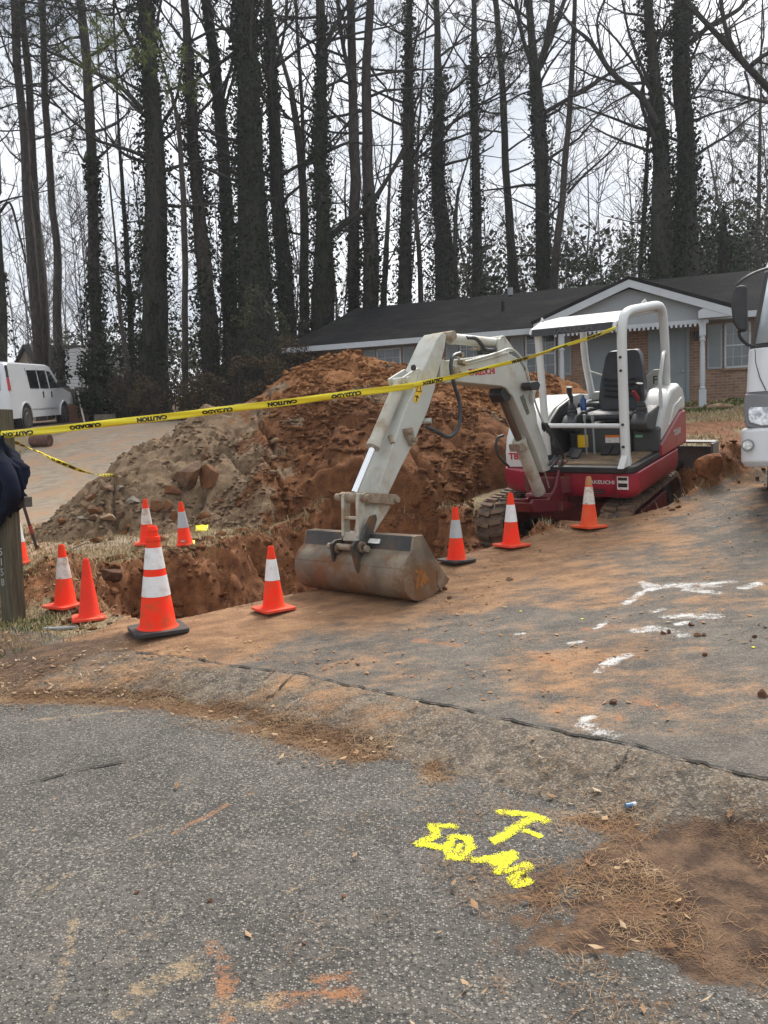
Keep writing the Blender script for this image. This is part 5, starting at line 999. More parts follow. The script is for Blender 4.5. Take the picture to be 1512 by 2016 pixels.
# ------------------------------------------------------------ brick house
def brick_mat(name, c1_, c2_, c3_, mort):
    n = NT(name); sx = n.n('ShaderNodeSeparateXYZ', {0: n.co()}); cb_ = n.n('ShaderNodeCombineXYZ', {0: n.math('ADD', sx.outputs[0], sx.outputs[1]), 1: sx.outputs[2]}).outputs[0]
    br = n.n('ShaderNodeTexBrick', {'Vector': cb_, 'Color1': c1_+(1,), 'Color2': c2_+(1,), 'Mortar': mort+(1,), 'Scale': 1., 'Mortar Size': .008, 'Brick Width': .215, 'Row Height': .075, 'Bias': -.1})
    c = n.mix(n.ramp(n.noise(2.2, 5), .52, .68), br.outputs[0], c3_); c = n.mix(.65, br.outputs[0], c); wv = n.noise(6, 5); c = n.mix(n.math('MULTIPLY', n.ramp(wv, .5, .75), .35), c, (.13, .075, .045))
    n.P('Base Color', c); n.P('Roughness', .9); n.P('Normal', n.bump(br.outputs['Fac'], -.5, .01)); return n.m
M_BRICK = brick_mat('tan_brick', (.23, .130, .078), (.165, .085, .052), (.30, .235, .175), (.24, .205, .165))
M_TRIM = pmat('pale_grey_trim', (.40, .43, .45), .5, var=.05, vs=4); M_GABLE = pmat('grey_gable_board', (.25, .275, .285), .6, var=.05, vs=3); M_DOOR = pmat('blue_grey_door', (.17, .205, .215), .5, var=.06, vs=3); M_SHUT = pmat('grey_shutter', (.24, .275, .29), .55, var=.05)
def shingle():
    n = NT('dark_shingle'); sx = n.n('ShaderNodeSeparateXYZ', {0: n.co()}); v = n.n('ShaderNodeCombineXYZ', {0: sx.outputs[0], 1: n.math('MULTIPLY', sx.outputs[1], 1.1)}).outputs[0]
    br = n.n('ShaderNodeTexBrick', {'Vector': v, 'Color1': (.014, .014, .0155, 1), 'Color2': (.024, .0235, .025, 1), 'Mortar': (.006, .006, .006, 1), 'Scale': 1., 'Mortar Size': .008, 'Brick Width': .3, 'Row Height': .14})
    c = n.mix(n.ramp(n.noise(.9, 5), .45, .75), br.outputs[0], (.030, .029, .027)); m_ = n.math('MULTIPLY', n.ramp(sx.outputs[0], -10.6, -12.6), n.ramp(n.noise(1.6, 4), .35, .6)); c = n.mix(n.math('MULTIPLY', m_, .6), c, (.06, .062, .035))
    n.P('Base Color', c); n.P('Roughness', 1.0); n.P('Specular IOR Level', .06); n.P('Normal', n.bump(n.noise(60, 3), .6, .02)); return n.m
M_SHING = shingle(); M_PANE = pmat('window_glass', (.07, .085, .09), .08, var=.3, vs=2, spec=.8); M_BLIND = pmat('window_blind', (.30, .31, .30), .7)
HO = hit(1383, 800); HYAW = R(-18.4)
HMX = Matrix.Translation(HO) @ Matrix.Rotation(HYAW, 4, 'Z'); HINV = HMX.inverted()
def hx(px, py, yl):
    o = HINV @ Vector((0, 0, HC)); d = HINV.to_3x3() @ ray(px, py); t = (yl-o.y)/d.y; p = o+d*t; return p.x, p.z
HS = empty('brick_house', None, 'single storey tan brick house with dark shingle roof and grey porch gable', 'house', mw=HMX)
YW = 1.05; YE = .55; YR = 5.6
xl = hx(600, 720, YW)[0]; exl, ezl = hx(558, 689, YE); rxl, rzl = hx(703, 607, YR); ze = ezl; xr = 8.0
b = MB(); b.bb(xl, xr, YW, YW+.25, -1.0, ze+.05); b.bb(xl, xl+.25, YW+.25, 9.5, -1.0, ze+.05); b.build('wall', M_BRICK, HS)
rz = rzl; e0 = (exl, YE, ze); yb = 2*YR-YE
b = MB(); T = .06
def slab(pts, t=.07):
    n_ = len(pts); V = [Vector(p) for p in pts]+[Vector(p)-Vector((0, 0, t)) for p in pts]
    b.add(V, [tuple(range(n_)), tuple(range(2*n_-1, n_-1, -1))]+[(i, n_+i, n_+(i+1) % n_, (i+1) % n_) for i in range(n_)])
slab([(exl, YE-.02, ze+.06), (xr, YE-.02, ze+.06), (xr, YR, rz), (rxl, YR, rz)]); slab([(exl, YE-.02, ze+.06), (rxl, YR, rz), (exl, yb, ze+.06)]); slab([(rxl, YR, rz), (xr, YR, rz), (xr, yb, ze+.06), (exl, yb, ze+.06)])
ROOF = b.build('roof', M_SHING, HS, smooth=0)
b = MB(); b.tube([(hx(990, 610, 3.)[0], 3., ze+(rz-ze)*(3.-YE)/(YR-YE)+.0), (hx(990, 610, 3.)[0], 3., ze+(rz-ze)*(3.-YE)/(YR-YE)+.32)], .05, 10); b.build('vent_pipe', M_SHING, ROOF)
b = MB(); q = hx(1006, 572, YR-.1); b.tube([(q[0], YR-.25, rz-.1), (q[0], YR-.25, rz+.14)], .09, 10); b.build('vent_cap', M_MGREY, ROOF)
b = MB(); b.bb(exl, xr, YE-.05, YE-.022, ze-.11, ze+.045); b.bb(exl-.03, exl, YE-.05, yb, ze-.11, ze+.045); b.build('fascia', M_TRIM, HS)
b = MB(); b.bb(exl, xr, YE-.02, YW, ze-.10, ze-.07); b.build('soffit', M_GABLE, HS)
# porch gable
gy = -.15; gl = hx(1052, 643, gy); gr_ = hx(1440, 606, gy); gp = hx(1237, 552, gy); gz_ = (gl[1]+gr_[1])/2; half = (gr_[0]-gl[0])/2; gc = (gr_[0]+gl[0])/2; gh = gp[1]
FRG = ((0, 0, 0), (1, 0, 0), (0, 0, 1), (0, 1, 0))
b = MB()
for sx in (-1, 1):
    b.prism([(gc+sx*(half+.06), gz_+.02), (gc, gh+.02), (gc, gh+.10), (gc+sx*(half+.10), gz_+.09)], FRG, gy-.04, YR-.8)
PRF = b.build('porch_roof', M_SHING, HS, smooth=0)
b = MB()
for sx in (-1, 1): b.prism([(gc+sx*(half+.02), gz_-.17), (gc, gh-.17), (gc, gh+.018), (gc+sx*(half+.02), gz_+.018)], FRG, gy-.03, gy+.01)
b.build('rake_board', M_TRIM, PRF)
sr = hx(1300, 640, 0.)
bz = hx(1240, 640, .05)[1]
b = MB(); b.prism([(gc-half+.35, bz+.0), (gc+half-.35, bz+.0), (gc+half-.40, gz_+.12), (gc, gh-.18), (gc-half+.4, gz_+.12)], FRG, .06, .10); b.build('gable_panel', M_GABLE, HS)
for sx in (-1, 1):
    b = MB(); b.prism([(gc+sx*(half), gz_-.16), (gc+sx*(half-.75), gz_-.16), (gc+sx*(half-.75)*1.0, gz_+.02), (gc+sx*(half-.45), gz_+.17)], FRG, gy-.02, .055); b.build('eave_return', M_TRIM, HS)
b = MB(); b.bb(gc-half+.45, gc+half-.5, .0, .14, bz-.10, bz-.002); BM = b.build('porch_beam', M_TRIM, HS)
b = MB(); k = gc-half+.50
while k < gc+half-.55: b.bb(k, k+.055, -.02, .0, bz-.165, bz-.055); k += .11
tag(b.build('dentil_trim', M_TRIM, BM), kind='stuff')
def column(px, pyb):
    x = hx(px, 700, .07)[0]; b2 = MB(); z1 = bz-.10
    b2.bb(x-.085, x+.085, -.015, .155, -.15, .42); b2.bb(x-.075, x+.075, -.005, .145, z1-.30, z1)
    b2.lathe([(.065, .42), (.082, .46), (.055, .50), (.068, .62), (.062, z1-.62), (.052, z1-.45), (.080, z1-.40), (.060, z1-.36), (.072, z1-.30)], 16, (x, .07, 0)); b2.build('porch_column', M_TRIM, HS)
column(1383, 800); column(1106, 760)
b = MB(); b.bb(gc-half+.2, gc+half-.2, -.1, YW, -.5, -.0); b.build('porch_floor', pmat('porch_concrete', (.25, .22, .18), .9), HS)
def window(pxa, pxb, pya, pyb, sh=(1, 1), blind=False):
    x0, z1 = hx(pxa, pya, YW); x1, _ = hx(pxb, pya, YW); _, z0 = hx((pxa+pxb)/2, pyb, YW)
    b2 = MB(); t = .045
    for a in ((x0, x1, z1-t, z1), (x0, x1, z0, z0+t), (x0, x0+t, z0, z1), (x1-t, x1, z0, z1), (x0+t, x1-t, (z0+z1)/2-.02, (z0+z1)/2+.02)): b2.bb(a[0], a[1], YW-.045, YW-.004, a[2], a[3])
    w_ = b2.build('window', M_TRIM, HS); b2 = MB(); b2.bb(x0+t, x1-t, YW-.014, YW-.006, z0+t, z1-t); b2.build('pane', M_PANE, w_)
    b2 = MB(); n_ = 3
    for k in range(1, n_): xx = x0+(x1-x0)*k/n_; b2.bb(xx-.006, xx+.006, YW-.022, YW-.014, z0+t, z1-t)
    for f in (.25, .75): zz = z0+(z1-z0)*f; b2.bb(x0+t, x1-t, YW-.024, YW-.014, zz-.006, zz+.006)
    b2.build('glazing_bars', M_TRIM, w_)
    b2 = MB(); b2.bb(x0-.05, x1+.05, YW-.09, YW-.002, z0-.06, z0-.002); b2.build('sill', M_BRICK, w_)
    for s, on in zip((-1, 1), sh):
        if not on: continue
        sw = .36; xa = x0-.05-sw if s < 0 else x1+.05; b2 = MB(); b2.bb(xa, xa+sw, YW-.035, YW-.003, z0, z1); o = b2.build('shutter', M_SHUT, HS, bevel=.004)
        b2 = MB(); zz = z0+.08
        while zz < z1-.08: b2.box((xa+sw/2, YW-.042, zz), (sw-.09, .008, .05), Matrix.Rotation(.5, 3, 'X')); zz += .05
        tag(b2.build('louvres', M_SHUT, o), kind='stuff')
window(1034, 1094, 655, 742); window(742, 790, 688, 760); window(1426, 1478, 637, 724, (1, 0)); window(905, 945, 668, 748)
def door(pxa, pxb, pyt, knob=1, lab=None):
    x0, z1 = hx(pxa, pyt, YW); x1, _ = hx(pxb, pyt, YW); z0 = .0; b2 = MB(); b2.bb(x0, x1, YW-.03, YW-.002, z0, z1); d_ = b2.build('door', M_DOOR, HS, bevel=.004)
    b2 = MB(); b2.bb(x0-.09, x0-.002, YW-.05, YW-.004, z0, z1+.09); b2.bb(x1+.002, x1+.09, YW-.05, YW-.004, z0, z1+.09); b2.bb(x0-.002, x1+.002, YW-.05, YW-.004, z1+.002, z1+.09); b2.build('door_frame', M_DOOR, d_)
    b2 = MB(); w_ = (x1-x0)
    for u0, u1 in ((.12, .46), (.54, .88)):
        for f0, f1 in ((.06, .36), (.42, .76), (.81, .94)): b2.bb(x0+w_*u0, x0+w_*u1, YW-.036, YW-.0302, z0+(z1-z0)*f0, z0+(z1-z0)*f1)
    b2.build('raised_panels', M_DOOR, d_, bevel=.003)
    if knob: b2 = MB(); b2.lathe([(.012, 0), (.012, .03), (.032, .045), (.032, .065), (.012, .08)], 12); o = b2.build('knob', pmat('brass_knob', (.5, .45, .32), .3, .8), d_); o.matrix_local = Matrix.Translation((x1-.08, YW-.03, .98)) @ Matrix.Rotation(R(90), 4, 'X')
door(1312, 1350, 643); door(1160, 1220, 658)
x0, _ = hx(1276, 650, YW); x1, _ = hx(1308, 650, YW); z1 = hx(1290, 648, YW)[1]; b = MB(); b.bb(x0, x1-.09, YW-.02, YW-.003, .0, z1); b.build('door_side_panel', M_DOOR, HS)
b = MB(); lx, lz = hx(1371, 664, YW); b.box((lx, YW-.06, lz), (.10, .12, .18)); b.prism([(lx-.07, lz+.09), (lx+.07, lz+.09), (lx, lz+.17)], FRG, YW-.13, YW-.004); b.build('wall_lamp', M_BLACK, HS, bevel=.01)
b = MB(); sx_, sz_ = hx(573, 667, YE-.02); b.tube([(exl+.25, YE-.06, ze-.02), (exl+.25, YE-.16, ze-.06)], .03, 8); b.lathe([(.02, 0), (.07, .03), (.07, .11), (.04, .13)], 14, (exl+.25, YE-.18, ze-.13)); b.build('eave_spotlight', M_TRIM, HS)
for px, py, l_, lab in ((1415, 806, .55, 'weathered tan branch lying on the lawn before the house'), (1250, 806, .18, 'scrap of white paper lying on the lawn by the porch')):
    p = hit(px, py); b = MB()
    if l_ > .3: b.tube([p+Vector((-.28, 0, .05)), p+Vector((0, .03, .09)), p+Vector((.30, -.05, .06))], [.05, .07, .045], 8); tag(b.build('branch', ROCKM['tan'], None), lab, 'branch')
    else: b.prism([(-.12, 0), (.02, -.05), (.12, .02), (.0, .09)], (p+Vector((0, 0, .03)), (1, 0, .3), (0, 1, .4), (0, 0, 1)), 0, .006); tag(b.build('paper_scrap', M_DECALW, None), lab, 'litter')
# ------------------------------------------------------------ white van at left
M_VAN = pmat('van_white_paint', (.62, .64, .67), .25, var=.03, vs=1.5, dirt=(.42, .38, .33), ds=2, dt=.72, coat=.3); M_TYRE = pmat('tyre_rubber', (.020, .020, .021), .8, var=.2, vs=9, dirt=(.10, .07, .05), ds=6, dt=.6); M_RIM = pmat('steel_rim', (.16, .16, .16), .4, .7); M_GLS = pmat('dark_car_glass', (.012, .014, .016), .05, var=.1, spec=.8)
rw = at(57, 849, 24.0); fwr = ray(131, 839); best = min((abs((Vector((fwr.x*Y, Y, 0))-Vector((rw.x, rw.y, 0))).length-3.43), Y) for Y in np.arange(24.5, 30, .02)); fw_ = Vector((fwr.x*best[1], best[1], HC+fwr.z*best[1]))
VX = (fw_-rw).normalized(); VS = Vector((VX.y, -VX.x, 0)).normalized(); VZ = VS.cross(VX).normalized()
VM = Matrix(((VX.x, VS.x, -VZ.x if False else VZ.x, rw.x), (VX.y, VS.y, VZ.y, rw.y), (VX.z, VS.z, VZ.z, rw.z), (0, 0, 0, 1)))
VAN = empty('cargo_van', None, 'white passenger van with dark windows parked by the wooden fence', 'van', mw=VM)
VFR = ((0, 0, 0), (1, 0, 0), (0, 0, 1), (0, 1, 0))
def vprism(name, poly, y0, y1, mat, par, bev=0, seg=2): b2 = MB(); b2.prism(poly, VFR, y0, y1); return b2.build(name, mat, par, bevel=bev, seg=seg)
vb = MB(); prof = [(-1.15, .42), (-1.17, 1.15), (-1.10, 1.80), (-1.02, 2.04), (-.80, 2.10), (2.3, 2.12), (2.62, 2.08), (3.45, 1.38), (4.30, 1.20), (4.50, 1.0), (4.52, .42)]
lay = [(-1.98, .0, .82), (-1.93, .02, .96), (-1.80, .0, 1.0), (-.20, 0, 1.0), (-.07, 0, .96), (-.02, 0, .82)]
V = []; F = []; n_ = len(prof)
for y, _, k in lay:
    for x, z in prof: V.append((1.6+(x-1.6)*(1-(1-k)*.12), y-(.10*max(0, z-1.2)/.9)*(1 if y > -1 else -1), .42+(z-.42)*(1-(1-k)*.16)))
F.append(tuple(range(n_-1, -1, -1))); F.append(tuple(range((len(lay)-1)*n_, len(lay)*n_)))
for r_ in range(len(lay)-1):
    for k in range(n_): F.append((r_*n_+k, r_*n_+(k+1) % n_, (r_+1)*n_+(k+1) % n_, (r_+1)*n_+k))
vb.add(V, F); VB = vb.build('body', M_VAN, VAN, smooth=40)
def vside(x, z): return -.018-(.10*max(0, z-1.2)/.9)
def vpanel(name, poly, mat, par, d=.006):
    V = [(x, vside(x, z)+d, z) for x, z in poly]+[(x, vside(x, z)-.02, z) for x, z in poly]; n2 = len(poly); b2 = MB(); b2.add(V, [tuple(range(n2)), tuple(range(2*n2-1, n2-1, -1))]+[(i, n2+i, n2+(i+1) % n2, (i+1) % n2) for i in range(n2)]); return b2.build(name, mat, par)
for pl in ([(.55, 1.32), (.50, 1.88), (1.28, 1.90), (1.30, 1.32)], [(1.42, 1.32), (1.40, 1.90), (2.10, 1.91), (2.15, 1.32)], [(2.28, 1.32), (2.26, 1.90), (2.52, 1.88), (3.12, 1.36)]): vpanel('side_window', pl, M_GLS, VAN)
for x in (.42, 1.36, 2.22): vpanel('door_gap', [(x, .62), (x, 1.95), (x+.015, 1.95), (x+.015, .62)], M_BLACK, VAN, .003)
for x in (1.55, 2.30): vpanel('door_handle', [(x, 1.02), (x, 1.22), (x+.05, 1.22), (x+.05, 1.02)], M_BLACK, VAN, .02)
vpanel('tail_lamp', [(-1.12, 1.25), (-1.07, 1.62), (-.95, 1.62), (-.97, 1.25)], pmat('tail_lamp_red', (.45, .02, .03), .3), VAN, .012); vpanel('corner_trim', [(-1.07, 1.63), (-1.02, 1.98), (-.90, 1.98), (-.94, 1.63)], M_BLACK, VAN, .010)
b = MB(); b.bb(-1.175, -1.16, -1.75, -.25, 1.25, 1.85); b.build('rear_window', M_GLS, VAN)
b = MB(); b.bb(-1.30, -1.08, -1.95, -.03, .42, .64); b.build('rear_bumper', M_BLACK, VAN, bevel=.03)
b = MB(); b.bb(4.40, 4.62, -1.95, -.03, .42, .62); b.build('front_bumper', M_BLACK, VAN, bevel=.03)
vpanel('side_moulding', [(.42, .66), (.42, .70), (2.9, .70), (2.9, .66)], M_TRIM, VAN, .01)
b = MB(); b.box((2.95, .06, 1.45), (.12, .16, .22)); b.build('wing_mirror', M_BLACK, VAN, bevel=.02)
for x in (0, 3.43):
    for y in (-.16, -1.84):
        b = MB(); y = -.10 if y > -1 else y; b.tube([(x, y-.12, .36), (x, y+.12, .36)], .36, 24); wh = b.build('wheel', M_TYRE, VAN, bevel=.03); b = MB(); b.tube([(x, y+.05, .36), (x, y+.132, .36)], .22, 18); b.build('rim', M_RIM, wh, bevel=.02)
    b = MB(); b.tube([(x, -.03, .42), (x, -.012, .42)], .45, 28); b.build('wheel_arch', M_BLACK, VAN)
    b = MB(); b.tube([(x+.47*math.cos(a), -.008, .42+.47*math.sin(a)) for a in np.linspace(0, math.pi, 16)], .028, 6); b.build('arch_lip', M_VAN, VAN)
# ------------------------------------------------------------ light truck at right
TD = 8.7; tp = at(1462, 900, TD); tg = gz(tp.x+.5, tp.y+.3); TN = Vector((-.45, -.893, 0)).normalized(); TR = Vector((-TN.y, TN.x, 0)); TB_ = -TN
TM = Matrix(((TR.x, TB_.x, 0, tp.x), (TR.y, TB_.y, 0, tp.y), (0, 0, 1, 0), (0, 0, 0, 1))); TI = TM.inverted()
TRK = empty('box_truck', None, 'white cab-over truck nosing in at the right edge of the driveway', 'truck', mw=TM)
def tx(px, py, yl=0.):
    o = TI @ Vector((0, 0, HC)); d = TI.to_3x3() @ ray(px, py); t = (yl-o.y)/d.y; p = o+d*t; return (p.x, p.z)
def k6(x, y, yl=0.): return tx(1050+x/3.273, 500+y/3.273, yl)
TFR = ((0, 0, 0), (1, 0, 0), (0, 0, 1), (0, 1, 0)); WD = 1.95
zb0 = k6(1400, 1375)[1]; zb1 = k6(1400, 1120)[1]; zh1 = k6(1400, 890)[1]; zw = k6(1420, 600)[1]; zt = zw+.95
def tpr(name, poly, y0, y1, mat, par=TRK, bev=.03, seg=3): b2 = MB(); b2.prism(poly, TFR, y0, y1); return b2.build(name, mat, par, bevel=bev, seg=seg)
xl_ = .03; M_TRK = pmat('truck_white_paint', (.68, .69, .70), .28, var=.03, vs=2, coat=.3)
def slab2(name, rows, mat, bev, seg=3, par=TRK, depth=1.6):
    "cab section from (z, left x, front y) rows: plan outline with rounded front corners, mirrored about the cab centre"
    V = []; F = []; n2 = 0; cxx = xl_+WD/2
    for z, x0, y0 in rows:
        pl = []; r2 = .20
        for k in range(7): a = math.pi+math.pi/2*k/6; pl.append((x0+r2+r2*math.cos(a), y0+r2*.75+r2*.75*math.sin(a)))
        x9 = 2*cxx-x0
        for k in range(7): a = 1.5*math.pi+math.pi/2*k/6; pl.append((x9-r2+r2*math.cos(a), y0+r2*.75+r2*.75*math.sin(a)))
        pl += [(x9, depth), (x0, depth)]; n2 = len(pl); V += [(x, y, z) for x, y in pl]
    L = len(rows); F.append(tuple(range(n2-1, -1, -1))); F.append(tuple(range((L-1)*n2, L*n2)))
    for r_ in range(L-1):
        for k in range(n2): F.append((r_*n2+k, r_*n2+(k+1) % n2, (r_+1)*n2+(k+1) % n2, (r_+1)*n2+k))
    b2 = MB(); b2.add(V, F); return b2.build(name, mat, par, bevel=bev, seg=seg, smooth=50)
slab2('bumper', [(zb0, .02, .05), (zb0+.06, -.02, .0), (zb1-.03, -.02, .0), (zb1, .0, .03)], M_TRK, .02, depth=.5)
slab2('lamp_band', [(zb1+.002, .03, .05), (zh1, .03, .07)], pmat('grey_lamp_band', (.15, .15, .155), .4), .01)
CAB = slab2('cab', [(zh1+.002, .03, .065), (zw-.02, .05, .11), (zw, .055, .12)], M_TRK, .008)
slab2('cab_pillars', [(zw+.002, .06, .13), (zt-.05, .20, .46)], M_BLACK, .01)
slab2('cab_roof', [(zt-.048, .19, .44), (zt+.12, .25, .58)], M_TRK, .05)
wy0, wy1 = .13, .46
b = MB(); V = []
for zf in (.06, .94):
    z = zw+(zt-zw-.05)*zf; y = wy0+(wy1-wy0)*zf; x0 = .06+.14*zf
    for u in np.concatenate([np.linspace(0, .1, 6), [.3, .5, .7], np.linspace(.9, 1, 3)]):
        wt = WD+2*xl_-2*x0; x = x0+.055+(wt-.11)*u; dd_ = min(x-x0, x0+wt-x); yy = .15*(1-math.sqrt(max(0, 1-((.2-dd_)/.2)**2))) if dd_ < .2 else 0; V.append((x, y-.010+yy, z))
b.add(V, [(i, i+1, 13+i, 12+i) for i in range(11)]); ws = b.build('windscreen', pmat('windscreen_glass', (.42, .48, .50), .06, var=.2, vs=1.5, spec=.8), TRK); ws.modifiers.new('solid', 'SOLIDIFY').thickness = .006
hl = tpr('headlamp', [k6(1385, 1000), k6(1400, 985), k6(1500, 985), k6(1600, 1000), k6(1600, 1095), k6(1480, 1110), k6(1395, 1090), k6(1382, 1050)], .010, .09, pmat('headlamp_lens', (.55, .56, .58), .08, .6, var=.5, vs=18), bev=.012)
tpr('headlamp_bezel', [k6(1362, 900), k6(1512, 905), k6(1640, 915), k6(1640, 1128), k6(1440, 1132), k6(1365, 1112), k6(1352, 1000)], .03, .10, pmat('lamp_bezel', (.19, .19, .195), .35), hl, bev=.02)
fg = k6(1368, 1232); b = MB(); b.tube([(fg[0]+.02, -.03, fg[1]), (fg[0]+.02, .05, fg[1])], .068, 18); f_ = b.build('fog_lamp', M_MGREY, TRK, bevel=.008); b = MB(); b.tube([(fg[0]+.02, -.034, fg[1]), (fg[0]+.02, .0, fg[1])], .050, 18); b.build('fog_glass', pmat('fog_glass', (.45, .45, .43), .1, .5, var=.4, vs=25), f_)
mo = [k6(1300, 212, -.12), k6(1340, 203, -.12), k6(1382, 208, -.12), k6(1382, 480, -.12), k6(1370, 503, -.12), k6(1325, 500, -.12), k6(1285, 440, -.12), k6(1272, 300, -.12)]
mi = tpr('wing_mirror', mo, -.18, -.06, M_BLACK, bev=.03); mi.parent = TRK
def tp3(x, y, yl): q = k6(x, y, yl); return (q[0], yl, q[1])
b = MB(); b.tube(curve_pts([tp3(1305, 215, -.12), tp3(1320, 190, -.12), tp3(1380, 145, -.05), tp3(1470, 105, .1), tp3(1560, 85, .3)], 5), .018, 8); b.tube(curve_pts([tp3(1322, 495, -.12), tp3(1335, 540, -.1), tp3(1372, 578, .0), tp3(1420, 598, .12)], 5), .018, 8); b.build('mirror_arm', M_BLACK, mi)
b = MB()
for x in (.36, WD-.3): b.tube([(x-.11, 1.35, tg+.36), (x+.11, 1.35, tg+.36)], .37, 24)
b.bb(.1, WD, .3, 1.6, zb0+.0, zb1-.05); b.build('wheels_and_chassis', M_TYRE, TRK)
b = MB(); zz0, zz1 = k6(1380, 870)[1], k6(1380, 640)[1]; b.tube([tp3(1428, 612, .09), tp3(1432, 700, .085), tp3(1460, 800, .075), tp3(1500, 880, .062)], .005, 5); b.build('panel_gap', M_BLACK, CAB)
# ------------------------------------------------------------ fence, far house, odds and ends at left
def farbox(px0, px1, py0, py1, Y, d=.05): a = at(px0, py1, Y); c = at(px1, py0, Y); return a, c
FE = empty('board_fence', at(128, 842, 28.5), 'dark weathered board fence between the van and the brush', 'fence')
def fb(name, px0, px1, py0, py1, Y, mat, par, d=.05, pk=False):
    a = at(px0, py1, Y); c = at(px1, py0, Y); b2 = MB(Matrix.Translation(-par.location) if par else None)
    if pk:
        n_ = max(1, int((c.x-a.x)/.14)); rg = random.Random(int(px0))
        for k in range(n_): x0 = a.x+(c.x-a.x)*k/n_; hh = rg.uniform(-.05, .05); b2.bb(x0+.006, x0+(c.x-a.x)/n_-.006, Y-.012+rg.uniform(0, .01), Y+.012, a.z-.3, c.z+hh)
    else: b2.bb(a.x, c.x, Y-d/2, Y+d/2, a.z, c.z)
    return b2.build(name, mat, par)
fb('board_panel', 128, 240, 760, 838, 28.5, M_PLANK, FE, pk=True); fb('fence_post', 238, 248, 756, 832, 28.4, M_PLANK, FE, .12); fb('fence_post', 252, 258, 768, 830, 28.2, M_PLANK, FE, .12)
M_RPANEL = pmat('reddish_panel', (.16, .075, .05), .85, var=.15); M_PLY = pmat('grey_plywood', (.20, .17, .13), .85, var=.2)
p_ = fb('panel', 138, 171, 795, 840, 27.5, M_RPANEL, None); tag(p_, 'reddish brown board standing against the fence behind the van', 'board'); p_ = fb('plywood_sheet', 187, 226, 815, 838, 27.0, M_PLY, None); tag(p_, 'pale plywood sheet leaning at the foot of the fence', 'board')
b = MB(); b.tube([at(152, 771, 27.2), at(168, 838, 26.8)], .03, 8); tag(b.build('pole', M_DECALW, None), 'thin white pole leaning against the fence', 'pole')
lg = hit(82, 878); b = MB(); b.tube([lg+Vector((-.26, .05, .14)), lg+Vector((.24, -.05, .14))], .15, 12); lo = b.build('log', pmat('red_brown_bark', (.11, .055, .04), .9, var=.3, vs=9, bump=.5), None); tag(lo, 'short thick log lying on the grass beside the van', 'log')
M_SIDING = NT('white_siding'); _z = M_SIDING.n('ShaderNodeSeparateXYZ', {0: M_SIDING.co()}); _f = M_SIDING.math('FRACT', M_SIDING.math('MULTIPLY', _z.outputs[2], 6.)); M_SIDING.P('Base Color', M_SIDING.mix(M_SIDING.ramp(_f, .0, .22), (.16, .165, .17), (.50, .51, .52))); M_SIDING.P('Roughness', .6); M_SIDING = M_SIDING.m
M_TAN = pmat('tan_wall', (.30, .25, .19), .8); M_FROOF = pmat('old_brown_roof', (.055, .050, .048), .95, var=.2, vs=2)
FY = 40.0; fo = at(150, 800, FY); FH = empty('neighbour_house', fo, 'neighbouring house with dark roofs and a white clapboard chimney among the trunks', 'house')
def fpoly(name, pts, Y0, Y1, mat):
    b2 = MB(Matrix.Translation(-fo)); P_ = [at(x, y, Y0) for x, y in pts]; Q_ = [p+Vector((0, Y1-Y0, 0)) for p in P_]; n2 = len(pts); b2.add(P_+Q_, [tuple(range(n2)), tuple(range(2*n2-1, n2-1, -1))]+[(i, n2+i, n2+(i+1) % n2, (i+1) % n2) for i in range(n2)]); return b2.build(name, mat, FH)
fpoly('main_roof', [(55, 678), (158, 680), (215, 770), (20, 770), (20, 730)], FY, FY+6, M_FROOF); fpoly('gable_wall', [(36, 706), (46, 684), (62, 712), (62, 745), (36, 745)], FY-.6, FY-.3, M_TAN); fpoly('gable_roof', [(24, 722), (44, 678), (58, 678), (80, 735), (62, 712), (46, 683), (34, 706)], FY-.9, FY-.4, M_FROOF)
fpoly('chimney', [(128, 688), (157, 684), (158, 790), (128, 790)], FY-1.8, FY-.8, M_SIDING); fpoly('front_wall', [(20, 735), (285, 765), (285, 860), (20, 860)], FY+.3, FY+5, M_TAN); fpoly('side_wall', [(105, 735), (128, 728), (128, 790), (105, 790)], FY-1.0, FY-.7, M_GABLE)
fpoly('low_roof', [(205, 722), (285, 770), (262, 770), (210, 772), (178, 770)], FY-1.5, FY+3, M_FROOF); fpoly('carport_roof', [(215, 752), (300, 764), (300, 770), (215, 762)], FY-2.6, FY-1.6, M_FROOF); fpoly('pale_wall', [(236, 762), (258, 753), (282, 772), (282, 790), (236, 790)], FY-1.4, FY-1.2, M_TRIM)
# transmission tower far behind at right
TY = 75.; to = at(1500, 560, TY); TW = empty('transmission_tower', to, 'lattice power line tower beyond the trees at the right edge', 'tower'); M_STEEL = pmat('galvanised_steel', (.20, .21, .22), .5, .4); b = MB(Matrix.Translation(-to))
def tl(pts, r=.05): b.tube([at(x, y, Y) for x, y, Y in pts], r, 5)
for Y in (TY, TY+3): tl([(1466, 560, Y), (1484, 300, Y), (1487, 120, Y)]); tl([(1560, 560, Y), (1528, 300, Y), (1512, 120, Y)])
ys_ = [560, 480, 410, 350, 300, 255, 210, 165, 120]
def lx_(y): return np.interp(y, [120, 300, 560], [1487, 1484, 1466])
def rx_2(y): return np.interp(y, [120, 300, 560], [1512, 1528, 1560])
for a, c in zip(ys_, ys_[1:]): tl([(lx_(a), a, TY), (rx_2(c), c, TY)], .03); tl([(rx_2(a), a, TY), (lx_(c), c, TY)], .03); tl([(lx_(c), c, TY), (rx_2(c), c, TY)], .03); tl([(lx_(a), a, TY+3), (rx_2(c), c, TY+3)], .03)
tl([(1415, 232, TY+1), (1500, 200, TY+1), (1600, 232, TY+1)], .06); tl([(1415, 232, TY+1), (1490, 250, TY+1), (1600, 232, TY+1)], .05)
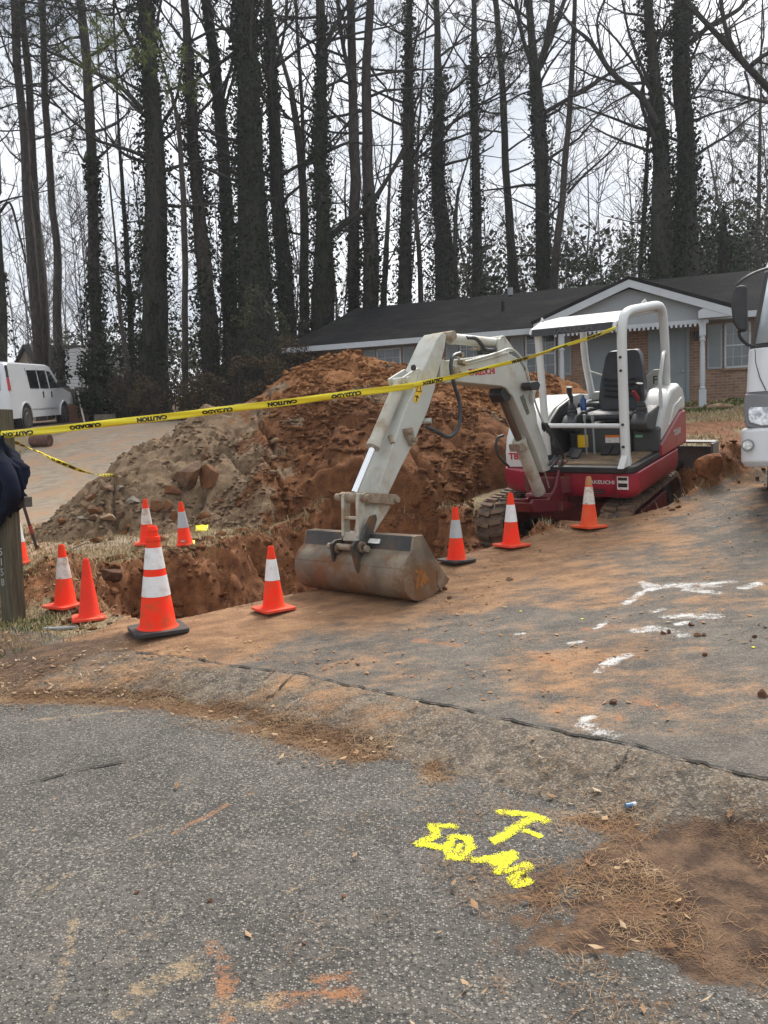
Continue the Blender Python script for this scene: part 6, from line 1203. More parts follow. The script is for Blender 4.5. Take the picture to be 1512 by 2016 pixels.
for k in range(6): tl([(1415+k*15, 232-k*5, TY+1), (1422+k*15, 234+k*3, TY+1)], .03)
b.build('lattice', M_STEEL, TW)
for a, c in (((1419, 236), (1450, 290)), ((1423, 232), (1453, 288)), ((1478, 256), (1451, 290))):
    b = MB(Matrix.Translation(-to)); P0_, P1_ = at(*a, TY), at(*c, TY); n_ = 14
    for k in range(n_): q0, q1 = P0_.lerp(P1_, k/n_), P0_.lerp(P1_, (k+.45)/n_); b.tube([q0, q1], .16, 8)
    b.tube([P0_, P1_], .05, 5); b.build('insulator_string', M_STEEL, TW)
for a, c in (((1451, 290), (300, 150)), ((1451, 293), (200, 470)), ((1505, 205), (0, 60))):
    b = MB(); A_, B_ = at(*a, TY), at(*c, TY*.9); b.tube([A_.lerp(B_, f)-Vector((0, 0, 3*f*(1-f))) for f in np.linspace(0, 1, 14)], .02, 4); tag(b.build('power_line', M_STEEL, None), 'thin power line crossing behind the bare trees', 'power line', 'power lines behind the trees')
# ------------------------------------------------------------ trees
def bark(name, a, b_, gn=.0):
    n = NT(name); g = n.noise(5, 6, n.scaled((3, 3, .5)), .65); c = n.mix(n.ramp(g, .3, .7), a, b_)
    if gn: c = n.mix(n.math('MULTIPLY', n.ramp(n.noise(1.2, 4), .45, .65), gn), c, (.045, .055, .028))
    n.P('Base Color', c); n.P('Roughness', .95); n.P('Specular IOR Level', .1); n.P('Normal', n.bump(g, .9, .04)); return n.m
BK_PINE = bark('pine_bark', (.032, .027, .024), (.075, .063, .056)); BK_GREY = bark('grey_bark', (.024, .022, .020), (.056, .051, .046), .3); BK_TWIG = bark('twig_bark', (.032, .028, .026), (.062, .055, .050))
M_IVY = hue('ivy_leaf', (.019, .030, .013), (.010, .017, .008), (.032, .040, .018), .8, .8); M_NEED = hue('pine_needles', (.030, .048, .020), (.020, .032, .014), (.045, .060, .025), .6, .6); M_YNEED = hue('yellow_green_needles', (.115, .15, .035), (.085, .115, .03), (.14, .16, .05), .6, .6); M_BRUSH = hue('brown_brush_leaf', (.10, .068, .038), (.055, .040, .024), (.055, .060, .028), .8, .7); M_OLIVE = hue('olive_brush_leaf', (.055, .060, .026), (.032, .038, .018), (.085, .070, .035), .6, .7)
def segs_mesh(name, segs, n=5):
    a = np.array(segs, float); p0, p1, r0, r1 = a[:, 0:3], a[:, 3:6], a[:, 6], a[:, 7]; t = p1-p0; t /= np.linalg.norm(t, axis=1)[:, None]+1e-9
    ref = np.where(np.abs(t[:, 2:3]) > .9, np.array([[1., 0, 0]]), np.array([[0, 0, 1.]])); u = np.cross(t, ref); u /= np.linalg.norm(u, axis=1)[:, None]+1e-9; v = np.cross(t, u)
    an = np.arange(n)*2*math.pi/n; ring = u[:, None]*np.cos(an)[None, :, None]+v[:, None]*np.sin(an)[None, :, None]
    V = np.concatenate([p0[:, None]+ring*r0[:, None, None], p1[:, None]+ring*r1[:, None, None]], 1).reshape(-1, 3); b_ = (np.arange(len(a))*2*n)[:, None, None]; k = np.arange(n)
    F = (b_+np.stack([k, (k+1) % n, n+(k+1) % n, n+k], -1)[None]).reshape(-1, 4); return me_from(name, V, F, True)
def trunk_mesh(name, pts, rad, n=14, seed=0):
    P = curve_pts(pts, 8); m = len(P); P = [p+Vector((.30*(float(fbm(p.z*.22+seed*3.1, seed, 3, seed))-.5), .3*(float(fbm(p.z*.22, seed*2.3, 3, seed+1))-.5), 0))*min(1, p.z/2) for p in P]; rr = np.interp(np.linspace(0, 1, m), np.linspace(0, 1, len(rad)), rad); V = []
    for i, p in enumerate(P):
        for k in range(n):
            a = 2*math.pi*k/n; q = rr[i]*(1+.16*(float(vn(k*.9+seed, i*.55, seed))-.5)); V.append((p.x+q*math.cos(a)+.0, p.y+q*math.sin(a), p.z))
    F = [(i*n+k, i*n+(k+1) % n, (i+1)*n+(k+1) % n, (i+1)*n+k) for i in range(m-1) for k in range(n)]; return me_from(name, [tuple(v) for v in V], F, True), P, rr
def grow(segs, p, d, L, r, depth, rg, up=.12, wob=.28, kids=(5, 4, 3), tips=None):
    ns = 4 if depth > 1 else (3 if depth == 1 else 2); pts = [p.copy()]; r1 = r*.35
    for i in range(ns):
        d = (d+Vector(rg.normal(size=3))*wob*.5+Vector((0, 0, up))).normalized(); q = p+d*(L/ns); ra, rb = r+(r1-r)*i/ns, r+(r1-r)*(i+1)/ns; segs.append((*p, *q, ra, rb)); p = q; pts.append(p.copy())
    if depth == 0:
        if tips is not None: tips.append((p, d))
        return
    for k in range(kids[-depth] if depth <= len(kids) else kids[0]):
        f = .25+.75*(k+rg.random())/kids[-depth]; i = min(int(f*ns), ns-1); b0 = pts[i].lerp(pts[i+1], f*ns-i if f < 1 else 1); ax = Vector(rg.normal(size=3)); ax = (ax-d*ax.dot(d)).normalized(); nd = (d*.75+ax*(.55+.4*rg.random())).normalized()
        grow(segs, b0, nd, L*(.34+.26*rg.random()), max(r*.42*(1-.4*f), .0035), depth-1, rg, up, wob, kids, tips)
def leaf_cloud(name, C_, size, rg, mat, par, aspect=.75, k=1.):
    n = len(C_); u = rg.normal(size=(n, 3)); u /= np.linalg.norm(u, axis=1)[:, None]; w_ = rg.normal(size=(n, 3)); v = np.cross(u, w_); v /= np.linalg.norm(v, axis=1)[:, None]; s = size*(.6+.8*rg.random((n, 1)))
    V = np.stack([C_-u*s, C_-v*s*aspect*.8+u*s*.1, C_+u*s, C_+v*s*aspect*.8+u*s*.1], 1).reshape(-1, 3); F = np.arange(n*4).reshape(n, 4); return link(name, me_from(name, V, F), mat, par)
def tufts(name, tips, rg, mat, par, n=26, L=.22, wd=.010):
    "needle brushes: thin blades radiating from each tip"
    T = np.array([list(p) for p, d in tips]); D = np.array([list(d) for p, d in tips]); T = np.repeat(T, n, 0); D = np.repeat(D, n, 0); m = len(T)
    a = rg.normal(size=(m, 3))*.75+D*.8; a /= np.linalg.norm(a, axis=1)[:, None]; T = T-D*rg.random((m, 1))*.28; e_ = T+a*(L*(.6+.7*rg.random((m, 1)))); s = np.cross(a, rg.normal(size=(m, 3))); s /= np.linalg.norm(s, axis=1)[:, None]; s *= wd
    V = np.stack([T-s, T+s, e_], 1).reshape(-1, 3); return link(name, me_from(name, V, np.arange(m*3).reshape(m, 3)), mat, par)
def tree(kind, label, px, Y, widths, ivy=0, ivyh=1., nb=14, bl=3.6, bmin=.35, bmat=None, limbs=(), needles_=None, seed=1, group=None, up=.12, top=1.35, ivyw=.22, dep=2, yel=None):
    """px: trunk centre line in the photo as (x, y) from root upward, at distance Y; widths in photo pixels along it"""
    rg = np.random.default_rng(seed); k = Y/FPX; pts = [at(x, y, Y+.6*math.sin(i*1.7+seed)) for i, (x, y) in enumerate(px)]; base = pts[0].copy(); g = gz(base.x, base.y)
    if base.z > g: pts = [Vector((base.x+(base.x-pts[1].x)*.1, base.y, g-.2))]+pts; widths = [widths[0]*1.15]+list(widths)
    d = (pts[-1]-pts[-2]); pts.append(pts[-1]+d.normalized()*6.0); widths = list(widths)+[widths[-1]*.45]; r = [max(.02, w_*k/2*.9) for w_ in widths]
    root = empty(kind, (pts[0].x, pts[0].y, g), label, 'tree', group); off = Vector((-pts[0].x, -pts[0].y, -g)); pts = [p+off for p in pts]; bm_ = bmat or BK_GREY
    m, P, rr = trunk_mesh('trunk', pts, r, seed=seed); tr = link('trunk', m, bm_, root); segs = []; tips = [] ; H = P[-1].z
    for pl, w0, w1 in limbs:
        q = [at(x, y, Y+dz)+off for x, y, dz in pl]; cp = curve_pts(q, 5); n_ = len(cp); q_r = np.interp(np.linspace(0, 1, n_), [0, 1], [w0*k/2, w1*k/2])
        for i in range(n_-1):
            segs.append((*cp[i], *cp[i+1], q_r[i], q_r[i+1]))
            if i == n_-2: grow(segs, cp[-1].copy(), (cp[-1]-cp[-2]).normalized(), 2.2, float(q_r[-1])*.95, 2, rg, .08, .3, (5, 4, 3), tips)
            if i % 2 == 0 and i > 1: grow(segs, cp[i], (Vector(rg.normal(size=3))*.8+Vector((0, 0, .5))+(cp[i+1]-cp[i]).normalized()*.6).normalized(), 1.0+1.6*rg.random(), max(q_r[i]*.42, .01), 2, rg, .1, .32, (4, 3, 2), tips)
    nb = int(nb*1.7)
    for i in range(nb):
        f = bmin+(1-bmin)*(i+rg.random())/nb; z = H*f; j = min(range(len(P)), key=lambda q_: abs(P[q_].z-z)); a = rg.random()*6.283; el = -.05+.75*rg.random() if not needles_ else -.15+.5*rg.random(); dd = Vector((math.cos(a)*math.cos(el), math.sin(a)*math.cos(el)*.8, math.sin(el)))
        grow(segs, P[j].copy(), dd, bl*(.55+.8*rg.random())*(1.05-.35*f), max(.012, min(rr[j]*.33, .07)), dep, rg, up, .30, (7, 5, 3), tips)
    if segs: link('crown', segs_mesh('crown', segs), BK_TWIG, root)
    if ivy:
        n = int(ivy*.85); f = rg.random(n)**.9*ivyh; z = f*min(H, 17.5); zi = np.array([p.z for p in P]); xi = np.array([p.x for p in P]); yi = np.array([p.y for p in P]); cx = np.interp(z, zi, xi); cy = np.interp(z, zi, yi); rad = np.interp(z, zi, rr); a = rg.random(n)*6.283
        cl = fbm(a*.8+seed, z*.30, 5, seed, .6); w_ = (cl-.36).clip(0, 1)*3.0+.08; kp = rg.random(n) < .10+1.3*S((cl-.36)/.18); ex = rad*.93+ivyw*1.45*w_*rg.random(n)**1.3*(1.25-.6*f/ivyh)
        leaf_cloud('ivy', np.stack([cx+ex*np.cos(a), cy+ex*np.sin(a), z], -1)[kp], .068, rg, M_IVY, root)
    if needles_ and tips:
        tt = [t for t in tips if rg.random() < needles_]; 
        if tt: tufts('needles', tt, rg, M_YNEED if yel else M_NEED, root)
    return root
G_ = 'tall trunks behind the pile and house'
tree('pine_tree', 'leftmost slim bare pine trunk rising behind the white van', [(78, 735), (66, 560), (52, 350), (35, 150), (24, 0)], 31, [22, 20, 18, 17, 16], bmat=BK_PINE, nb=9, bmin=.55, needles_=.5, bl=2.6, seed=3, group=G_)
tree('pine_tree', 'slim trunk close behind the leftmost pine with a low fork', [(90, 735), (88, 600), (72, 430), (62, 250), (46, 0)], 32, [24, 22, 17, 15, 14], bmat=BK_PINE, nb=9, bmin=.5, needles_=.5, bl=2.6, limbs=[([(74,430,0),(62,370,0),(52,330,.3),(20,300,.6)],10,3)], seed=4, group=G_)
tree('pine_tree', 'straight slim pine left of the white chimney, ivy round its foot', [(122, 760), (118, 640), (108, 420), (95, 220), (80, 0)], 30, [20, 18, 15, 14, 12], bmat=BK_PINE, ivy=900, ivyh=.16, nb=10, bmin=.5, needles_=.6, bl=2.8, seed=5, group=G_)
tree('pine_tree', 'straight pine right of the white chimney with a skirt of ivy', [(192, 775), (190, 620), (186, 400), (178, 180), (162, 0)], 28, [26, 24, 22, 19, 17], bmat=BK_PINE, ivy=5200, ivyh=.52, ivyw=.34, nb=12, bmin=.42, needles_=.5, bl=3, seed=6, group=G_)
tree('broadleaf_tree', 'stout ivy covered trunk left of the soil heap', [(305, 790), (303, 640), (302, 400), (297, 180), (285, 0)], 27, [66, 58, 44, 32, 28], ivy=9000, ivyh=.84, ivyw=.46, nb=13, bmin=.35, limbs=[([(280,215,0),(235,170,0),(160,130,.5),(60,85,1)],11,4),([(285,320,0),(240,300,-.4),(200,250,-.8)],8,3),([(315,250,.2),(345,200,.4),(360,120,.6)],8,4)], seed=7, group=G_)
tree('broadleaf_tree', 'thin brown trunk just right of the stout ivy trunk', [(366, 790), (364, 600), (360, 400), (352, 260), (338, 190), (325, 140)], 26, [14, 13, 12, 10, 7, 5], bmat=BK_PINE, nb=12, bmin=.3, bl=2.2, seed=8, group=G_)
tree('broadleaf_tree', 'leaning ivy trunk second right of the stout ivy trunk', [(420, 800), (410, 640), (396, 480), (380, 300), (358, 0)], 27.5, [42, 36, 30, 24, 17], bmat=BK_PINE, ivy=6500, ivyh=.72, ivyw=.34, nb=10, bmin=.45, seed=9, group=G_)
tree('broadleaf_tree', 'dark ivy trunk leaning left beside the widest ivy trunk', [(458, 800), (455, 600), (440, 330), (418, 130), (400, 0)], 29, [34, 32, 27, 24, 19], ivy=5200, ivyh=.95, ivyw=.26, nb=11, bmin=.4, seed=10, group=G_)
tree('broadleaf_tree', 'widest trunk of the row, fully wrapped in ivy', [(505, 800), (502, 620), (498, 420), (490, 200), (484, 0)], 27, [92, 78, 62, 48, 38], ivy=14000, ivyh=1.0, ivyw=.45, nb=12, bmin=.4, limbs=[([(500,250,0),(470,140,0),(455,60,.4)],12,6)], seed=11, group=G_)
tree('broadleaf_tree', 'dark trunk standing right against the widest ivy trunk', [(572, 790), (566, 600), (548, 350), (538, 180), (528, 0)], 28.5, [40, 36, 27, 23, 18], ivy=4800, ivyh=.80, ivyw=.22, nb=12, bmin=.35, limbs=[([(545,130,0),(560,60,.3),(566,0,.6)],7,4)], seed=12, group=G_)
tree('broadleaf_tree', 'slender forked trunk between two ivy trunks above the heap', [(604, 760), (603, 600), (598, 380), (578, 200), (560, 130)], 30, [24, 22, 18, 13, 9], nb=12, bmin=.35, bmat=BK_PINE, limbs=[([(598,330,0),(594,200,.2),(585,60,.4),(582,0,.5)],9,5)], bl=2.6, seed=13, group=G_)
tree('broadleaf_tree', 'ivy trunk with a double base left of the twin pines', [(632, 760), (634, 590), (638, 420), (630, 200), (632, 0)], 28, [56, 50, 28, 22, 19], ivy=7500, ivyh=.80, ivyw=.28, nb=11, bmin=.4, limbs=[([(648,470,0),(690,430,-.2),(730,400,-.4),(790,310,-.6)],14,7),([(640,300,.2),(690,280,.4),(720,285,.6)],7,3),([(630,110,0),(660,50,.5),(690,0,1)],10,6)], seed=14, group=G_)
tree('pine_tree', 'left one of the tall twin pines behind the heap', [(696, 640), (695, 520), (693, 300), (690, 150), (688, 0)], 29, [26, 25, 22, 19, 17], bmat=BK_PINE, ivy=2600, ivyh=.40, ivyw=.22, nb=9, bmin=.5, needles_=.5, limbs=[([(690,160,0),(674,80,.3),(664,0,.6)],9,7)], seed=15, group=G_)
tree('pine_tree', 'right one of the tall twin pines behind the heap', [(730, 640), (729, 520), (724, 330), (722, 150), (726, 0)], 28.5, [34, 33, 24, 20, 16], bmat=BK_PINE, ivy=3400, ivyh=.45, ivyw=.20, nb=10, bmin=.5, needles_=.5, seed=16, group=G_)
tree('broadleaf_tree', 'ivy trunk rising over the left roof ridge of the brick house', [(797, 640), (799, 520), (801, 300), (804, 120), (808, 0)], 31, [30, 28, 24, 18, 12], ivy=5200, ivyh=.92, ivyw=.32, nb=13, bmin=.4, limbs=[([(800,280,0),(775,330,.2),(740,390,.4)],6,9)], seed=17, group=G_)
tree('broadleaf_tree', 'trunk thick with hanging ivy above the middle of the roof', [(874, 620), (872, 500), (866, 330), (860, 150), (855, 0)], 32, [44, 40, 26, 16, 12], ivy=8000, ivyh=.75, ivyw=.75, nb=13, bmin=.4, seed=18, group=G_)
tree('pine_tree', 'straight dark pine right of the hanging ivy trunk', [(940, 610), (940, 480), (939, 300), (934, 150), (928, 0)], 31.5, [24, 22, 17, 14, 11], ivy=3800, ivyh=.80, ivyw=.24, nb=11, bmin=.45, needles_=.9, bl=2.4, seed=19, group=G_)
tree('broadleaf_tree', 'slim trunk with a split base left of the forking crown', [(1008, 600), (1004, 460), (996, 300), (986, 150), (976, 0)], 33, [20, 18, 15, 14, 12], nb=12, bmin=.4, needles_=.35, limbs=[([(1003,440,0),(1012,520,.3),(1018,600,.5)],12,14)], seed=20, group=G_)
tree('broadleaf_tree', 'tall trunk that forks into four limbs over the porch', [(1066, 600), (1064, 450), (1062, 280), (1057, 140), (1052, 90)], 32, [32, 30, 27, 25, 18], ivy=4600, ivyh=.72, ivyw=.26, nb=7, bmin=.3, limbs=[([(1054,150,0),(1046,60,0),(1040,-40,0)],16,11),([(1056,140,0),(1080,70,.3),(1092,-40,.6)],15,10),([(1060,130,.3),(1090,60,.8),(1118,-20,1.2)],13,8),([(1050,140,-.2),(1026,60,-.4),(1010,-40,-.8)],9,6),([(1072,222,0),(1118,195,.3),(1200,145,.6),(1240,125,.8)],9,4)], seed=21, group=G_)
tree('broadleaf_tree', 'smooth bare trunk leaning right in the brightest gap', [(1092, 590), (1100, 470), (1112, 330), (1123, 150), (1129, 0)], 30, [17, 15, 13, 11, 9], nb=10, bmin=.3, bl=3.4, bmat=BK_PINE, limbs=[([(1118,380,0),(1150,345,.3),(1200,300,.6),(1225,270,.8)],6,2.5),([(1124,190,0),(1150,180,.3),(1200,145,.5)],7,4)], seed=22, group=G_)
tree('broadleaf_tree', 'left stem of the huge ivy covered pair above the porch', [(1308, 600), (1306, 450), (1306, 320), (1296, 160), (1280, 0)], 29, [48, 44, 34, 24, 17], ivy=9000, ivyh=.98, ivyw=.36, nb=9, bmin=.45, limbs=[([(1295,245,0),(1262,190,0),(1205,143,0),(1165,85,0),(1130,55,.3)],14,6),([(1200,143,0),(1182,95,.2),(1176,40,.4),(1190,0,.5)],6,4),([(1278,160,0),(1268,140,0),(1240,70,0),(1225,0,.2)],7,4),([(1290,275,.2),(1262,200,.2),(1272,150,.2)],8,5)], seed=23, group=G_)
tree('broadleaf_tree', 'right stem of the huge ivy covered pair above the porch', [(1346, 600), (1350, 450), (1350, 320), (1342, 160), (1346, 0)], 29.5, [58, 46, 36, 34, 28], ivy=11000, ivyh=.98, ivyw=.40, nb=10, bmin=.4, limbs=[([(1358,85,0),(1400,50,-.3),(1450,22,-.6),(1470,0,-.8)],11,7),([(1362,240,0),(1400,225,-.2),(1450,210,-.4)],6,3)], seed=24, group=G_)
tree('broadleaf_tree', 'thin dark stem left of the huge ivy covered pair', [(1260, 570), (1266, 420), (1275, 270), (1282, 200)], 33, [10, 9, 6, 4], ivy=1200, ivyh=.7, ivyw=.35, nb=13, bmin=.35, bl=2.4, seed=25, group=G_)
tree('pine_tree', 'thin far pine stem near the lattice tower', [(1491, 540), (1494, 400), (1496, 240), (1498, 120)], 44, [9, 8, 6, 4], nb=14, bmin=.3, needles_=.8, bl=3, bmat=BK_PINE, seed=26, group=G_)
tree('broadleaf_tree', 'knotty sapling with crooked limbs behind the roof ridge', [(752, 620), (756, 520), (760, 440), (765, 330)], 27.5, [14, 12, 9, 5], nb=10, bmin=.3, bl=2, ivy=300, ivyh=.4, seed=27, group=G_)
tree('broadleaf_tree', 'crooked sapling right of the ivy trunk over the roof ridge', [(828, 610), (826, 470), (819, 390), (822, 280), (830, 160)], 30.5, [12, 10, 8, 6, 4], nb=12, bmin=.3, bl=2.4, bmat=BK_PINE, seed=28, group=G_)
tree('broadleaf_tree', 'forked sapling between the hanging ivy trunk and the dark pine', [(900, 610), (898, 480), (902, 380), (916, 330)], 30.5, [10, 9, 7, 4], nb=12, bmin=.3, bl=2.2, ivy=500, ivyh=.5, seed=29, group=G_)
tree('broadleaf_tree', 'bare sapling in the gap left of the stout ivy trunk', [(252, 790), (240, 680), (228, 560), (218, 430)], 27, [12, 10, 8, 4], nb=13, bmin=.25, bl=2.2, bmat=BK_PINE, seed=30, group=G_)
tree('broadleaf_tree', 'slanting sapling beside the neighbouring roof', [(268, 790), (258, 640), (250, 440), (240, 260)], 30, [15, 13, 10, 6], nb=13, bmin=.25, bl=2.6, ivy=900, ivyh=.5, seed=31, group=G_)
tree('broadleaf_tree', 'dark trunk cut by the left edge of the view', [(8, 770), (4, 640), (-6, 400), (-14, 100)], 27, [18, 17, 14, 10], nb=12, bmin=.3, bl=3, ivy=500, ivyh=.3, limbs=[([(-2,420,0),(20,400,0),(40,470,.2),(52,520,.3)],6,3)], seed=32, group=G_)
tree('broadleaf_tree', 'big leaning tree with a heavy limb at the top right corner', [(1640, 700), (1600, 420), (1560, 250), (1528, 190), (1470, 128)], 22, [50, 44, 34, 27, 16], nb=7, bmin=.5, bl=2.2, limbs=[([(1472,132,0),(1448,100,0),(1430,60,0),(1420,0,0),(1424,-60,0)],11,6),([(1480,128,0),(1500,112,0),(1530,95,-.2)],11,7),([(1466,140,0),(1476,180,0),(1470,220,0)],5,2)], seed=33, group=G_)
tree('broadleaf_tree', 'ivy wrapped trunk hidden behind the right roof end', [(1420, 560), (1424, 480), (1420, 430), (1414, 400)], 33, [26, 20, 12, 6], ivy=4200, ivyh=.6, ivyw=1.5, nb=8, bmin=.4, bl=2, seed=34, group=G_)
# hazy yellow-green pine boughs in front at upper left
def bough(label, px, Y, wd, mat, seed, spread=1.6, n=16):
    rg = np.random.default_rng(seed); pts = [at(x, y, Y) for x, y in px]; o = empty('pine_bough', pts[0], label, 'bough'); segs = []; tips = []; off = -pts[0]; cp = curve_pts([p+off for p in pts], 5)
    for i in range(len(cp)-1): segs.append((*cp[i], *cp[i+1], wd*(1-.7*i/len(cp)), wd*(1-.7*(i+1)/len(cp))))
    for k in range(n):
        i = int((.25+.74*rg.random())*(len(cp)-1)); grow(segs, cp[i].copy(), (Vector(rg.normal(size=3))+(cp[i]-cp[0])*.3).normalized(), spread*(.4+.5*rg.random()), .012, 1, rg, .02, .3, (4, 3), tips)
    link('branch', segs_mesh('branch', segs), BK_TWIG, o); tufts('needles', tips, rg, mat, o, n=34, L=.20, wd=.008); return o
bough('yellow green pine bough hanging before the stout ivy trunk', [(300, 40), (270, 85), (235, 100), (190, 95)], 20, .03, M_YNEED, 71, 1.2, 18)
bough('second pale green pine bough lower right of the first one', [(310, 60), (330, 110), (355, 128), (385, 140)], 20, .03, M_YNEED, 72, .9, 10)
bough('dark pine bough left of the straight pine by the chimney', [(186, 270), (160, 275), (135, 268), (115, 275)], 27, .035, M_NEED, 73, 1.5, 16)
bough('dark pine bough across the two slim trunks at far left', [(75, 180), (50, 175), (20, 170), (-10, 180)], 29, .035, M_NEED, 74, 1.8, 20)
bough('dark pine bough at the top left corner of the view', [(150, 20), (100, 10), (50, 5), (0, 20)], 28, .04, M_NEED, 75, 2.6, 34)
bough('dark pine bough along the top between the two slim trunks', [(260, 10), (220, 30), (170, 20), (130, 40)], 27, .04, M_NEED, 76, 2.2, 26)
bough('dark pine bough beside the right stem of the ivy pair', [(1355, 120), (1380, 105), (1405, 120), (1425, 110)], 30, .035, M_NEED, 77, 1.6, 20)
bough('lower dark pine bough beside the right stem of the ivy pair', [(1355, 195), (1385, 190), (1415, 200), (1440, 190)], 30, .035, M_NEED, 78, 1.5, 18)
bough('dark pine bough left of the four limbed crown', [(975, 60), (1000, 70), (1020, 95), (1035, 90)], 31, .035, M_NEED, 79, 1.8, 20)
bough('dark pine bough over the straight dark pine', [(932, 130), (955, 105), (985, 115), (1005, 105)], 31, .035, M_NEED, 80, 1.8, 20)
bough('dark pine bough right of the twin pines', [(728, 40), (752, 50), (765, 45), (780, 60)], 29, .035, M_NEED, 81, 1.3, 14)
# brush and saplings under the trees
def shrub(name, label, px, py, Y, wpx, hpx, leafm, nl, ns, seed, size=.045, cat='shrub', grp='brush under the trees', vine=False):
    rg = np.random.default_rng(seed); k = Y/FPX; c = at(px, py, Y); g = gz(c.x, c.y); o = empty(name, (c.x, c.y, g), label, cat, grp); segs = []; tips = []; W, H = wpx*k, hpx*k+max(0, c.z-g)
    for i in range(ns):
        x = (rg.random()-.5)*W*.8; y = (rg.random()-.5)*1.2; a = rg.random()*6.283; d = Vector((math.cos(a)*.35, math.sin(a)*.35, 1)).normalized(); grow(segs, Vector((x, y, -.1)), d, H*(.5+.5*rg.random()), .012+.012*rg.random(), 2, rg, .05 if not vine else -.06, .4, (5, 4, 3), tips)
    link('stems', segs_mesh('stems', segs, 4), BK_TWIG, o)
    if nl:
        n = nl; u = rg.random(n); th = (rg.random(n)-.5)*2; x = th*W/2; zt = H*np.sqrt((1-th*th*.75).clip(.05, 1))*(.55+.65*fbm(x*1.2+seed, x*0, 3, seed)); z = zt*u**.7; y = (rg.random(n)-.5)*1.6; kp = fbm(x*1.5+seed, z*1.5, 4, seed) > .43; leaf_cloud('leaves', np.stack([x, y, z], -1)[kp], size, rg, leafm, o)
    return o
shrub('bramble', 'brown tangled brush at the back left foot of the heap', 500, 800, 22, 150, 130, M_BRUSH, 5000, 30, 31)
shrub('bramble', 'brown vine thicket between the widest ivy trunk and the house corner', 585, 760, 23.5, 110, 110, M_BRUSH, 4200, 22, 32)
shrub('bramble', 'leafy olive thicket right beneath the widest ivy trunk', 520, 770, 25, 140, 190, M_OLIVE, 7000, 26, 33)
shrub('bramble', 'dry brush at the base of the stout ivy trunk', 340, 815, 25, 150, 100, M_BRUSH, 3500, 34, 34)
shrub('bramble', 'low brush behind the far end of the hardstanding', 420, 815, 23.5, 120, 90, M_BRUSH, 3200, 30, 35)
shrub('evergreen_shrub', 'dark round evergreen crown in the gap left of the stout trunk', 255, 640, 31, 110, 230, M_NEED, 5200, 14, 36, .075)
shrub('evergreen_shrub', 'ivy mound at the foot of the straight pine by the chimney', 190, 780, 27.6, 52, 135, M_IVY, 3800, 6, 37, .055)
shrub('bramble', 'leafless saplings and vines right of the board fence', 275, 820, 26.5, 90, 120, M_BRUSH, 1200, 30, 38)
shrub('evergreen_shrub', 'dark bushy evergreen behind the smooth leaning trunk', 1140, 590, 40, 120, 120, M_NEED, 6000, 16, 39, .09)
shrub('evergreen_shrub', 'dark evergreen mass behind the porch gable', 1235, 585, 41, 130, 115, M_NEED, 6500, 16, 40, .09)
shrub('evergreen_shrub', 'tall evergreen right of the huge ivy pair', 1425, 565, 38, 120, 190, M_NEED, 8000, 14, 41, .09)
shrub('evergreen_shrub', 'far evergreen by the lattice tower foot', 1495, 560, 46, 110, 150, M_NEED, 6000, 14, 42, .10)
shrub('bramble', 'ivy undergrowth along the ridge under the forking tree', 1010, 600, 33, 170, 100, M_IVY, 6500, 26, 43, .06)
shrub('bramble', 'ivy undergrowth along the ridge under the hanging ivy trunk', 880, 620, 33, 120, 120, M_IVY, 5200, 20, 44, .06)
shrub('bramble', 'brown brush behind the left end of the house', 640, 740, 29, 90, 120, M_OLIVE, 3800, 16, 45)
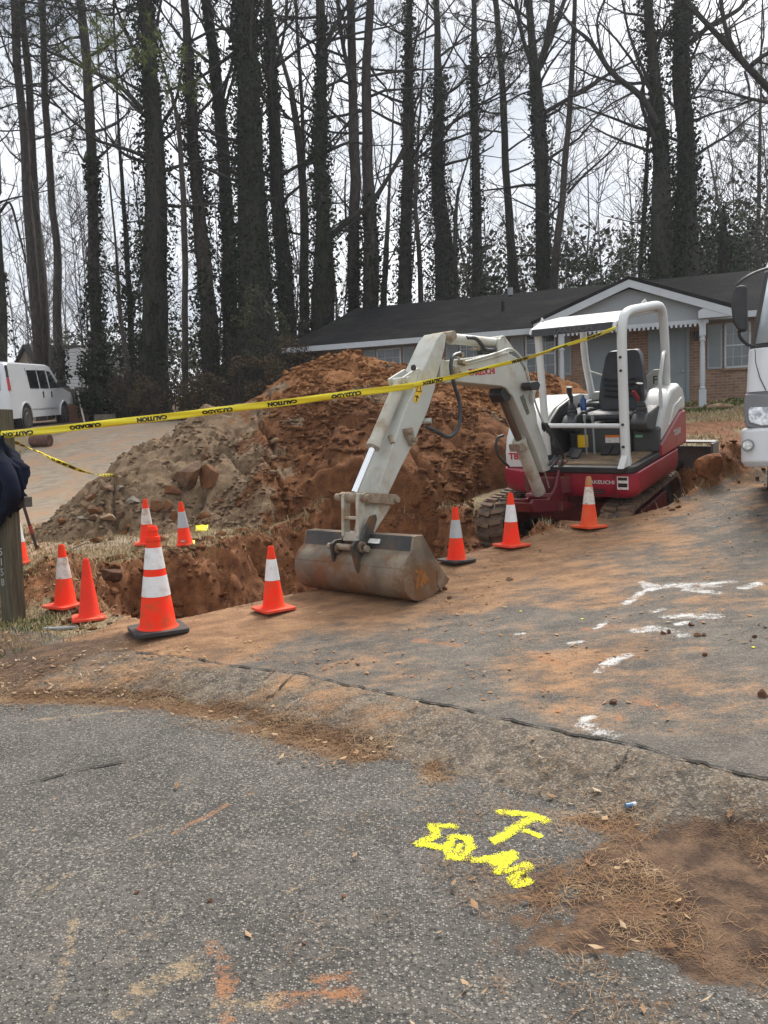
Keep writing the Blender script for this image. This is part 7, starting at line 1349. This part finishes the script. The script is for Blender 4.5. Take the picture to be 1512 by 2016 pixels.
# far woodland seen as one mass of bare stems
def far_wood():
    rg = np.random.default_rng(99); segs = []; pts = []
    for i in range(140):
        Y = rg.uniform(38, 72); x = rg.uniform(-.66, .60)*Y; g = gz(x, Y); h = rg.uniform(11, 21); r = rg.uniform(.03, .10); d = Vector((rg.normal()*.05, rg.normal()*.05, 1)).normalized(); p = Vector((x, Y, g-.3)); n_ = 6; tp = [p.copy()]
        for k in range(n_):
            d = (d+Vector(rg.normal(size=3))*.05).normalized(); q = p+d*h/n_; segs.append((*p, *q, r*(1-.85*k/n_), r*(1-.85*(k+1)/n_))); p = q; tp.append(p.copy())
        for k in range(22):
            f = .12+.86*rg.random(); j = min(int(f*n_), n_-1); b0 = tp[j].lerp(tp[j+1], f*n_-j); a = rg.random()*6.283; grow(segs, b0, Vector((math.cos(a), math.sin(a)*.6, .35+.6*rg.random())).normalized(), 1.6+2.6*rg.random()*(1.1-f), .028, 2, rg, .12, .35, (4, 3, 2), None)
    o = link('woodland', segs_mesh('woodland', segs, 3), bark('hazed_twig_bark', (.060, .054, .050), (.10, .090, .083))); tag(o, 'far belt of bare winter trees closing the view behind the house', 'woodland', kind='stuff')  # bark colour lightened to paint in haze and sky bleeding over far twigs
    n = 42000; Y = rg.uniform(46, 66, n); x = rg.uniform(-.62, .62, n)*Y; z = np.interp(x, [-60, 60], [0, 0])+G(x, Y); hgt = (1.5+4.5*fbm(x*.22, x*0+3, 3, 7)); c = np.stack([x, Y, z+hgt*rg.random(n)**.8], -1); kp = fbm(x*.5, c[:, 2]*.6, 4, 9) > .47
    m = 17000; Y2 = rg.uniform(42, 60, m); x2 = rg.uniform(.10, .64, m)*Y2; g2 = G(x2, Y2); top = 6.5+6.0*fbm(x2*.14, Y2*.1, 3, 12); z2 = g2+top*(.35+.65*rg.random(m)); kp2 = fbm(x2*.35, z2*.45+Y2*.1, 4, 14) > .485; c = np.concatenate([c[kp], np.stack([x2, Y2, z2], -1)[kp2]]); kp = np.ones(len(c), bool)
    o2 = leaf_cloud('understorey', c[kp], .16, rg, M_OLIVE, None); tag(o2, 'far evergreen undergrowth beneath the bare woodland', 'undergrowth', kind='stuff')
far_wood()

def haze():
    b = MB(); b.bb(-140, 140, -30, 240, -6, 70); n = NT('haze_air'); n.t.nodes.remove(n.p); v = n.t.nodes.new('ShaderNodeVolumePrincipled'); v.inputs['Color'].default_value = (.90, .94, 1, 1); v.inputs['Density'].default_value = .0006; v.inputs['Anisotropy'].default_value = .3
    n.t.links.new(v.outputs[0], n.out.inputs['Volume']); n.m.cycles.homogeneous_volume = True if hasattr(n.m.cycles, 'homogeneous_volume') else None
    tag(b.build('haze', n.m, None, smooth=0), kind='stuff')
haze()
